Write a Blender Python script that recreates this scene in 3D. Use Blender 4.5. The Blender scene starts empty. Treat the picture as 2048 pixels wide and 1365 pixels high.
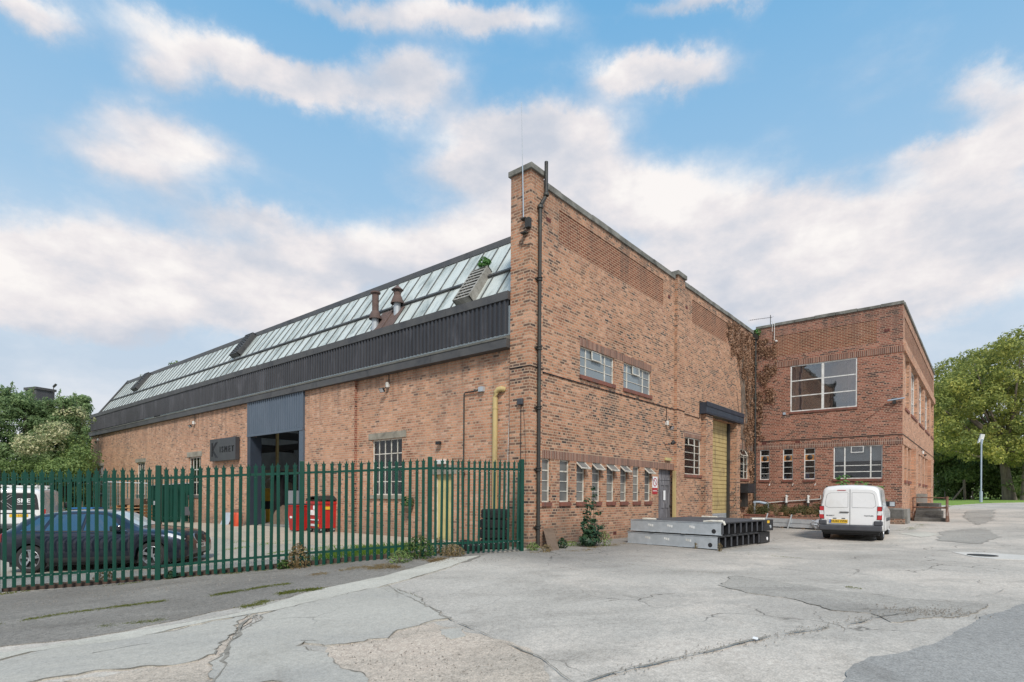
import bpy, bmesh, math, random
import numpy as np
from mathutils import Vector, Matrix, noise
from mathutils.geometry import delaunay_2d_cdt
random.seed(7); rng = np.random.default_rng(7)
V = Vector; rad = math.radians
scn = bpy.context.scene; COL = scn.collection

# ------------------------------------------------------------------ camera
FOC, CX, H0, ROLL = 1133., 1024., 991., 0.0065
HA = rad(40)
FW = V((math.cos(HA), math.sin(HA), 0)); RT = V((math.sin(HA), -math.cos(HA), 0)); UP = V((0, 0, 1))
CAM = V((-11.78, -9.297, 1.40))
def ray(px, py):
    dx, dy = px-CX, py-H0
    c, s = math.cos(ROLL), math.sin(ROLL)
    return FW*FOC + RT*(dx*c+dy*s) - UP*(-dx*s+dy*c)
def pl(px, py, ax, val):
    d = ray(px, py); return CAM + d*((val-CAM[ax])/d[ax])
def cw(x, z): return CAM.xy + (RT*x + FW*z).xy          # survey: metres right / ahead of the tripod
cam = bpy.data.cameras.new('camera'); cam.sensor_width = 36; cam.lens = 36*FOC/2048
cam.shift_y = (H0-682.5)/2048; cam.clip_end = 6000; cam.clip_start = .1
camo = bpy.data.objects.new('camera', cam); COL.objects.link(camo); camo.location = CAM
camo.matrix_world = Matrix.Translation(CAM) @ Matrix((RT, UP, -FW)).transposed().to_4x4() @ Matrix.Rotation(ROLL, 4, 'Z')
scn.camera = camo

# ------------------------------------------------------------------ terrain height
GP = [(.65,15,0),(3.4,18.5,-.02),(8,24,0),(12.1,18.5,0),(10.7,19.6,0),(16.5,24.5,.21),(.28,14.5,-.045),(-1.87,12.9,-.01),(-4.5,12.2,-.18),
      (-7.2,11.5,-.38),(-9.85,10.8,-.55),(-11.2,13.3,-.5),(-8.5,13.3,-.44),(-5.6,20.3,0),(-11.6,25.3,-.02),(-22,36,-.05),(-17,20.5,-.42),
      (41,50,1.0),(60,90,1.3),(-60,60,-.2),(-35,40,-.15),(0,120,.3),(130,60,1.2),(-100,30,-.6),(0,-30,-.9),(60,-10,-.5),(0,3,-.27),(8,6,-.16),
      (-6,5,-.48),(16,10,-.06),(22,24,.25),(30,36,.62),(2,30,0),(-2,42,0),(18,40,.1),(8,34,0),(-14,31,-.05)]
_X = np.array([[*cw(a, b)] for a, b, c in GP]); _Z = np.array([c for a, b, c in GP])
def _phi(r2): return np.where(r2 > 1e-9, .5*r2*np.log(np.maximum(r2, 1e-9)), 0)
_n = len(_X); _K = _phi(((_X[:,None]-_X[None])**2).sum(-1)) + np.eye(_n)*.6
_Q = np.hstack([np.ones((_n,1)), _X]); _S = np.zeros((_n+3,_n+3)); _S[:_n,:_n]=_K; _S[:_n,_n:]=_Q; _S[_n:,:_n]=_Q.T
_W = np.linalg.solve(_S, np.concatenate([_Z, np.zeros(3)]))
def HH(P):
    P = np.atleast_2d(np.asarray(P, float)).copy(); c = np.array([CAM.x, CAM.y])
    d = P-c; r = np.maximum(np.hypot(d[:,0], d[:,1]), 1e-6); P = c + d*np.minimum(1, 130/r)[:,None]
    return _phi(((P[:,None]-_X[None])**2).sum(-1))@_W[:_n] + _W[_n] + P@_W[_n+1:]
def H(x, y): return float(HH([[x, y]])[0])
def G(px, py, off=0.):
    d = ray(px, py); z = -.1
    for _ in range(25):
        P = CAM + d*((z-CAM.z)/d.z); z = .5*z + .5*H(P.x, P.y)
    return V((P.x, P.y, z+off))
def AT(px, Z):
    "ground point seen in column px at depth Z"
    d = ray(px, 1000); P = CAM + d/FOC*Z; return V((P.x, P.y, H(P.x, P.y)))

# ------------------------------------------------------------------ materials
class NT:
    def __init__(s, tree): s.t = tree; s.l = tree.links
    def n(s, typ, ins=None, **kw):
        nd = s.t.nodes.new('ShaderNode'+typ)
        for k, v in kw.items(): setattr(nd, k, v)
        for k, v in (ins or {}).items():
            sk = nd.inputs[k]
            if isinstance(v, bpy.types.NodeSocket): s.l.new(v, sk)
            else: sk.default_value = v
        return nd
    def m(s, op, a, b=0., c=None, clamp=False):
        ins = {0: a, 1: b}
        if c is not None: ins[2] = c
        return s.n('Math', ins, operation=op, use_clamp=clamp).outputs[0]
    def mix(s, f, a, b, mode='MIX'):
        nd = s.n('Mix', {0: f, 6: a, 7: b}, data_type='RGBA', blend_type=mode); return nd.outputs[2]
    def ramp(s, f, stops, interp='LINEAR'):
        nd = s.n('ValToRGB', {0: f}); r = nd.color_ramp; r.interpolation = interp
        while len(r.elements) > 1: r.elements.remove(r.elements[-1])
        r.elements[0].position = stops[0][0]; r.elements[0].color = c4(stops[0][1])
        for p, c in stops[1:]:
            e = r.elements.new(p); e.color = c4(c)
        return nd.outputs[0]
    def noise(s, vec, scale, detail=4, rough=.55, dist=0.):
        return s.n('TexNoise', {'Vector': vec, 'Scale': scale, 'Detail': detail, 'Roughness': rough, 'Distortion': dist}).outputs[0]
def c4(c):
    if isinstance(c, (int, float)): c = (c, c, c)
    return (*c, 1.) if len(c) == 3 else tuple(c)
def sr(r, g, b):
    f = lambda v: v/12.92 if v <= .04045 else ((v+.055)/1.055)**2.4
    return (f(r/255), f(g/255), f(b/255))
def newmat(name):
    m = bpy.data.materials.new(name); m.use_nodes = True; m.node_tree.nodes.clear()
    t = NT(m.node_tree); b = t.n('BsdfPrincipled'); o = t.n('OutputMaterial', {0: b.outputs[0]}); return m, t, b
def stretch(t, vec, k): return t.n('Mapping', {'Vector': vec, 'Scale': k}).outputs[0]
def M(name, c1, c2=None, scale=3., rough=.6, metal=0., bump=.0, bscale=60., spec=.5, stain=None, sscale=.8, sk=(1,1,1), coat=0., lo=.35, hi=.65):
    m, t, b = newmat(name); pos = t.n('NewGeometry').outputs[0]
    pos = stretch(t, pos, sk) if sk != (1,1,1) else pos
    if c2 is None: c2 = tuple(x*.8 for x in c1)
    f = t.noise(pos, scale, 6, .6); f = t.n('MapRange', {0: f, 1: lo, 2: hi}).outputs[0]
    col = t.mix(f, c4(c1), c4(c2))
    if stain:
        g = t.noise(pos, sscale, 8, .65, .6); g = t.n('MapRange', {0: g, 1: .5, 2: .72}).outputs[0]
        col = t.mix(g, col, c4(stain))
    t.l.new(col, b.inputs['Base Color']); b.inputs['Metallic'].default_value = metal
    rr = t.n('MapRange', {0: f, 3: rough*.85, 4: min(1, rough*1.12)}).outputs[0]; t.l.new(rr, b.inputs['Roughness'])
    b.inputs['Specular IOR Level'].default_value = spec; b.inputs['Coat Weight'].default_value = coat; b.inputs['Coat Roughness'].default_value = .03
    if bump:
        h = t.noise(pos, bscale, 4, .6)
        t.l.new(t.n('Bump', {'Height': h, 'Strength': bump, 'Distance': .02}).outputs[0], b.inputs['Normal'])
    return m
def brick_mat(name, stops, mortar, dark=.0, cl=.5, row=.0787, wid=.236, rot=False, msize=.0125, freq=4, stain=(.10,.09,.085), stk=.35, pale=.18, offs=.5, top=9.9, mott=1.):
    m, t, b = newmat(name); uv = t.n('TexCoord').outputs['UV']; pos = t.n('NewGeometry').outputs[0]
    if rot: uv = t.n('Mapping', {'Vector': uv, 'Rotation': (0, 0, rad(90))}).outputs[0]
    br = t.n('TexBrick', {'Vector': uv, 'Color1': c4(0), 'Color2': c4(1), 'Mortar': c4(.5), 'Scale': 1., 'Mortar Size': msize, 'Mortar Smooth': .2,
             'Bias': 0., 'Brick Width': wid, 'Row Height': row}, offset=offs, squash=.5 if freq > 1 else 1., squash_frequency=max(freq, 1), offset_frequency=2)
    v = t.n('SeparateColor', {0: br.outputs[0]}).outputs[0]
    big = t.noise(pos, .33, 5, .6, .4)
    sh = t.m('MULTIPLY', t.m('SUBTRACT', big, .5+dark), cl)
    v2 = t.m('ADD', v, sh, clamp=True)
    col = t.ramp(v2, stops)
    md = t.noise(pos, .85, 5, .65, .6); col = t.mix(t.n('MapRange', {0: md, 1: .5, 2: .72, 4: mott}).outputs[0], col, t.mix(1., col, c4((.62, .52, .50)), 'MULTIPLY'))
    hue = t.noise(pos, 1.1, 4, .6)
    col = t.mix(t.n('MapRange', {0: hue, 1: .35, 2: .7, 3: 0., 4: .35}).outputs[0], col, c4(tuple(min(1, x*k) for x, k in zip(stops[-2][1], (1.15, 1.0, .8)))))
    fine = t.noise(pos, 45, 3, .6)
    col = t.mix(.55, col, t.ramp(fine, [(.25, .25), (.75, .8)]), 'OVERLAY')
    mc = t.mix(t.noise(pos, 1.7, 3), c4(mortar), c4(tuple(x*.72 for x in mortar)))
    col = t.mix(br.outputs[1], col, mc)
    # water marks and lime bloom with shapes of their own
    st = t.noise(stretch(t, pos, (1.2, 1.2, .35)), .9, 7, .65, .5); st = t.n('MapRange', {0: st, 1: .55, 2: .78, 4: stk}).outputs[0]
    col = t.mix(st, col, c4(stain))
    bl = t.noise(stretch(t, pos, (1, 1, .6)), 1.7, 7, .7, .8); bl = t.n('MapRange', {0: bl, 1: .62, 2: .8, 4: pale}).outputs[0]
    col = t.mix(bl, col, c4((.52, .47, .42)))
    zz = t.n('SeparateXYZ', {0: pos}).outputs[2]; sk = t.noise(stretch(t, pos, (2.2, 2.2, .12)), 1.6, 6, .65)
    so = t.m('MULTIPLY', t.n('MapRange', {0: t.m('ADD', zz, t.m('MULTIPLY', t.m('SUBTRACT', sk, .5), 3.0)), 1: top-1.5, 2: top+.25}).outputs[0], t.n('MapRange', {0: sk, 1: .35, 2: .65}).outputs[0])
    col = t.mix(t.m('MULTIPLY', so, .55), col, c4((.085,.07,.06)))
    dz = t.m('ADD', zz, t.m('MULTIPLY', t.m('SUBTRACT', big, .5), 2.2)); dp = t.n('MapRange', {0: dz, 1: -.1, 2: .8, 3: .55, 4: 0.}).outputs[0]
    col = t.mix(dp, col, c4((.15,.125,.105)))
    t.l.new(col, b.inputs['Base Color']); b.inputs['Roughness'].default_value = .88; b.inputs['Specular IOR Level'].default_value = .2
    hgt = t.m('ADD', t.m('MULTIPLY', br.outputs[1], -1.), t.m('MULTIPLY', fine, .6))
    t.l.new(t.n('Bump', {'Height': hgt, 'Strength': .55, 'Distance': .008}).outputs[0], b.inputs['Normal'])
    return m
OR = [(0, (0.044,0.037,0.039)), (.09, (0.083,0.064,0.060)), (.17, (0.157,0.090,0.068)), (.30, (0.245,0.119,0.079)), (.45, (0.338,0.161,0.100)), (.62, (0.441,0.230,0.142)), (.74, (0.392,0.181,0.113)), (.88, (0.519,0.308,0.210)), (1, (0.284,0.137,0.094))]
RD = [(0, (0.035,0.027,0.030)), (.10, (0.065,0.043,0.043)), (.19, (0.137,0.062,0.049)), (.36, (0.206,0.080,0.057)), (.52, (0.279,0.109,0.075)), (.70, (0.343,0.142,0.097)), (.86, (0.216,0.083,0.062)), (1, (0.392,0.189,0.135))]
RP = [(0, (.10,.036,.024)), (.3, (.17,.056,.034)), (.7, (.215,.078,.046)), (1, (.26,.105,.065))]
FB = [(0, (0.120,0.083,0.074)), (.06, (0.200,0.118,0.090)), (.16, (0.329,0.167,0.106)), (.36, (0.429,0.211,0.132)), (.58, (0.529,0.280,0.180)), (.76, (0.460,0.226,0.143)), (.9, (0.600,0.359,0.254)), (1, (0.370,0.177,0.117))]
SO = [(0, (0.089,0.046,0.038)), (.35, (0.148,0.072,0.054)), (.7, (0.207,0.099,0.070)), (1, (0.266,0.144,0.104))]
MT = {}
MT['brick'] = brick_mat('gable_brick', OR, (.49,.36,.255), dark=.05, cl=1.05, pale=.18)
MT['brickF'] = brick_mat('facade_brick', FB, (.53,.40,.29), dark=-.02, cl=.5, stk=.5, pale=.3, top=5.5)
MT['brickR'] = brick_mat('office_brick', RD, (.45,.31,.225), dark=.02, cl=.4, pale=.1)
MT['brickRS'] = brick_mat('office_side_brick', FB, (.46,.33,.24), dark=.0, cl=.3, pale=.1, freq=0)
MT['brickP'] = brick_mat('panel_brick', RP, (.47,.33,.22), cl=.3, freq=0, msize=.0125, pale=.25, stk=.25)
MT['sold'] = brick_mat('soldier_brick', SO, (.46,.36,.29), cl=.3, rot=True, freq=0, wid=4., msize=.011, offs=0., pale=.12, stk=.5)
MT['redsill'] = M('red_sill_tile', (.24,.085,.055), (.15,.06,.045), 4, .8, bump=.2, stain=(.1,.07,.06), sscale=2.5)
MT['stone'] = M('weathered_coping_stone', (.22,.215,.19), (.12,.12,.105), 2.5, .92, bump=.6, bscale=25, stain=(.06,.06,.052), sscale=1.6)
MT['lintel'] = M('pale_concrete_lintel', (.33,.30,.24), (.22,.20,.16), 3, .9, bump=.3, bscale=40, stain=(.12,.11,.09), sscale=1.8)
MT['conc'] = M('grey_concrete', (.30,.29,.265), (.20,.19,.17), 2.2, .9, bump=.4, bscale=30, stain=(.1,.09,.075), sscale=1.5)
MT['darkconc'] = M('dark_stained_concrete', (.13,.125,.115), (.07,.066,.06), 2.2, .9, bump=.4, bscale=30, stain=(.04,.038,.034), sscale=1.5)
MT['clad'] = M('dark_slate_cladding', (.025,.025,.029), (.036,.036,.041), 2, .45, bump=.05, stain=(.075,.075,.085), sscale=1.5, sk=(1,1,.25))
MT['fascia'] = M('weathered_dark_fascia', (.058,.057,.058), (.085,.083,.081), 1.6, .6, bump=.15, bscale=20, stain=(.03,.03,.034), sscale=1.2)
MT['louvre'] = M('weathered_pale_louvre', (.34,.33,.30), (.24,.23,.205), 4, .8, stain=(.12,.12,.10), sscale=3)
MT['bar'] = M('grey_lead_bar', (.12,.125,.122), (.085,.088,.086), 3, .6)
MT['ledge'] = M('lichened_ledge', (.15,.145,.125), (.09,.09,.08), 3, .9, bump=.3)
MT['blue'] = M('blue_grey_cladding', (.068,.094,.128), (.085,.112,.148), 1.5, .42, stain=(.055,.074,.10), sscale=1.2, sk=(1,1,.3))
MT['bluedk'] = M('dark_blue_steel', (.032,.043,.062), (.024,.032,.046), 2, .45)
MT['white'] = M('white_painted_metal', (.72,.72,.70), (.58,.58,.55), 6, .5, stain=(.40,.38,.33), sscale=4)
MT['cream'] = M('aged_white_frame', (.64,.62,.56), (.50,.47,.40), 7, .6, stain=(.30,.25,.19), sscale=5)
MT['iron'] = M('black_cast_iron', (.020,.020,.019), (.036,.033,.028), 3, .6, bump=.2, stain=(.055,.06,.045), sscale=2)
MT['cable'] = M('black_cable', (.016,.016,.018), rough=.6)
MT['galv'] = M('galvanised_steel', (.47,.50,.525), (.38,.41,.43), 5, .42, metal=.25, bump=.04, bscale=20, stain=(.38,.41,.43), sscale=1.5)
MT['brightgalv'] = M('bright_new_galvanising', (.60,.64,.67), (.50,.54,.57), 4, .4, metal=.2, stain=(.66,.69,.71), sscale=2)
MT['bolt'] = M('bright_bolt', (.75,.78,.78), rough=.4)
MT['green'] = M('green_powder_coat', (.006,.056,.038), (.005,.046,.031), 3, .4, bump=.03, spec=.3)
MT['blacksteel'] = M('black_painted_steel', (.012,.012,.014), (.020,.020,.022), 4, .5)
MT['deck'] = M('dark_grey_deck', (.085,.088,.095), (.06,.062,.068), 2, .7, bump=.1)
MT['rust'] = M('rusty_steel', (.13,.055,.035), (.20,.12,.085), 5, .85, bump=.4, stain=(.34,.29,.26), sscale=4)
MT['darkrust'] = M('dark_rusted_rail', (.055,.034,.026), (.085,.055,.04), 5, .85, bump=.4, stain=(.03,.022,.02), sscale=3)
MT['rustvent'] = M('rusted_flue', (.10,.065,.055), (.15,.10,.085), 3, .85, bump=.3, stain=(.07,.045,.038), sscale=3)
MT['yellow'] = M('faded_yellow_paint', (.50,.385,.175), (.41,.315,.14), 1.6, .65, stain=(.24,.18,.10), sscale=1.4, sk=(1.5,1.5,.6), bump=.1, bscale=6)
MT['pale_yellow'] = M('pale_yellow_door_paint', (.55,.47,.20), (.46,.385,.17), 2, .55, stain=(.35,.30,.15), sscale=2)
MT['red'] = M('red_bin_plastic', (.50,.022,.020), (.40,.017,.016), 2, .42, stain=(.30,.03,.03), sscale=2)
MT['orange'] = M('orange_gas_bottle', (.62,.085,.030), (.5,.06,.025), 4, .45)
MT['timber'] = M('weathered_grey_timber', (.17,.165,.18), (.09,.085,.09), 4, .85, bump=.5, bscale=25, stain=(.30,.29,.30), sscale=2.5, sk=(3,3,.4))
MT['board'] = M('brown_board', (.17,.12,.085), (.12,.085,.06), 4, .85, bump=.3)
MT['wood'] = M('yellow_pallet_wood', (.42,.23,.10), (.33,.17,.075), 6, .8, bump=.2)
MT['orangeply'] = M('orange_ply', (.44,.20,.055), (.33,.14,.04), 6, .7)
MT['tyre'] = M('black_tyre_rubber', (.016,.016,.017), (.028,.027,.026), 6, .8, bump=.3)
MT['alloy'] = M('silver_alloy', (.52,.53,.55), (.45,.46,.48), 4, .3, metal=.8)
MT['black'] = M('matt_black_plastic', (.014,.014,.015), (.02,.02,.021), 5, .6)
MT['bumper'] = M('dark_grey_plastic_bumper', (.045,.047,.055), (.06,.062,.07), 5, .55)
MT['vanwhite'] = M('white_van_paint', (.74,.74,.74), (.70,.70,.69), 1.2, .3, coat=.6, stain=(.62,.61,.58), sscale=1.1)
MT['carblue'] = M('dark_navy_car_paint', (.022,.028,.045), (.026,.032,.052), 2, .33, metal=.75, coat=1., spec=.3)
MT['seam'] = M('dark_panel_gap', (.04,.04,.042), rough=.7)
MT['redlens'] = M('red_lamp_lens', (.50,.015,.018), (.38,.01,.012), 9, .15, coat=.7)
MT['clearlens'] = M('clear_lamp_lens', (.72,.72,.72), (.55,.55,.56), 12, .12, coat=.7)
MT['plateY'] = M('yellow_number_plate', (.72,.45,.02), (.66,.40,.02), 4, .4)
MT['plateW'] = M('white_number_plate', (.75,.75,.72), rough=.4)
MT['euro'] = M('blue_plate_band', (.02,.10,.40), rough=.4)
MT['ink'] = M('black_lettering', (.012,.012,.012), rough=.5)
MT['whiteink'] = M('white_lettering', (.80,.80,.80), (.74,.74,.74), 5, .5)
MT['redink'] = M('red_sign_print', (.42,.02,.03), rough=.5)
MT['yellowink'] = M('yellow_sticker', (.78,.48,.03), (.7,.42,.03), 5, .5)
MT['signblack'] = M('black_sign_board', (.030,.032,.037), (.044,.047,.053), 2.5, .35, sk=(1,1,.3), stain=(.05,.055,.06), sscale=2)
MT['signletter'] = M('black_raised_letters', (.010,.010,.011), rough=.45, spec=.3)
MT['bluepaint'] = M('blue_plastic', (.03,.16,.40), (.025,.13,.33), 3, .5)
MT['beige'] = M('beige_inner_wall', (.40,.35,.26), (.32,.28,.21), 1.5, .8)
MT['greywall'] = M('grey_inner_sheeting', (.26,.27,.28), (.2,.21,.22), 1.5, .7)
MT['machine'] = M('yellow_machine_paint', (.55,.33,.03), (.42,.25,.03), 3, .5)
MT['curtain'] = M('mauve_curtain', (.60,.50,.58), (.42,.34,.42), 2, .9, sk=(6,6,.3))
MT['blind'] = M('pale_blue_blind', (.74,.80,.82), (.68,.74,.77), 3, .7)
MT['inside'] = M('dim_room_paint', (.14,.135,.13), (.11,.105,.10), 2, .9)
MT['terracotta'] = M('terracotta_air_brick', (.12,.032,.024), (.085,.024,.02), 8, .85)
MT['rubble'] = brick_mat('loose_brick', OR, (.4,.3,.22), cl=.2, freq=0, wid=.5, row=.3, msize=.002)
MT['soil'] = M('dark_soil', (.055,.042,.032), (.09,.07,.05), 5, .95, bump=.8, bscale=18)
MT['bark'] = M('grey_brown_bark', (.22,.18,.145), (.13,.105,.085), 3, .95, bump=.9, bscale=9, sk=(2,2,.5))
MT['stem'] = M('green_brown_stem', (.10,.085,.04), rough=.8)
MT['foil'] = M('crumpled_clear_wrap', (.45,.47,.49), (.26,.27,.29), 18, .16, bump=.9, bscale=22)
MT['lampgrey'] = M('pale_blue_grey_lamp_post', (.36,.43,.50), (.32,.38,.45), 2, .45)
MT['slate'] = M('dark_grey_render', (.075,.075,.082), (.055,.055,.06), 1.5, .85, sk=(1,1,.3))
def glass_mat(name, tint=(.02,.024,.028), diff=.0, rough=.02, trans=.75, ior=1.5):
    m, t, b = newmat(name); out = [n for n in t.t.nodes if n.type == 'OUTPUT_MATERIAL'][0]; t.t.nodes.remove(b)
    pos = t.n('NewGeometry').outputs[0]; bump = t.n('Bump', {'Height': t.noise(pos, 1.3, 2), 'Strength': .12, 'Distance': .03}).outputs[0]
    gl = t.n('BsdfGlossy', {'Color': c4(.95), 'Roughness': rough, 'Normal': bump})
    tr = t.n('BsdfTransparent', {'Color': c4(trans)}); df = t.n('BsdfDiffuse', {'Color': c4(tint)})
    base = t.n('MixShader', {0: diff, 1: tr.outputs[0], 2: df.outputs[0]})
    fr = t.m('ADD', t.n('Fresnel', {'IOR': ior}).outputs[0], .0)
    t.l.new(t.n('MixShader', {0: fr, 1: base.outputs[0], 2: gl.outputs[0]}).outputs[0], out.inputs[0]); return m
MT['glass'] = glass_mat('window_glass', diff=.04, tint=(.20,.22,.23), trans=.93, ior=1.5)
MT['glassbig'] = glass_mat('large_office_glass', diff=.06, tint=(.2,.22,.24), trans=.9, ior=2.3)
MT['glassup'] = glass_mat('hazed_window_glass', diff=.8, tint=(.235,.275,.295), trans=.6, ior=1.5)
MT['screenglass'] = glass_mat('painted_sky_windscreen', diff=.75, tint=(.62,.67,.67), trans=.4, ior=1.9)  # pale diffuse tint paints a bright sky reflection into the windscreen
MT['carglass'] = glass_mat('painted_sky_car_glass', diff=.7, tint=(.04,.10,.175), trans=.35, ior=1.9)  # blue diffuse tint stands for sky mirrored in the vehicle windows
def frosted():
    m, t, b = newmat('frosted_wired_glass'); pos = t.n('NewGeometry').outputs[0]
    f = t.noise(pos, .8, 2); col = t.ramp(f, [(.3, (.085,.09,.088)), (.5, (.16,.16,.15)), (.7, (.21,.195,.165))])
    t.l.new(col, b.inputs['Base Color']); b.inputs['Roughness'].default_value = .22
    t.l.new(t.n('Bump', {'Height': t.noise(pos, 90, 2), 'Strength': .25, 'Distance': .01}).outputs[0], b.inputs['Normal']); return m
MT['frost'] = frosted()
def roofglass():
    m, t, b = newmat('mossy_patent_glazing'); out = [n for n in t.t.nodes if n.type == 'OUTPUT_MATERIAL'][0]
    pos = t.n('NewGeometry').outputs[0]
    s = t.noise(stretch(t, pos, (.9, 2.6, .7)), .8, 8, .68, .6); f = t.n('MapRange', {0: s, 1: .46, 2: .66}).outputs[0]
    s2 = t.noise(stretch(t, pos, (2, 4, 2)), 3.2, 5, .7)
    bright = t.mix(t.noise(pos, .5, 3), c4((.60,.655,.62)), c4((.73,.765,.73)))
    col = t.mix(t.m('MULTIPLY', f, t.n('MapRange', {0: s2, 1: .3, 2: .6, 3: .45, 4: 1.}).outputs[0]), bright, c4((.24,.275,.25)))
    t.l.new(col, b.inputs['Base Color']); b.inputs['Roughness'].default_value = .38; b.inputs['Specular IOR Level'].default_value = .45
    tl = t.n('BsdfTranslucent', {'Color': c4((.9,.95,.93))})
    t.l.new(t.n('MixShader', {0: .2, 1: b.outputs[0], 2: tl.outputs[0]}).outputs[0], out.inputs[0]); return m
MT['roofglass'] = roofglass()
def leaf_mat(name, stops, trans=.35, rough=.55):
    m, t, b = newmat(name); out = [n for n in t.t.nodes if n.type == 'OUTPUT_MATERIAL'][0]
    g = t.n('NewGeometry'); pos = g.outputs[0]; r = g.outputs['Random Per Island']
    v = t.m('ADD', t.m('MULTIPLY', r, .55), t.m('MULTIPLY', t.n('MapRange', {0: t.noise(pos, .45, 3), 1: .3, 2: .7}).outputs[0], .45))
    col = t.ramp(v, stops); t.l.new(col, b.inputs['Base Color']); b.inputs['Roughness'].default_value = rough; b.inputs['Specular IOR Level'].default_value = .25
    tl = t.n('BsdfTranslucent', {'Color': col})
    t.l.new(t.n('MixShader', {0: trans, 1: b.outputs[0], 2: tl.outputs[0]}).outputs[0], out.inputs[0]); return m
MT['leafash'] = leaf_mat('ash_leaves', [(0, (.125,.165,.055)), (.4, (.245,.295,.085)), (.7, (.41,.43,.11)), (1, (.68,.60,.15))], .42)
MT['leafdark'] = leaf_mat('dark_leaves', [(0, (.06,.10,.035)), (.5, (.115,.175,.055)), (1, (.22,.29,.09))])
MT['leafmid'] = leaf_mat('bramble_leaves', [(0, (.09,.15,.05)), (.5, (.18,.26,.085)), (1, (.33,.40,.14))])
MT['leafcon'] = leaf_mat('conifer_sprays', [(0, (.13,.20,.10)), (.5, (.25,.36,.16)), (1, (.40,.52,.25))], .5)
MT['leafflower'] = leaf_mat('creamy_vine', [(0, (.13,.19,.09)), (.4, (.27,.33,.15)), (.6, (.55,.53,.30)), (1, (.82,.78,.55))])
MT['leafweed'] = leaf_mat('weed_leaves', [(0, (.035,.075,.02)), (.5, (.075,.135,.035)), (1, (.16,.22,.06))])
MT['leafelder'] = leaf_mat('elder_leaves', [(0, (.06,.16,.045)), (.5, (.11,.25,.07)), (1, (.19,.34,.10))])
MT['leafshrub'] = leaf_mat('dark_glossy_leaves', [(0, (.016,.045,.026)), (.6, (.032,.075,.042)), (1, (.07,.125,.05))], rough=.4)
MT['leafdry'] = leaf_mat('dry_weed', [(0, (.16,.10,.045)), (.5, (.25,.18,.085)), (1, (.36,.29,.15))])
MT['leafscrub'] = leaf_mat('scrubby_weed_leaves', [(0, (.05,.065,.025)), (.45, (.10,.115,.045)), (.7, (.17,.15,.07)), (1, (.27,.21,.11))])
MT['leafivy'] = leaf_mat('dead_ivy_leaves', [(0, (.14,.08,.05)), (.5, (.26,.15,.092)), (.85, (.36,.225,.145)), (1, (.52,.39,.27))], .15)
MT['grass'] = leaf_mat('lawn_grass', [(0, (.10,.19,.025)), (.5, (.17,.29,.04)), (1, (.27,.38,.06))])
MT['moss'] = leaf_mat('moss_and_grass', [(0, (.09,.11,.025)), (.5, (.15,.17,.035)), (1, (.24,.24,.06))])
def ground_mat(name, a, bcol, expo=None, cracks=0., spk=.5, stain=(.12,.115,.105), stk=.45, bs=1., grime=False):
    m, t, b = newmat(name); pos = t.n('NewGeometry').outputs[0]
    w = t.n('Mapping', {'Vector': pos, 'Rotation': (0, 0, rad(38))}).outputs[0]
    n1 = t.n('MapRange', {0: t.noise(pos, .35, 8, .6, .5), 1: .35, 2: .65}).outputs[0]
    col = t.mix(n1, c4(a), c4(bcol))
    if expo:   # worn top layer showing its aggregate
        e = t.n('MapRange', {0: t.noise(pos, .22, 10, .68, .4), 1: .47, 2: .56}).outputs[0]; col = t.mix(e, col, c4(expo))
    s1 = t.noise(stretch(t, w, (.35, 1.0, 1)), .9, 6, .62, .6); s1 = t.n('MapRange', {0: s1, 1: .5, 2: .75, 4: stk}).outputs[0]
    col = t.mix(s1, col, c4(stain))
    if grime:  # dirt washed down along the foot of the walls
        sx = t.n('SeparateXYZ', {0: pos}); gn = t.noise(pos, .7, 7, .65); yy = t.m('ADD', sx.outputs[1], t.m('MULTIPLY', t.m('SUBTRACT', gn, .5), 3.2))
        k = t.m('MULTIPLY', t.n('MapRange', {0: yy, 1: -5.2, 2: -1.8}).outputs[0], t.n('MapRange', {0: sx.outputs[0], 1: -3.2, 2: -1.2}).outputs[0])
        col = t.mix(t.m('MULTIPLY', k, .8), col, c4((.20,.19,.175)))
    oi = t.n('MapRange', {0: t.noise(pos, .8, 5, .55, .4), 1: .60, 2: .74, 4: .38}).outputs[0]; col = t.mix(oi, col, t.mix(1., col, c4((.50,.48,.46)), 'MULTIPLY'))
    g1 = t.noise(pos, 55, 3, .7); g2 = t.noise(pos, 16, 5, .7)
    gv = t.m('ADD', t.m('MULTIPLY', g1, .6), t.m('MULTIPLY', g2, .4))
    col = t.mix(spk, col, t.ramp(gv, [(.30, .12), (.5, .5), (.7, .85)]), 'OVERLAY')
    hgt = gv
    if cracks:
        vv = t.n('Mapping', {'Vector': pos}).outputs[0]
        wob = t.n('TexNoise', {'Vector': pos, 'Scale': 1.4, 'Detail': 5}).outputs[1]
        vv = t.n('VectorMath', {0: vv, 1: t.n('VectorMath', {0: wob, 1: (.9, .9, 0)}, operation='MULTIPLY').outputs[0]}, operation='ADD').outputs[0]
        vo = t.n('TexVoronoi', {'Vector': vv, 'Scale': .9}, feature='DISTANCE_TO_EDGE', voronoi_dimensions='2D').outputs[0]
        k = t.n('MapRange', {0: vo, 1: .004, 2: .018, 3: 1., 4: 0.}).outputs[0]
        mk = t.n('MapRange', {0: t.noise(pos, .3, 4), 1: .5, 2: .62, 4: cracks}).outputs[0]
        k = t.m('MULTIPLY', k, mk); col = t.mix(k, col, c4((.07,.065,.055))); hgt = t.m('SUBTRACT', hgt, k)
    t.l.new(col, b.inputs['Base Color']); b.inputs['Roughness'].default_value = .9; b.inputs['Specular IOR Level'].default_value = .25
    t.l.new(t.n('Bump', {'Height': hgt, 'Strength': .7*bs, 'Distance': .012}).outputs[0], b.inputs['Normal']); return m
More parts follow.
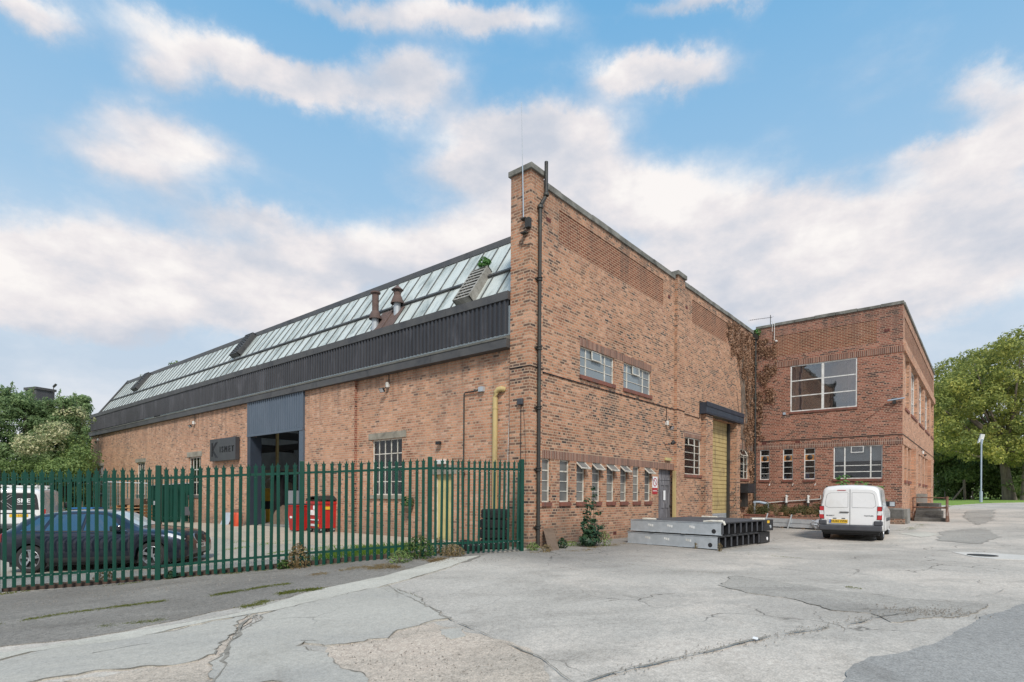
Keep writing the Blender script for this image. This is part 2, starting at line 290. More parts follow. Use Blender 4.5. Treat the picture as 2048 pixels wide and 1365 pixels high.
MT['yard'] = ground_mat('worn_yard_concrete', (.47,.435,.385), (.385,.355,.315), expo=(.52,.47,.41), cracks=.9, spk=.65, stain=(.265,.245,.215), stk=.75, grime=True)
MT['verge'] = ground_mat('old_rough_tarmac', (.265,.245,.215), (.195,.18,.16), spk=.9, stain=(.135,.12,.10), stk=.6, bs=1.8)
MT['court'] = ground_mat('gravelly_courtyard', (0.408,0.374,0.315), (0.326,0.300,0.252), spk=.8, stain=(0.224,0.197,0.162), bs=1.5)
MT['apron'] = ground_mat('brown_concrete_apron', (0.469,0.399,0.310), (0.398,0.340,0.270), spk=.4, stain=(0.255,0.217,0.171))
MT['strip'] = ground_mat('pale_concrete_strip', (.52,.495,.43), (.45,.425,.37), spk=.45, stain=(.30,.28,.23), stk=.6)
MT['screed'] = ground_mat('smooth_grey_tarmac', (.445,.42,.37), (.39,.368,.325), spk=.45, stain=(.31,.30,.28), stk=.7, bs=.7, cracks=.6)
MT['expo'] = ground_mat('pink_exposed_aggregate', (0.571,0.478,0.392), (0.469,0.404,0.333), spk=.85, stain=(0.286,0.256,0.216), stk=.7, bs=2.2)
MT['patch'] = ground_mat('dark_worn_patch', (.37,.345,.305), (.305,.285,.255), spk=.75, stain=(.215,.20,.178), stk=.8, cracks=1.)
MT['newtar'] = ground_mat('blue_grey_asphalt', (.315,.305,.285), (.27,.262,.246), spk=.7, stain=(.21,.21,.205), bs=.9)
MT['newconc'] = ground_mat('clean_pale_concrete', (.60,.575,.53), (.54,.52,.48), spk=.3, stain=(.42,.40,.37))
MT['grit_shade'] = M('loose_grit', (.30,.275,.24), (.16,.145,.125), 30, .95)
MT['crack'] = M('crack_dirt', (.15,.135,.11), (.30,.275,.235), 7, .95)
MT['lawn'] = M('lawn_sheet', (.15,.255,.035), (.21,.32,.055), 1.2, .95, bump=.8, bscale=30, stain=(.11,.19,.03), sscale=.5)

# ------------------------------------------------------------------ builders
def autouv(me):
    if not me.polygons: return
    uvl = me.uv_layers.new(name='UVMap').data
    for p in me.polygons:
        n = p.normal; ax = 0 if abs(n.x) > abs(n.y) else 1
        for li in p.loop_indices:
            c = me.vertices[me.loops[li].vertex_index].co
            uvl[li].uv = (c.x, c.y) if abs(n.z) > .75 else ((c.y, c.z) if ax == 0 else (c.x, c.z))
WM = {}
def wm(o): return WM.get(o.name, Matrix.Identity(4)) if o else Matrix.Identity(4)
class MB:
    def __init__(s): s.v = []; s.f = []; s.mi = []; s.cur = 0
    def face(s, pts, out=None):
        pts = [V(p) for p in pts]
        if out is not None:
            n = (pts[1]-pts[0]).cross(pts[2]-pts[0])
            if n.dot(V(out)) < 0: pts.reverse()
        i = len(s.v); s.v += pts; s.f.append(list(range(i, i+len(pts)))); s.mi.append(s.cur); return s
    def hexa(s, p):     # 8 points: 0-3 loop, 4-7 loop
        c = sum((V(q) for q in p), V())/8
        for q in ((0,1,2,3),(4,5,6,7),(0,1,5,4),(1,2,6,5),(2,3,7,6),(3,0,4,7)):
            pts = [V(p[k]) for k in q]; s.face(pts, sum(pts, V())/4-c)
        return s
    def box(s, x0, x1, y0, y1, z0, z1):
        return s.hexa([(x0,y0,z0),(x1,y0,z0),(x1,y1,z0),(x0,y1,z0),(x0,y0,z1),(x1,y0,z1),(x1,y1,z1),(x0,y1,z1)])
    def beam(s, a, b, w, h, up=(0,0,1)):
        a, b = V(a), V(b); d = (b-a).normalized(); u = V(up)
        if abs(d.dot(u)) > .98: u = V((1,0,0))
        x = d.cross(u).normalized()*w/2; y = x.cross(d).normalized()*h/2
        return s.hexa([a-x-y, a+x-y, a+x+y, a-x+y, b-x-y, b+x-y, b+x+y, b-x+y])
    def tube(s, pts, r, seg=8, cap=True):
        pts = [V(p) for p in pts]; rs = r if isinstance(r, (list, tuple)) else [r]*len(pts); rings = []
        for i, p in enumerate(pts):
            d = (pts[min(i+1, len(pts)-1)]-pts[max(i-1, 0)]).normalized(); u = V((0,0,1)) if abs(d.z) < .9 else V((1,0,0))
            x = d.cross(u).normalized(); y = x.cross(d); b = len(s.v)
            s.v += [p+(x*math.cos(2*math.pi*k/seg)+y*math.sin(2*math.pi*k/seg))*rs[i] for k in range(seg)]; rings.append(b)
        for a, b in zip(rings, rings[1:]):
            for k in range(seg): s.f.append([a+k, a+(k+1)%seg, b+(k+1)%seg, b+k]); s.mi.append(s.cur)
        if cap:
            s.f.append([rings[0]+k for k in range(seg)]); s.f.append([rings[-1]+k for k in range(seg)]); s.mi += [s.cur]*2
        return s
    def lathe(s, prof, o, ax=(0,0,1), seg=20):   # prof: (radius, distance along the axis)
        o, a = V(o), V(ax).normalized(); u = V((0,0,1)) if abs(a.z) < .9 else V((1,0,0)); x = a.cross(u).normalized(); y = a.cross(x); rings = []
        for r, h in prof:
            b = len(s.v); s.v += [o+a*h+(x*math.cos(2*math.pi*k/seg)+y*math.sin(2*math.pi*k/seg))*r for k in range(seg)]; rings.append(b)
        for a_, b_ in zip(rings, rings[1:]):
            for k in range(seg): s.f.append([a_+k, a_+(k+1)%seg, b_+(k+1)%seg, b_+k]); s.mi.append(s.cur)
        return s
    def prism(s, pts, off):
        pts = [V(p) for p in pts]; o = V(off); q = [p+o for p in pts]; n = len(pts); c = sum(pts+q, V())/(2*n)
        s.face(pts, sum(pts, V())/n-c); s.face(q, sum(q, V())/n-c)
        for i in range(n):
            s.face([pts[i], pts[(i+1)%n], q[(i+1)%n], q[i]])
        return s
    def build(s, name, mats, parent=None, smooth=False, world=True, uv=False, bevel=0., fix=True, weld=True):
        me = bpy.data.meshes.new(name); me.from_pydata([tuple(p) for p in s.v], [], s.f)
        mats = mats if isinstance(mats, (list, tuple)) else [mats]
        for m in mats: me.materials.append(MT[m])
        if len(mats) > 1: me.polygons.foreach_set('material_index', s.mi)
        if weld or bevel or fix:
            bm = bmesh.new(); bm.from_mesh(me)
            if weld: bmesh.ops.remove_doubles(bm, verts=bm.verts, dist=.0004)
            if bevel: bmesh.ops.bevel(bm, geom=[e for e in bm.edges if e.calc_face_angle(0) > .5], offset=bevel, segments=2, profile=.5, affect='EDGES')
            if fix: bmesh.ops.recalc_face_normals(bm, faces=bm.faces)
            bm.to_mesh(me); bm.free()
        if uv: autouv(me)
        if parent is not None and world:
            me.transform(wm(parent).inverted())
        if smooth:
            me.polygons.foreach_set('use_smooth', [True]*len(me.polygons)); me.set_sharp_from_angle(angle=rad(38))
        o = bpy.data.objects.new(name, me); COL.objects.link(o); o.parent = parent
        WM[o.name] = wm(parent).copy() if parent is not None else Matrix.Identity(4)
        return o
def tag(o, label=None, cat=None, group=None, kind=None):
    for k, v in (('label', label), ('category', cat), ('group', group), ('kind', kind)):
        if v: o[k] = v
    return o
def thing(name, label, cat, loc=(0,0,0), rz=0., group=None):
    o = bpy.data.objects.new(name, None); COL.objects.link(o); o.location = loc; o.rotation_euler = (0, 0, rz); o.empty_display_size = .2
    WM[o.name] = Matrix.Translation(V(loc)) @ Matrix.Rotation(rz, 4, 'Z'); return tag(o, label, cat, group)
def copy_tree(o, parent=None):
    c = o.copy(); COL.objects.link(c); c.parent = parent
    for ch in list(o.children): copy_tree(ch, c)
    return c
def move_copy(root, loc, rz, label, group=None):
    c = copy_tree(root); c.location = loc; c.rotation_euler = (0, 0, rz); c['label'] = label; return c
def text(name, s, size, mat, parent, mtx, ext=.002, sx=1., bold=0., world=False):
    cu = bpy.data.curves.new('lettering', 'FONT'); cu.body = s; cu.size = size; cu.extrude = ext; cu.offset = bold; cu.align_x = 'CENTER'; cu.align_y = 'CENTER'
    t = bpy.data.objects.new('tmp', cu); COL.objects.link(t); dg = bpy.context.evaluated_depsgraph_get()
    me = bpy.data.meshes.new_from_object(t.evaluated_get(dg)); bpy.data.objects.remove(t); me.name = name; me.materials.clear(); me.materials.append(MT[mat])
    me.transform((wm(parent).inverted() if world else Matrix.Identity(4)) @ mtx @ Matrix.Diagonal((sx, 1, 1, 1)))
    o = bpy.data.objects.new(name, me); COL.objects.link(o); o.parent = parent; WM[o.name] = wm(parent).copy(); return o
def leaves(name, cen, nor, size, mat, parent=None, asp=.55, world=True, kind=None):
    cen = np.asarray(cen, float); n = len(cen); nor = nor/np.maximum(np.linalg.norm(nor, axis=1, keepdims=True), 1e-6)
    r = rng.normal(size=(n, 3)); a = np.cross(nor, r); a /= np.maximum(np.linalg.norm(a, axis=1, keepdims=True), 1e-6); b = np.cross(nor, a)
    sz = (size*rng.uniform(.6, 1.35, n))[:, None]; droop = nor*sz*.15
    v = np.stack([cen-a*sz*.5-droop, cen+b*sz*asp*.5, cen+a*sz*.5-droop, cen-b*sz*asp*.5], 1).reshape(-1, 3)
    me = bpy.data.meshes.new(name); me.vertices.add(4*n); me.vertices.foreach_set('co', v.ravel()); me.loops.add(4*n); me.loops.foreach_set('vertex_index', np.arange(4*n))
    me.polygons.add(n); me.polygons.foreach_set('loop_start', np.arange(0, 4*n, 4)); me.polygons.foreach_set('loop_total', np.full(n, 4)); me.update(); me.validate()
    me.materials.append(MT[mat])
    if parent is not None and world: me.transform(wm(parent).inverted())
    o = bpy.data.objects.new(name, me); COL.objects.link(o); o.parent = parent; WM[o.name] = wm(parent).copy(); return o
def blob_pts(c, rads, n, shell=.5):
    d = rng.normal(size=(n, 3)); d /= np.linalg.norm(d, axis=1, keepdims=True)
    r = rng.uniform(0, 1, n)**(1/3)*(1-shell)+shell*rng.uniform(.75, 1.05, n)
    return np.array(c)+d*r[:, None]*np.array(rads), d

# ------------------------------------------------------------------ ground sheets
def struct(o): o['kind'] = 'structure'; return o
def axis(lo, hi, st, far):
    a = list(np.arange(lo, hi+st/2, st)); s = st; x = hi
    while x < far: s *= 1.25; x += s; a.append(x)
    s = st; x = lo
    while x > -far: s *= 1.25; x -= s; a.insert(0, x)
    return np.array(a)
ax, ay = axis(-18, 26, .4, 2500), axis(-24, 22, .4, 2500)
gx, gy = np.meshgrid(ax, ay, indexing='ij'); P2 = np.stack([gx.ravel(), gy.ravel()], 1); gz = HH(P2)
me = bpy.data.meshes.new('ground'); nx, ny = len(ax), len(ay)
idx = np.arange(nx*ny).reshape(nx, ny); fc = np.stack([idx[:-1,:-1], idx[1:,:-1], idx[1:,1:], idx[:-1,1:]], -1).reshape(-1, 4)
me.from_pydata(np.column_stack([P2, gz]).tolist(), [], fc.tolist()); me.materials.append(MT['yard']); me.polygons.foreach_set('use_smooth', [True]*len(me.polygons))
gob = bpy.data.objects.new('ground', me); COL.objects.link(gob); struct(gob)
def jag(pts, amp, step):
    out = []
    for a, b in zip(pts, pts[1:]+pts[:1]):
        a, b = V(a), V(b); n = max(1, int((b-a).length/step)); d = (b-a); nn = V((-d.y, d.x)).normalized() if d.length > 0 else V((0,0))
        for k in range(n):
            p = a+d*(k/n); q = V((p.x, p.y, 0))
            o = noise.noise(q*1.3)*amp*1.2+noise.noise(q*5)*amp*.6+noise.noise(q*17)*amp*.35
            out.append(p+nn*o)
    return out
def sheet(name, outline, off, mat, amp=0., step=.12, grid=.4, skirt=0., kind='structure', grit_shade=0.):
    pts = [V((p[0], p[1])) for p in outline]; pts = jag(pts, amp, step) if amp else jag(pts, 0., .5)
    xs = [p.x for p in pts]; ys = [p.y for p in pts]; poly = np.array([(p.x, p.y) for p in pts])
    ext = max(max(xs)-min(xs), max(ys)-min(ys)); g = max(grid, ext/70)
    X, Y = np.meshgrid(np.arange(min(xs), max(xs), g), np.arange(min(ys), max(ys), g)); Q = np.stack([X.ravel(), Y.ravel()], 1)
    x1, y1 = poly[:,0], poly[:,1]; x2, y2 = np.roll(x1, -1), np.roll(y1, -1)
    c = ((y1[None] > Q[:,1:2]) != (y2[None] > Q[:,1:2])) & (Q[:,0:1] < (x2-x1)[None]*(Q[:,1:2]-y1[None])/np.where(y2-y1 == 0, 1e-9, y2-y1)[None]+x1[None])
    Q = Q[c.sum(1) % 2 == 1]
    vs = [V(p) for p in poly.tolist()]+[V(p) for p in Q.tolist()]
    r = delaunay_2d_cdt(vs, [], [list(range(len(pts)))], 1, 1e-4); co = np.array([tuple(v) for v in r[0]])
    z = HH(co)+off; mb = bpy.data.meshes.new(name)
    v3 = np.column_stack([co, z]).tolist(); f3 = [list(f) for f in r[2]]
    if skirt:
        cnt = {}
        for f in f3:
            for a, b in zip(f, f[1:]+f[:1]): cnt[(a, b)] = 1
        m = {}
        for a, b in list(cnt):
            if (b, a) not in cnt:
                for k in (a, b):
                    if k not in m: m[k] = len(v3); v3.append([v3[k][0], v3[k][1], v3[k][2]-skirt])
                f3.append([b, a, m[a], m[b]])
    mb.from_pydata(v3, [], f3); mb.materials.append(MT[mat]); o = bpy.data.objects.new(name, mb); COL.objects.link(o); o['kind'] = kind
    if grit_shade: ribbon('crack', [tuple(p) for p in pts]+[tuple(pts[0])], grit_shade, off+.003, 'crack', .008, world=True, gap=.0)  # dark ribbon: grit, plus shade painted along the broken edge
    return o
def GP2(L): return [tuple(G(x, y).xy) for x, y in L]
def ribbon(name, L, w, off, mat, amp=.03, world=False, kind='structure', gap=.06):
    P = [V((p[0], p[1])) for p in (L if world else GP2(L))]; pts = []
    for a, b in zip(P, P[1:]):
        n = max(2, int((b-a).length/.12)); pts += [a+(b-a)*(k/n) for k in range(n)]
    pts.append(P[-1]); mb = MB(); prev = None
    for i, p in enumerate(pts):
        d = (pts[min(i+1, len(pts)-1)]-pts[max(i-1, 0)]).normalized(); n = V((-d.y, d.x)); q = V((p.x, p.y, 3.3))
        c = p+n*amp*(noise.noise(q*1.1)*1.4+noise.noise(q*6)*.7); ww = w*max(gap, .6+1.3*noise.noise(q*3.1)+.5*noise.noise(q*9))*.5
        cur = [V((*(c+n*ww), 0)), V((*(c-n*ww), 0))]
        for k in cur: k.z = H(k.x, k.y)+off
        if prev: mb.face([prev[0], prev[1], cur[1], cur[0]], (0,0,1))
        prev = cur
    o = mb.build(name, mat, fix=False); o['kind'] = kind; return o
fence_p = [V((*cw(*p), 0)) for p in ((-9.846,10.8),(-7.186,11.5),(-4.526,12.2),(-1.866,12.9),(.269,14.5))]
ex = fence_p[0]-(fence_p[1]-fence_p[0])*1.0
# yard inside the railings, concrete apron along the hall, tarmac verge outside
sheet('courtyard', [ex.xy[:], *[p.xy[:] for p in fence_p], (.0,-.2), (0,41), (-16,41), (-34,22), (-30,2)], .008, 'court')
sheet('apron', [(.05,.9),(.05,32),(-2.6,32),(-2.9,18),(-3.2,9),(-2.2,4.5),(-.6,1.2)], .03, 'apron', amp=.05, skirt=.05)
sheet('verge', GP2([(-900,1320),(-330,1232),(-60,1200),(0,1190),(320,1160),(605,1133),(860,1110),(935,1102),(985,1104),(940,1124),(860,1140),(760,1160),(640,1178),(500,1212),(330,1245),(240,1266),(150,1280),(60,1290),(-80,1302),(-330,1340),(-900,1430)]), .010, 'verge', amp=.10, skirt=.02)
sheet('apron_strip', GP2([(-80,1320),(60,1300),(230,1270),(420,1240),(500,1222),(640,1180),(760,1156),(900,1118),(965,1112),(900,1136),(790,1168),(700,1192),(560,1222),(420,1244),(250,1284),(60,1306),(-80,1345)]), .016, 'strip', amp=.05, skirt=.02, grit_shade=.012)
sheet('screed', GP2([(-80,1345),(60,1310),(250,1284),(430,1246),(512,1230),(440,1290),(430,1312),(350,1330),(250,1340),(120,1356),(30,1375),(-80,1400)]), .020, 'screed', amp=.14, step=.06, skirt=.02, grit_shade=.016)
sheet('screed', GP2([(520,1231),(640,1203),(780,1173),(850,1206),(905,1240),(870,1244),(845,1251),(790,1263),(770,1276),(690,1290),(655,1292),(600,1287),(592,1296),(655,1310),(668,1328),(700,1345),(740,1372),(420,1372),(440,1320),(455,1292)]), .020, 'screed', amp=.10, step=.06, skirt=.025, grit_shade=.022)
sheet('exposed_aggregate', GP2([(655,1296),(760,1272),(870,1246),(1000,1282),(1080,1322),(1100,1375),(700,1375),(650,1320)]), .008, 'expo', amp=.12, skirt=.0)
sheet('exposed_aggregate', GP2([(60,1370),(330,1336),(450,1285),(500,1234),(470,1262),(430,1375)]), .009, 'expo', amp=.12, skirt=.0)
sheet('screed', GP2([(880,1262),(925,1258),(930,1275),(905,1281),(885,1272)]), .016, 'screed', amp=.05, step=.05, skirt=.012)
sheet('tarmac_patch', GP2([(1436,1172),(1470,1154),(1560,1166),(1690,1184),(1830,1200),(1985,1211),(1930,1232),(1850,1240),(1790,1246),(1745,1226),(1660,1222),(1585,1200),(1500,1186)]), .010, 'patch', amp=.12, step=.08, skirt=.012, grit_shade=.012)
sheet('road', GP2([(2200,1175),(2048,1212),(1960,1236),(1925,1262),(1870,1288),(1800,1308),(1742,1316),(1700,1340),(1688,1365),(1660,1480),(2500,1480)]), .012, 'newtar', amp=.05, step=.06, skirt=.02)
sheet('tarmac_patch', GP2([(1890,1062),(1965,1058),(2000,1075),(1960,1088),(1870,1082)]), .008, 'patch', amp=.2, step=.1)
sheet('tarmac_patch', GP2([(1935,1022),(1990,1020),(1984,1042),(1955,1050),(1925,1034)]), .008, 'patch', amp=.15, step=.1)
sheet('screed', GP2([(1800,1068),(1850,1063),(1880,1070),(1840,1076)]), .008, 'strip', amp=.1, step=.1)
sheet('screed', GP2([(1904,1105),(1962,1106),(2075,1113),(2075,1122),(1990,1119),(1946,1115)]), .010, 'newconc', amp=.02, skirt=.01)
mc = G(1965, 1112, .014); mb = MB(); mb.lathe([(0,0),(.27,0),(.27,.006),(.31,.006),(.31,0)], mc, seg=28); o = mb.build('manhole_cover', 'iron'); tag(o, 'round iron manhole cover set in the pale concrete square', 'manhole cover')
for L, w, a in (([(778,1174),(905,1242),(1020,1292),(1090,1326),(1150,1372)], .06, .05), ([(1060,1146),(1200,1178),(1340,1216),(1500,1250),(1622,1259)], .025, .04),
             ([(1075,1108),(1200,1123),(1440,1148),(1640,1172),(1830,1199),(1990,1212)], .035, .04), ([(1455,1104),(1600,1117),(1800,1134),(2080,1150)], .03, .04),
             ([(1160,1372),(1260,1338),(1407,1306),(1500,1285),(1635,1259),(1759,1236),(1840,1226)], .08, .07), ([(1960,1160),(2080,1164)], .025, .04), ([(1955,1163),(1965,1172),(2005,1180),(1990,1188),(1950,1196)], .03, .05),
             ([(1440,1178),(1500,1190),(1590,1202)], .03, .06), ([(1700,1222),(1800,1222),(1840,1218)], .05, .07), ([(1820,1194),(1900,1206),(1995,1208)], .05, .06),
             ([(512,1231),(492,1252),(455,1300),(430,1372)], .10, .10), ([(600,1286),(625,1285),(645,1291)], .04, .03), ([(185,1311),(260,1296),(300,1290)], .03, .03),
             ([(1385,1158),(1410,1142),(1480,1150)], .02, .05), ([(1500,1106),(1480,1112),(1440,1108)], .03, .05), ([(1740,1090),(1830,1098)], .02, .05)):
    ribbon('crack', L, w*.40, .024, 'crack', a)
def grit_patch(L, n, r0, r1):
    P = [V(p) for p in GP2(L)]; tot = sum((b-a).length for a, b in zip(P, P[1:])); vs, fs = [], []
    for (a, b), w in zip(zip(P, P[1:]), [1]*len(P)):
        for _ in range(int(n*(b-a).length/tot)):
            p = a.lerp(b, random.random()); p = p+V((random.gauss(0, r0), random.gauss(0, r0))); q = random.uniform(.25, 1)**2*r1; z = H(p.x, p.y)+.016; k = len(vs)
            th = random.uniform(0, 6.28); vs += [(p.x+q*math.cos(th+t_)*random.uniform(.7,1.2), p.y+q*math.sin(th+t_)*random.uniform(.7,1.2), z-.004) for t_ in (0,1.57,3.14,4.71)]+[(p.x, p.y, z+q*.9)]
            fs += [(k,k+1,k+4),(k+1,k+2,k+4),(k+2,k+3,k+4),(k+3,k,k+4)]
    me = bpy.data.meshes.new('gravel'); me.from_pydata(vs, [], fs); me.materials.append(MT['grit_shade']); o = bpy.data.objects.new('gravel', me); COL.objects.link(o); o['kind'] = 'stuff'
grit_patch([(1780,1222),(1850,1228),(1930,1226)], 420, .16, .018); grit_patch([(1200,1356),(1407,1306),(1635,1259),(1759,1234)], 420, .07, .014); grit_patch([(440,1365),(470,1290),(512,1232)], 260, .06, .012)
grit_patch([(0,1215),(300,1180),(620,1150)], 500, .35, .016); grit_patch([(660,1300),(800,1330),(1000,1330)], 300, .3, .012); grit_patch([(900,1130),(1060,1112),(1240,1096)], 300, .25, .014)
# far lawn
lw = [tuple(AT(x, z).xy) for x, z in ((1872,41),(1905,45),(1950,48),(2050,50),(2400,53),(2500,100),(1980,105),(1860,95),(1700,60))]
sheet('lawn', lw, .05, 'lawn', amp=.3, step=.5, grid=1.5, skirt=.1)
lw2 = [tuple(AT(x, z).xy) for x, z in ((420,29.6),(250,29.6),(-150,30),(-500,40),(-500,90),(100,90),(200,44))]
sheet('lawn', lw2, .05, 'lawn', amp=.3, step=.5, grid=1.5)
sheet('path', [tuple(AT(x, z).xy) for x, z in ((1866,39.5),(1885,41.5),(1905,43.8),(1880,44.5),(1850,41))], .06, 'strip', amp=.1)

# ------------------------------------------------------------------ walls, windows
class Fr:
    def __init__(s, o, a, n): s.o, s.a, s.n = V(o), V(a), V(n)
    def P(s, u, z, d=0.): return s.o+s.a*u+s.n*d+V((0,0,z))
    def box(s, mb, u0, u1, z0, z1, d0, d1):
        return mb.hexa([s.P(u0,z0,d0), s.P(u1,z0,d0), s.P(u1,z1,d0), s.P(u0,z1,d0), s.P(u0,z0,d1), s.P(u1,z0,d1), s.P(u1,z1,d1), s.P(u0,z1,d1)])
GB = Fr((0,.115,0), (1,0,0), (0,-1,0)); FA = Fr((0,0,0), (0,1,0), (-1,0,0)); RF = Fr((19.21,0,0), (0,-1,0), (-1,0,0)); RS = Fr((19.21,-6.34,0), (1,0,0), (0,-1,0))
def wall(mb, fr, u0, u1, z0, z1, holes=(), dep=.12, d=0.):
    us = sorted({u0, u1, *[h[0] for h in holes], *[h[1] for h in holes]}); zs = sorted({z0, z1, *[h[2] for h in holes], *[h[3] for h in holes]})
    us = [u for u in us if u0 <= u <= u1]; zs = [z for z in zs if z0 <= z <= z1]
    for a, b in zip(us, us[1:]):
        for c, e in zip(zs, zs[1:]):
            um, zm = (a+b)/2, (c+e)/2
            if any(h[0] < um < h[1] and h[2] < zm < h[3] for h in holes): continue
            mb.face([fr.P(a,c,d), fr.P(b,c,d), fr.P(b,e,d), fr.P(a,e,d)], fr.n)
    for h in holes:
        a, b, c, e = h[:4]; q = d-(h[4] if len(h) > 4 else dep)
        mb.face([fr.P(a,c,d), fr.P(a,e,d), fr.P(a,e,q), fr.P(a,c,q)], fr.a); mb.face([fr.P(b,c,d), fr.P(b,e,d), fr.P(b,e,q), fr.P(b,c,q)], -fr.a)
        mb.face([fr.P(a,e,d), fr.P(b,e,d), fr.P(b,e,q), fr.P(a,e,q)], (0,0,-1)); mb.face([fr.P(a,c,d), fr.P(b,c,d), fr.P(b,c,q), fr.P(a,c,q)], (0,0,1))
    return mb
def window(root, fr, u0, u1, z0, z1, dep=.10, vb=(), hb=(), fw=.035, bw=.022, mat='cream', glass='glass', vent=None, sill=None, d=0., label=None, extra=None):
    mb = MB(); q0, q1 = d-dep, d-dep+.045
    for a, b, c, e in ((u0,u0+fw,z0,z1), (u1-fw,u1,z0,z1), (u0+fw,u1-fw,z0,z0+fw), (u0+fw,u1-fw,z1-fw,z1)): fr.box(mb, a, b, c, e, q0, q1)
    W, HT = u1-u0, z1-z0
    for v in vb:
        f, w = v if isinstance(v, tuple) else (v, bw)
        fr.box(mb, u0+W*f-w/2, u0+W*f+w/2, z0+fw, z1-fw, q0+.006, q1-.004)
    for v in hb:
        f, w, a, b = (v+(0,1))[:4] if isinstance(v, tuple) and len(v) == 2 else (v if isinstance(v, tuple) else (v, bw, 0, 1))
        fr.box(mb, max(u0+fw, u0+W*a), min(u1-fw, u0+W*b), z1-HT*f-w/2, z1-HT*f+w/2, q0+.009, q1-.008)
    w = mb.build('window', mat, root)
    if label: w['label'] = label
    g = MB(); fr.box(g, u0+.01, u1-.01, z0+.01, z1-.01, q0+.012, q0+.018); g.build('pane', glass, w)
    if vent:    # top-hung casement: (a, b, height fraction, swing)
        a, b, hf, sw = vent; ua, ub = u0+W*a, u0+W*b; zt = z1-fw*.3; h = HT*hf
        ca, sa = math.cos(sw), math.sin(sw); vm = MB(); vg = MB(); q = q1+.004
        def T(u, k, o): return fr.P(u, zt-k*ca+o*sa, q+k*sa+o*ca)
        def bx(m, a_, b_, k0, k1, o0, o1): m.hexa([T(a_,k0,o0), T(b_,k0,o0), T(b_,k1,o0), T(a_,k1,o0), T(a_,k0,o1), T(b_,k0,o1), T(b_,k1,o1), T(a_,k1,o1)])
        s = .032
        for c in ((ua,ua+s,0,h), (ub-s,ub,0,h), (ua+s,ub-s,0,s), (ua+s,ub-s,h-s,h)): bx(vm, *c, 0, .03)
        vv = vm.build('vent_frame', mat, w); bx(vg, ua+s, ub-s, s, h-s, .01, .016); vg.build('vent_pane', glass, w)
    if sill:
        sm, pr, th, ov = sill; s = MB(); fr.box(s, u0-ov, u1+ov, z0-th, z0-.004, d-dep, d+pr); s.build('sill', sm, w, uv=True)
    return w
def part(mb, name, mat, root, **k): return mb.build(name, mat, root, **k)

# ------------------------------------------------------------------ warehouse
WH = thing('warehouse', 'long tall brick warehouse with glazed sloping roof and dark cladding band', 'warehouse')
slits = [(.60,1.12), (1.56,2.08), (2.43,2.92), (3.30,3.81), (4.18,4.70), (5.07,5.55), (5.95,6.45), (6.82,7.33)]
S0, S1 = 1.215, 2.43
mb = MB()
bay = (12.86, 15.90, -.3, 4.90, .30)
hl = [(a, b, S0, S1) for a, b in slits]+[(2.58,4.63,5.05,5.92), (5.24,7.27,5.05,5.92), (7.95,9.33,-.3,2.42,.2), (10.31,12.03,2.31,3.83), (16.82,18.33,2.31,3.78), bay,
      (1.455,8.255,8.60,9.57,.022), (10.97,15.12,8.60,9.57,.022)]
wall(mb, GB, .55, 19.21, -.4, 9.88, hl)
part(mb, 'wall', 'brick', WH, uv=True, fix=False)
mb = MB(); GB.box(mb, 1.455, 8.255, 8.60, 9.57, -.03, -.020); GB.box(mb, 10.97, 15.12, 8.60, 9.57, -.03, -.020); part(mb, 'recessed_panel', 'brickP', WH, uv=True)
mb = MB(); mb.box(0, .558, 0, .69, -.4, 10.05); part(mb, 'corner_pier', 'brick', WH, uv=True)
mb = MB(); mb.box(-.06, .62, -.06, .75, 10.052, 10.20); part(mb, 'pier_cap', 'stone', WH, bevel=.012)
mb = MB(); mb.box(9.29, 9.99, 0, .113, -.4, 10.04); part(mb, 'pilaster', 'brick', WH, uv=True)
mb = MB(); mb.box(9.22, 10.06, -.06, .42, 10.042, 10.21); part(mb, 'pilaster_cap', 'stone', WH, bevel=.012)
mb = MB(); mb2 = None
for k in range(22):
    a = .625+k*.84; b = a+.832
    if a < 9.2 < b: b = 9.215
    if a < 10.06 < b: a = 10.065
    if 9.2 < a < 10.06: continue
    b = min(b, 19.15); z = random.uniform(-.006, .006)
    if a > 10 and not mb2: mb2 = mb; mb = MB()
    GB.box(mb, a, b, 9.882, 10.055+z, -.30, .055+random.uniform(-.006, .006))
part(mb, 'coping', 'stone', WH, bevel=.008); part(mb2, 'coping', 'stone', WH, bevel=.008)
for q in ((.62,9.285,S1+.002,2.665), (2.56,7.29,5.922,6.16), (9.995,12.03,3.832,4.07), (16.45,19.2,3.80,4.07)):
    mb = MB(); GB.box(mb, *q, -.05, .006); part(mb, 'soldier_course', 'sold', WH, uv=True)
mb = MB()
for a, z in ((.84, 9.03), (8.66, 9.02), (10.30, 9.02), (4.62, .12)): mb = MB(); GB.box(mb, a, a+.21, z, z+.11, -.03, .004); part(mb, 'air_brick', 'terracotta', WH)
for i, (a, b) in enumerate(slits):
    op = i in (2,3,4,5,7)
    window(WH, GB, a, b, S0, S1, dep=.11, hb=((.27,.04),.507,.744), glass='frost', vent=(0,1,.27,rad(48)) if op else None, sill=('redsill',.05,.12,.02))
up = ('redsill', .05, .12, .03)
window(WH, GB, 2.58, 4.63, 5.05, 5.92, vb=((.2,.04),(.75,.045)), hb=((.34,.018),(.66,.018)), glass='glassup', vent=(.34,.61,.34,rad(3)), sill=up)
window(WH, GB, 5.24, 7.27, 5.05, 5.92, vb=((.17,.04),(.74,.045)), hb=((.34,.018),(.66,.018)), glass='glassup', vent=(.33,.58,.34,rad(3)), sill=up)
window(WH, GB, 10.31, 12.03, 2.31, 3.83, vb=((.68,.04),), hb=(.2,.4,.6,(.79,.03)), vent=(.25,.6,.2,rad(2)), sill=up)
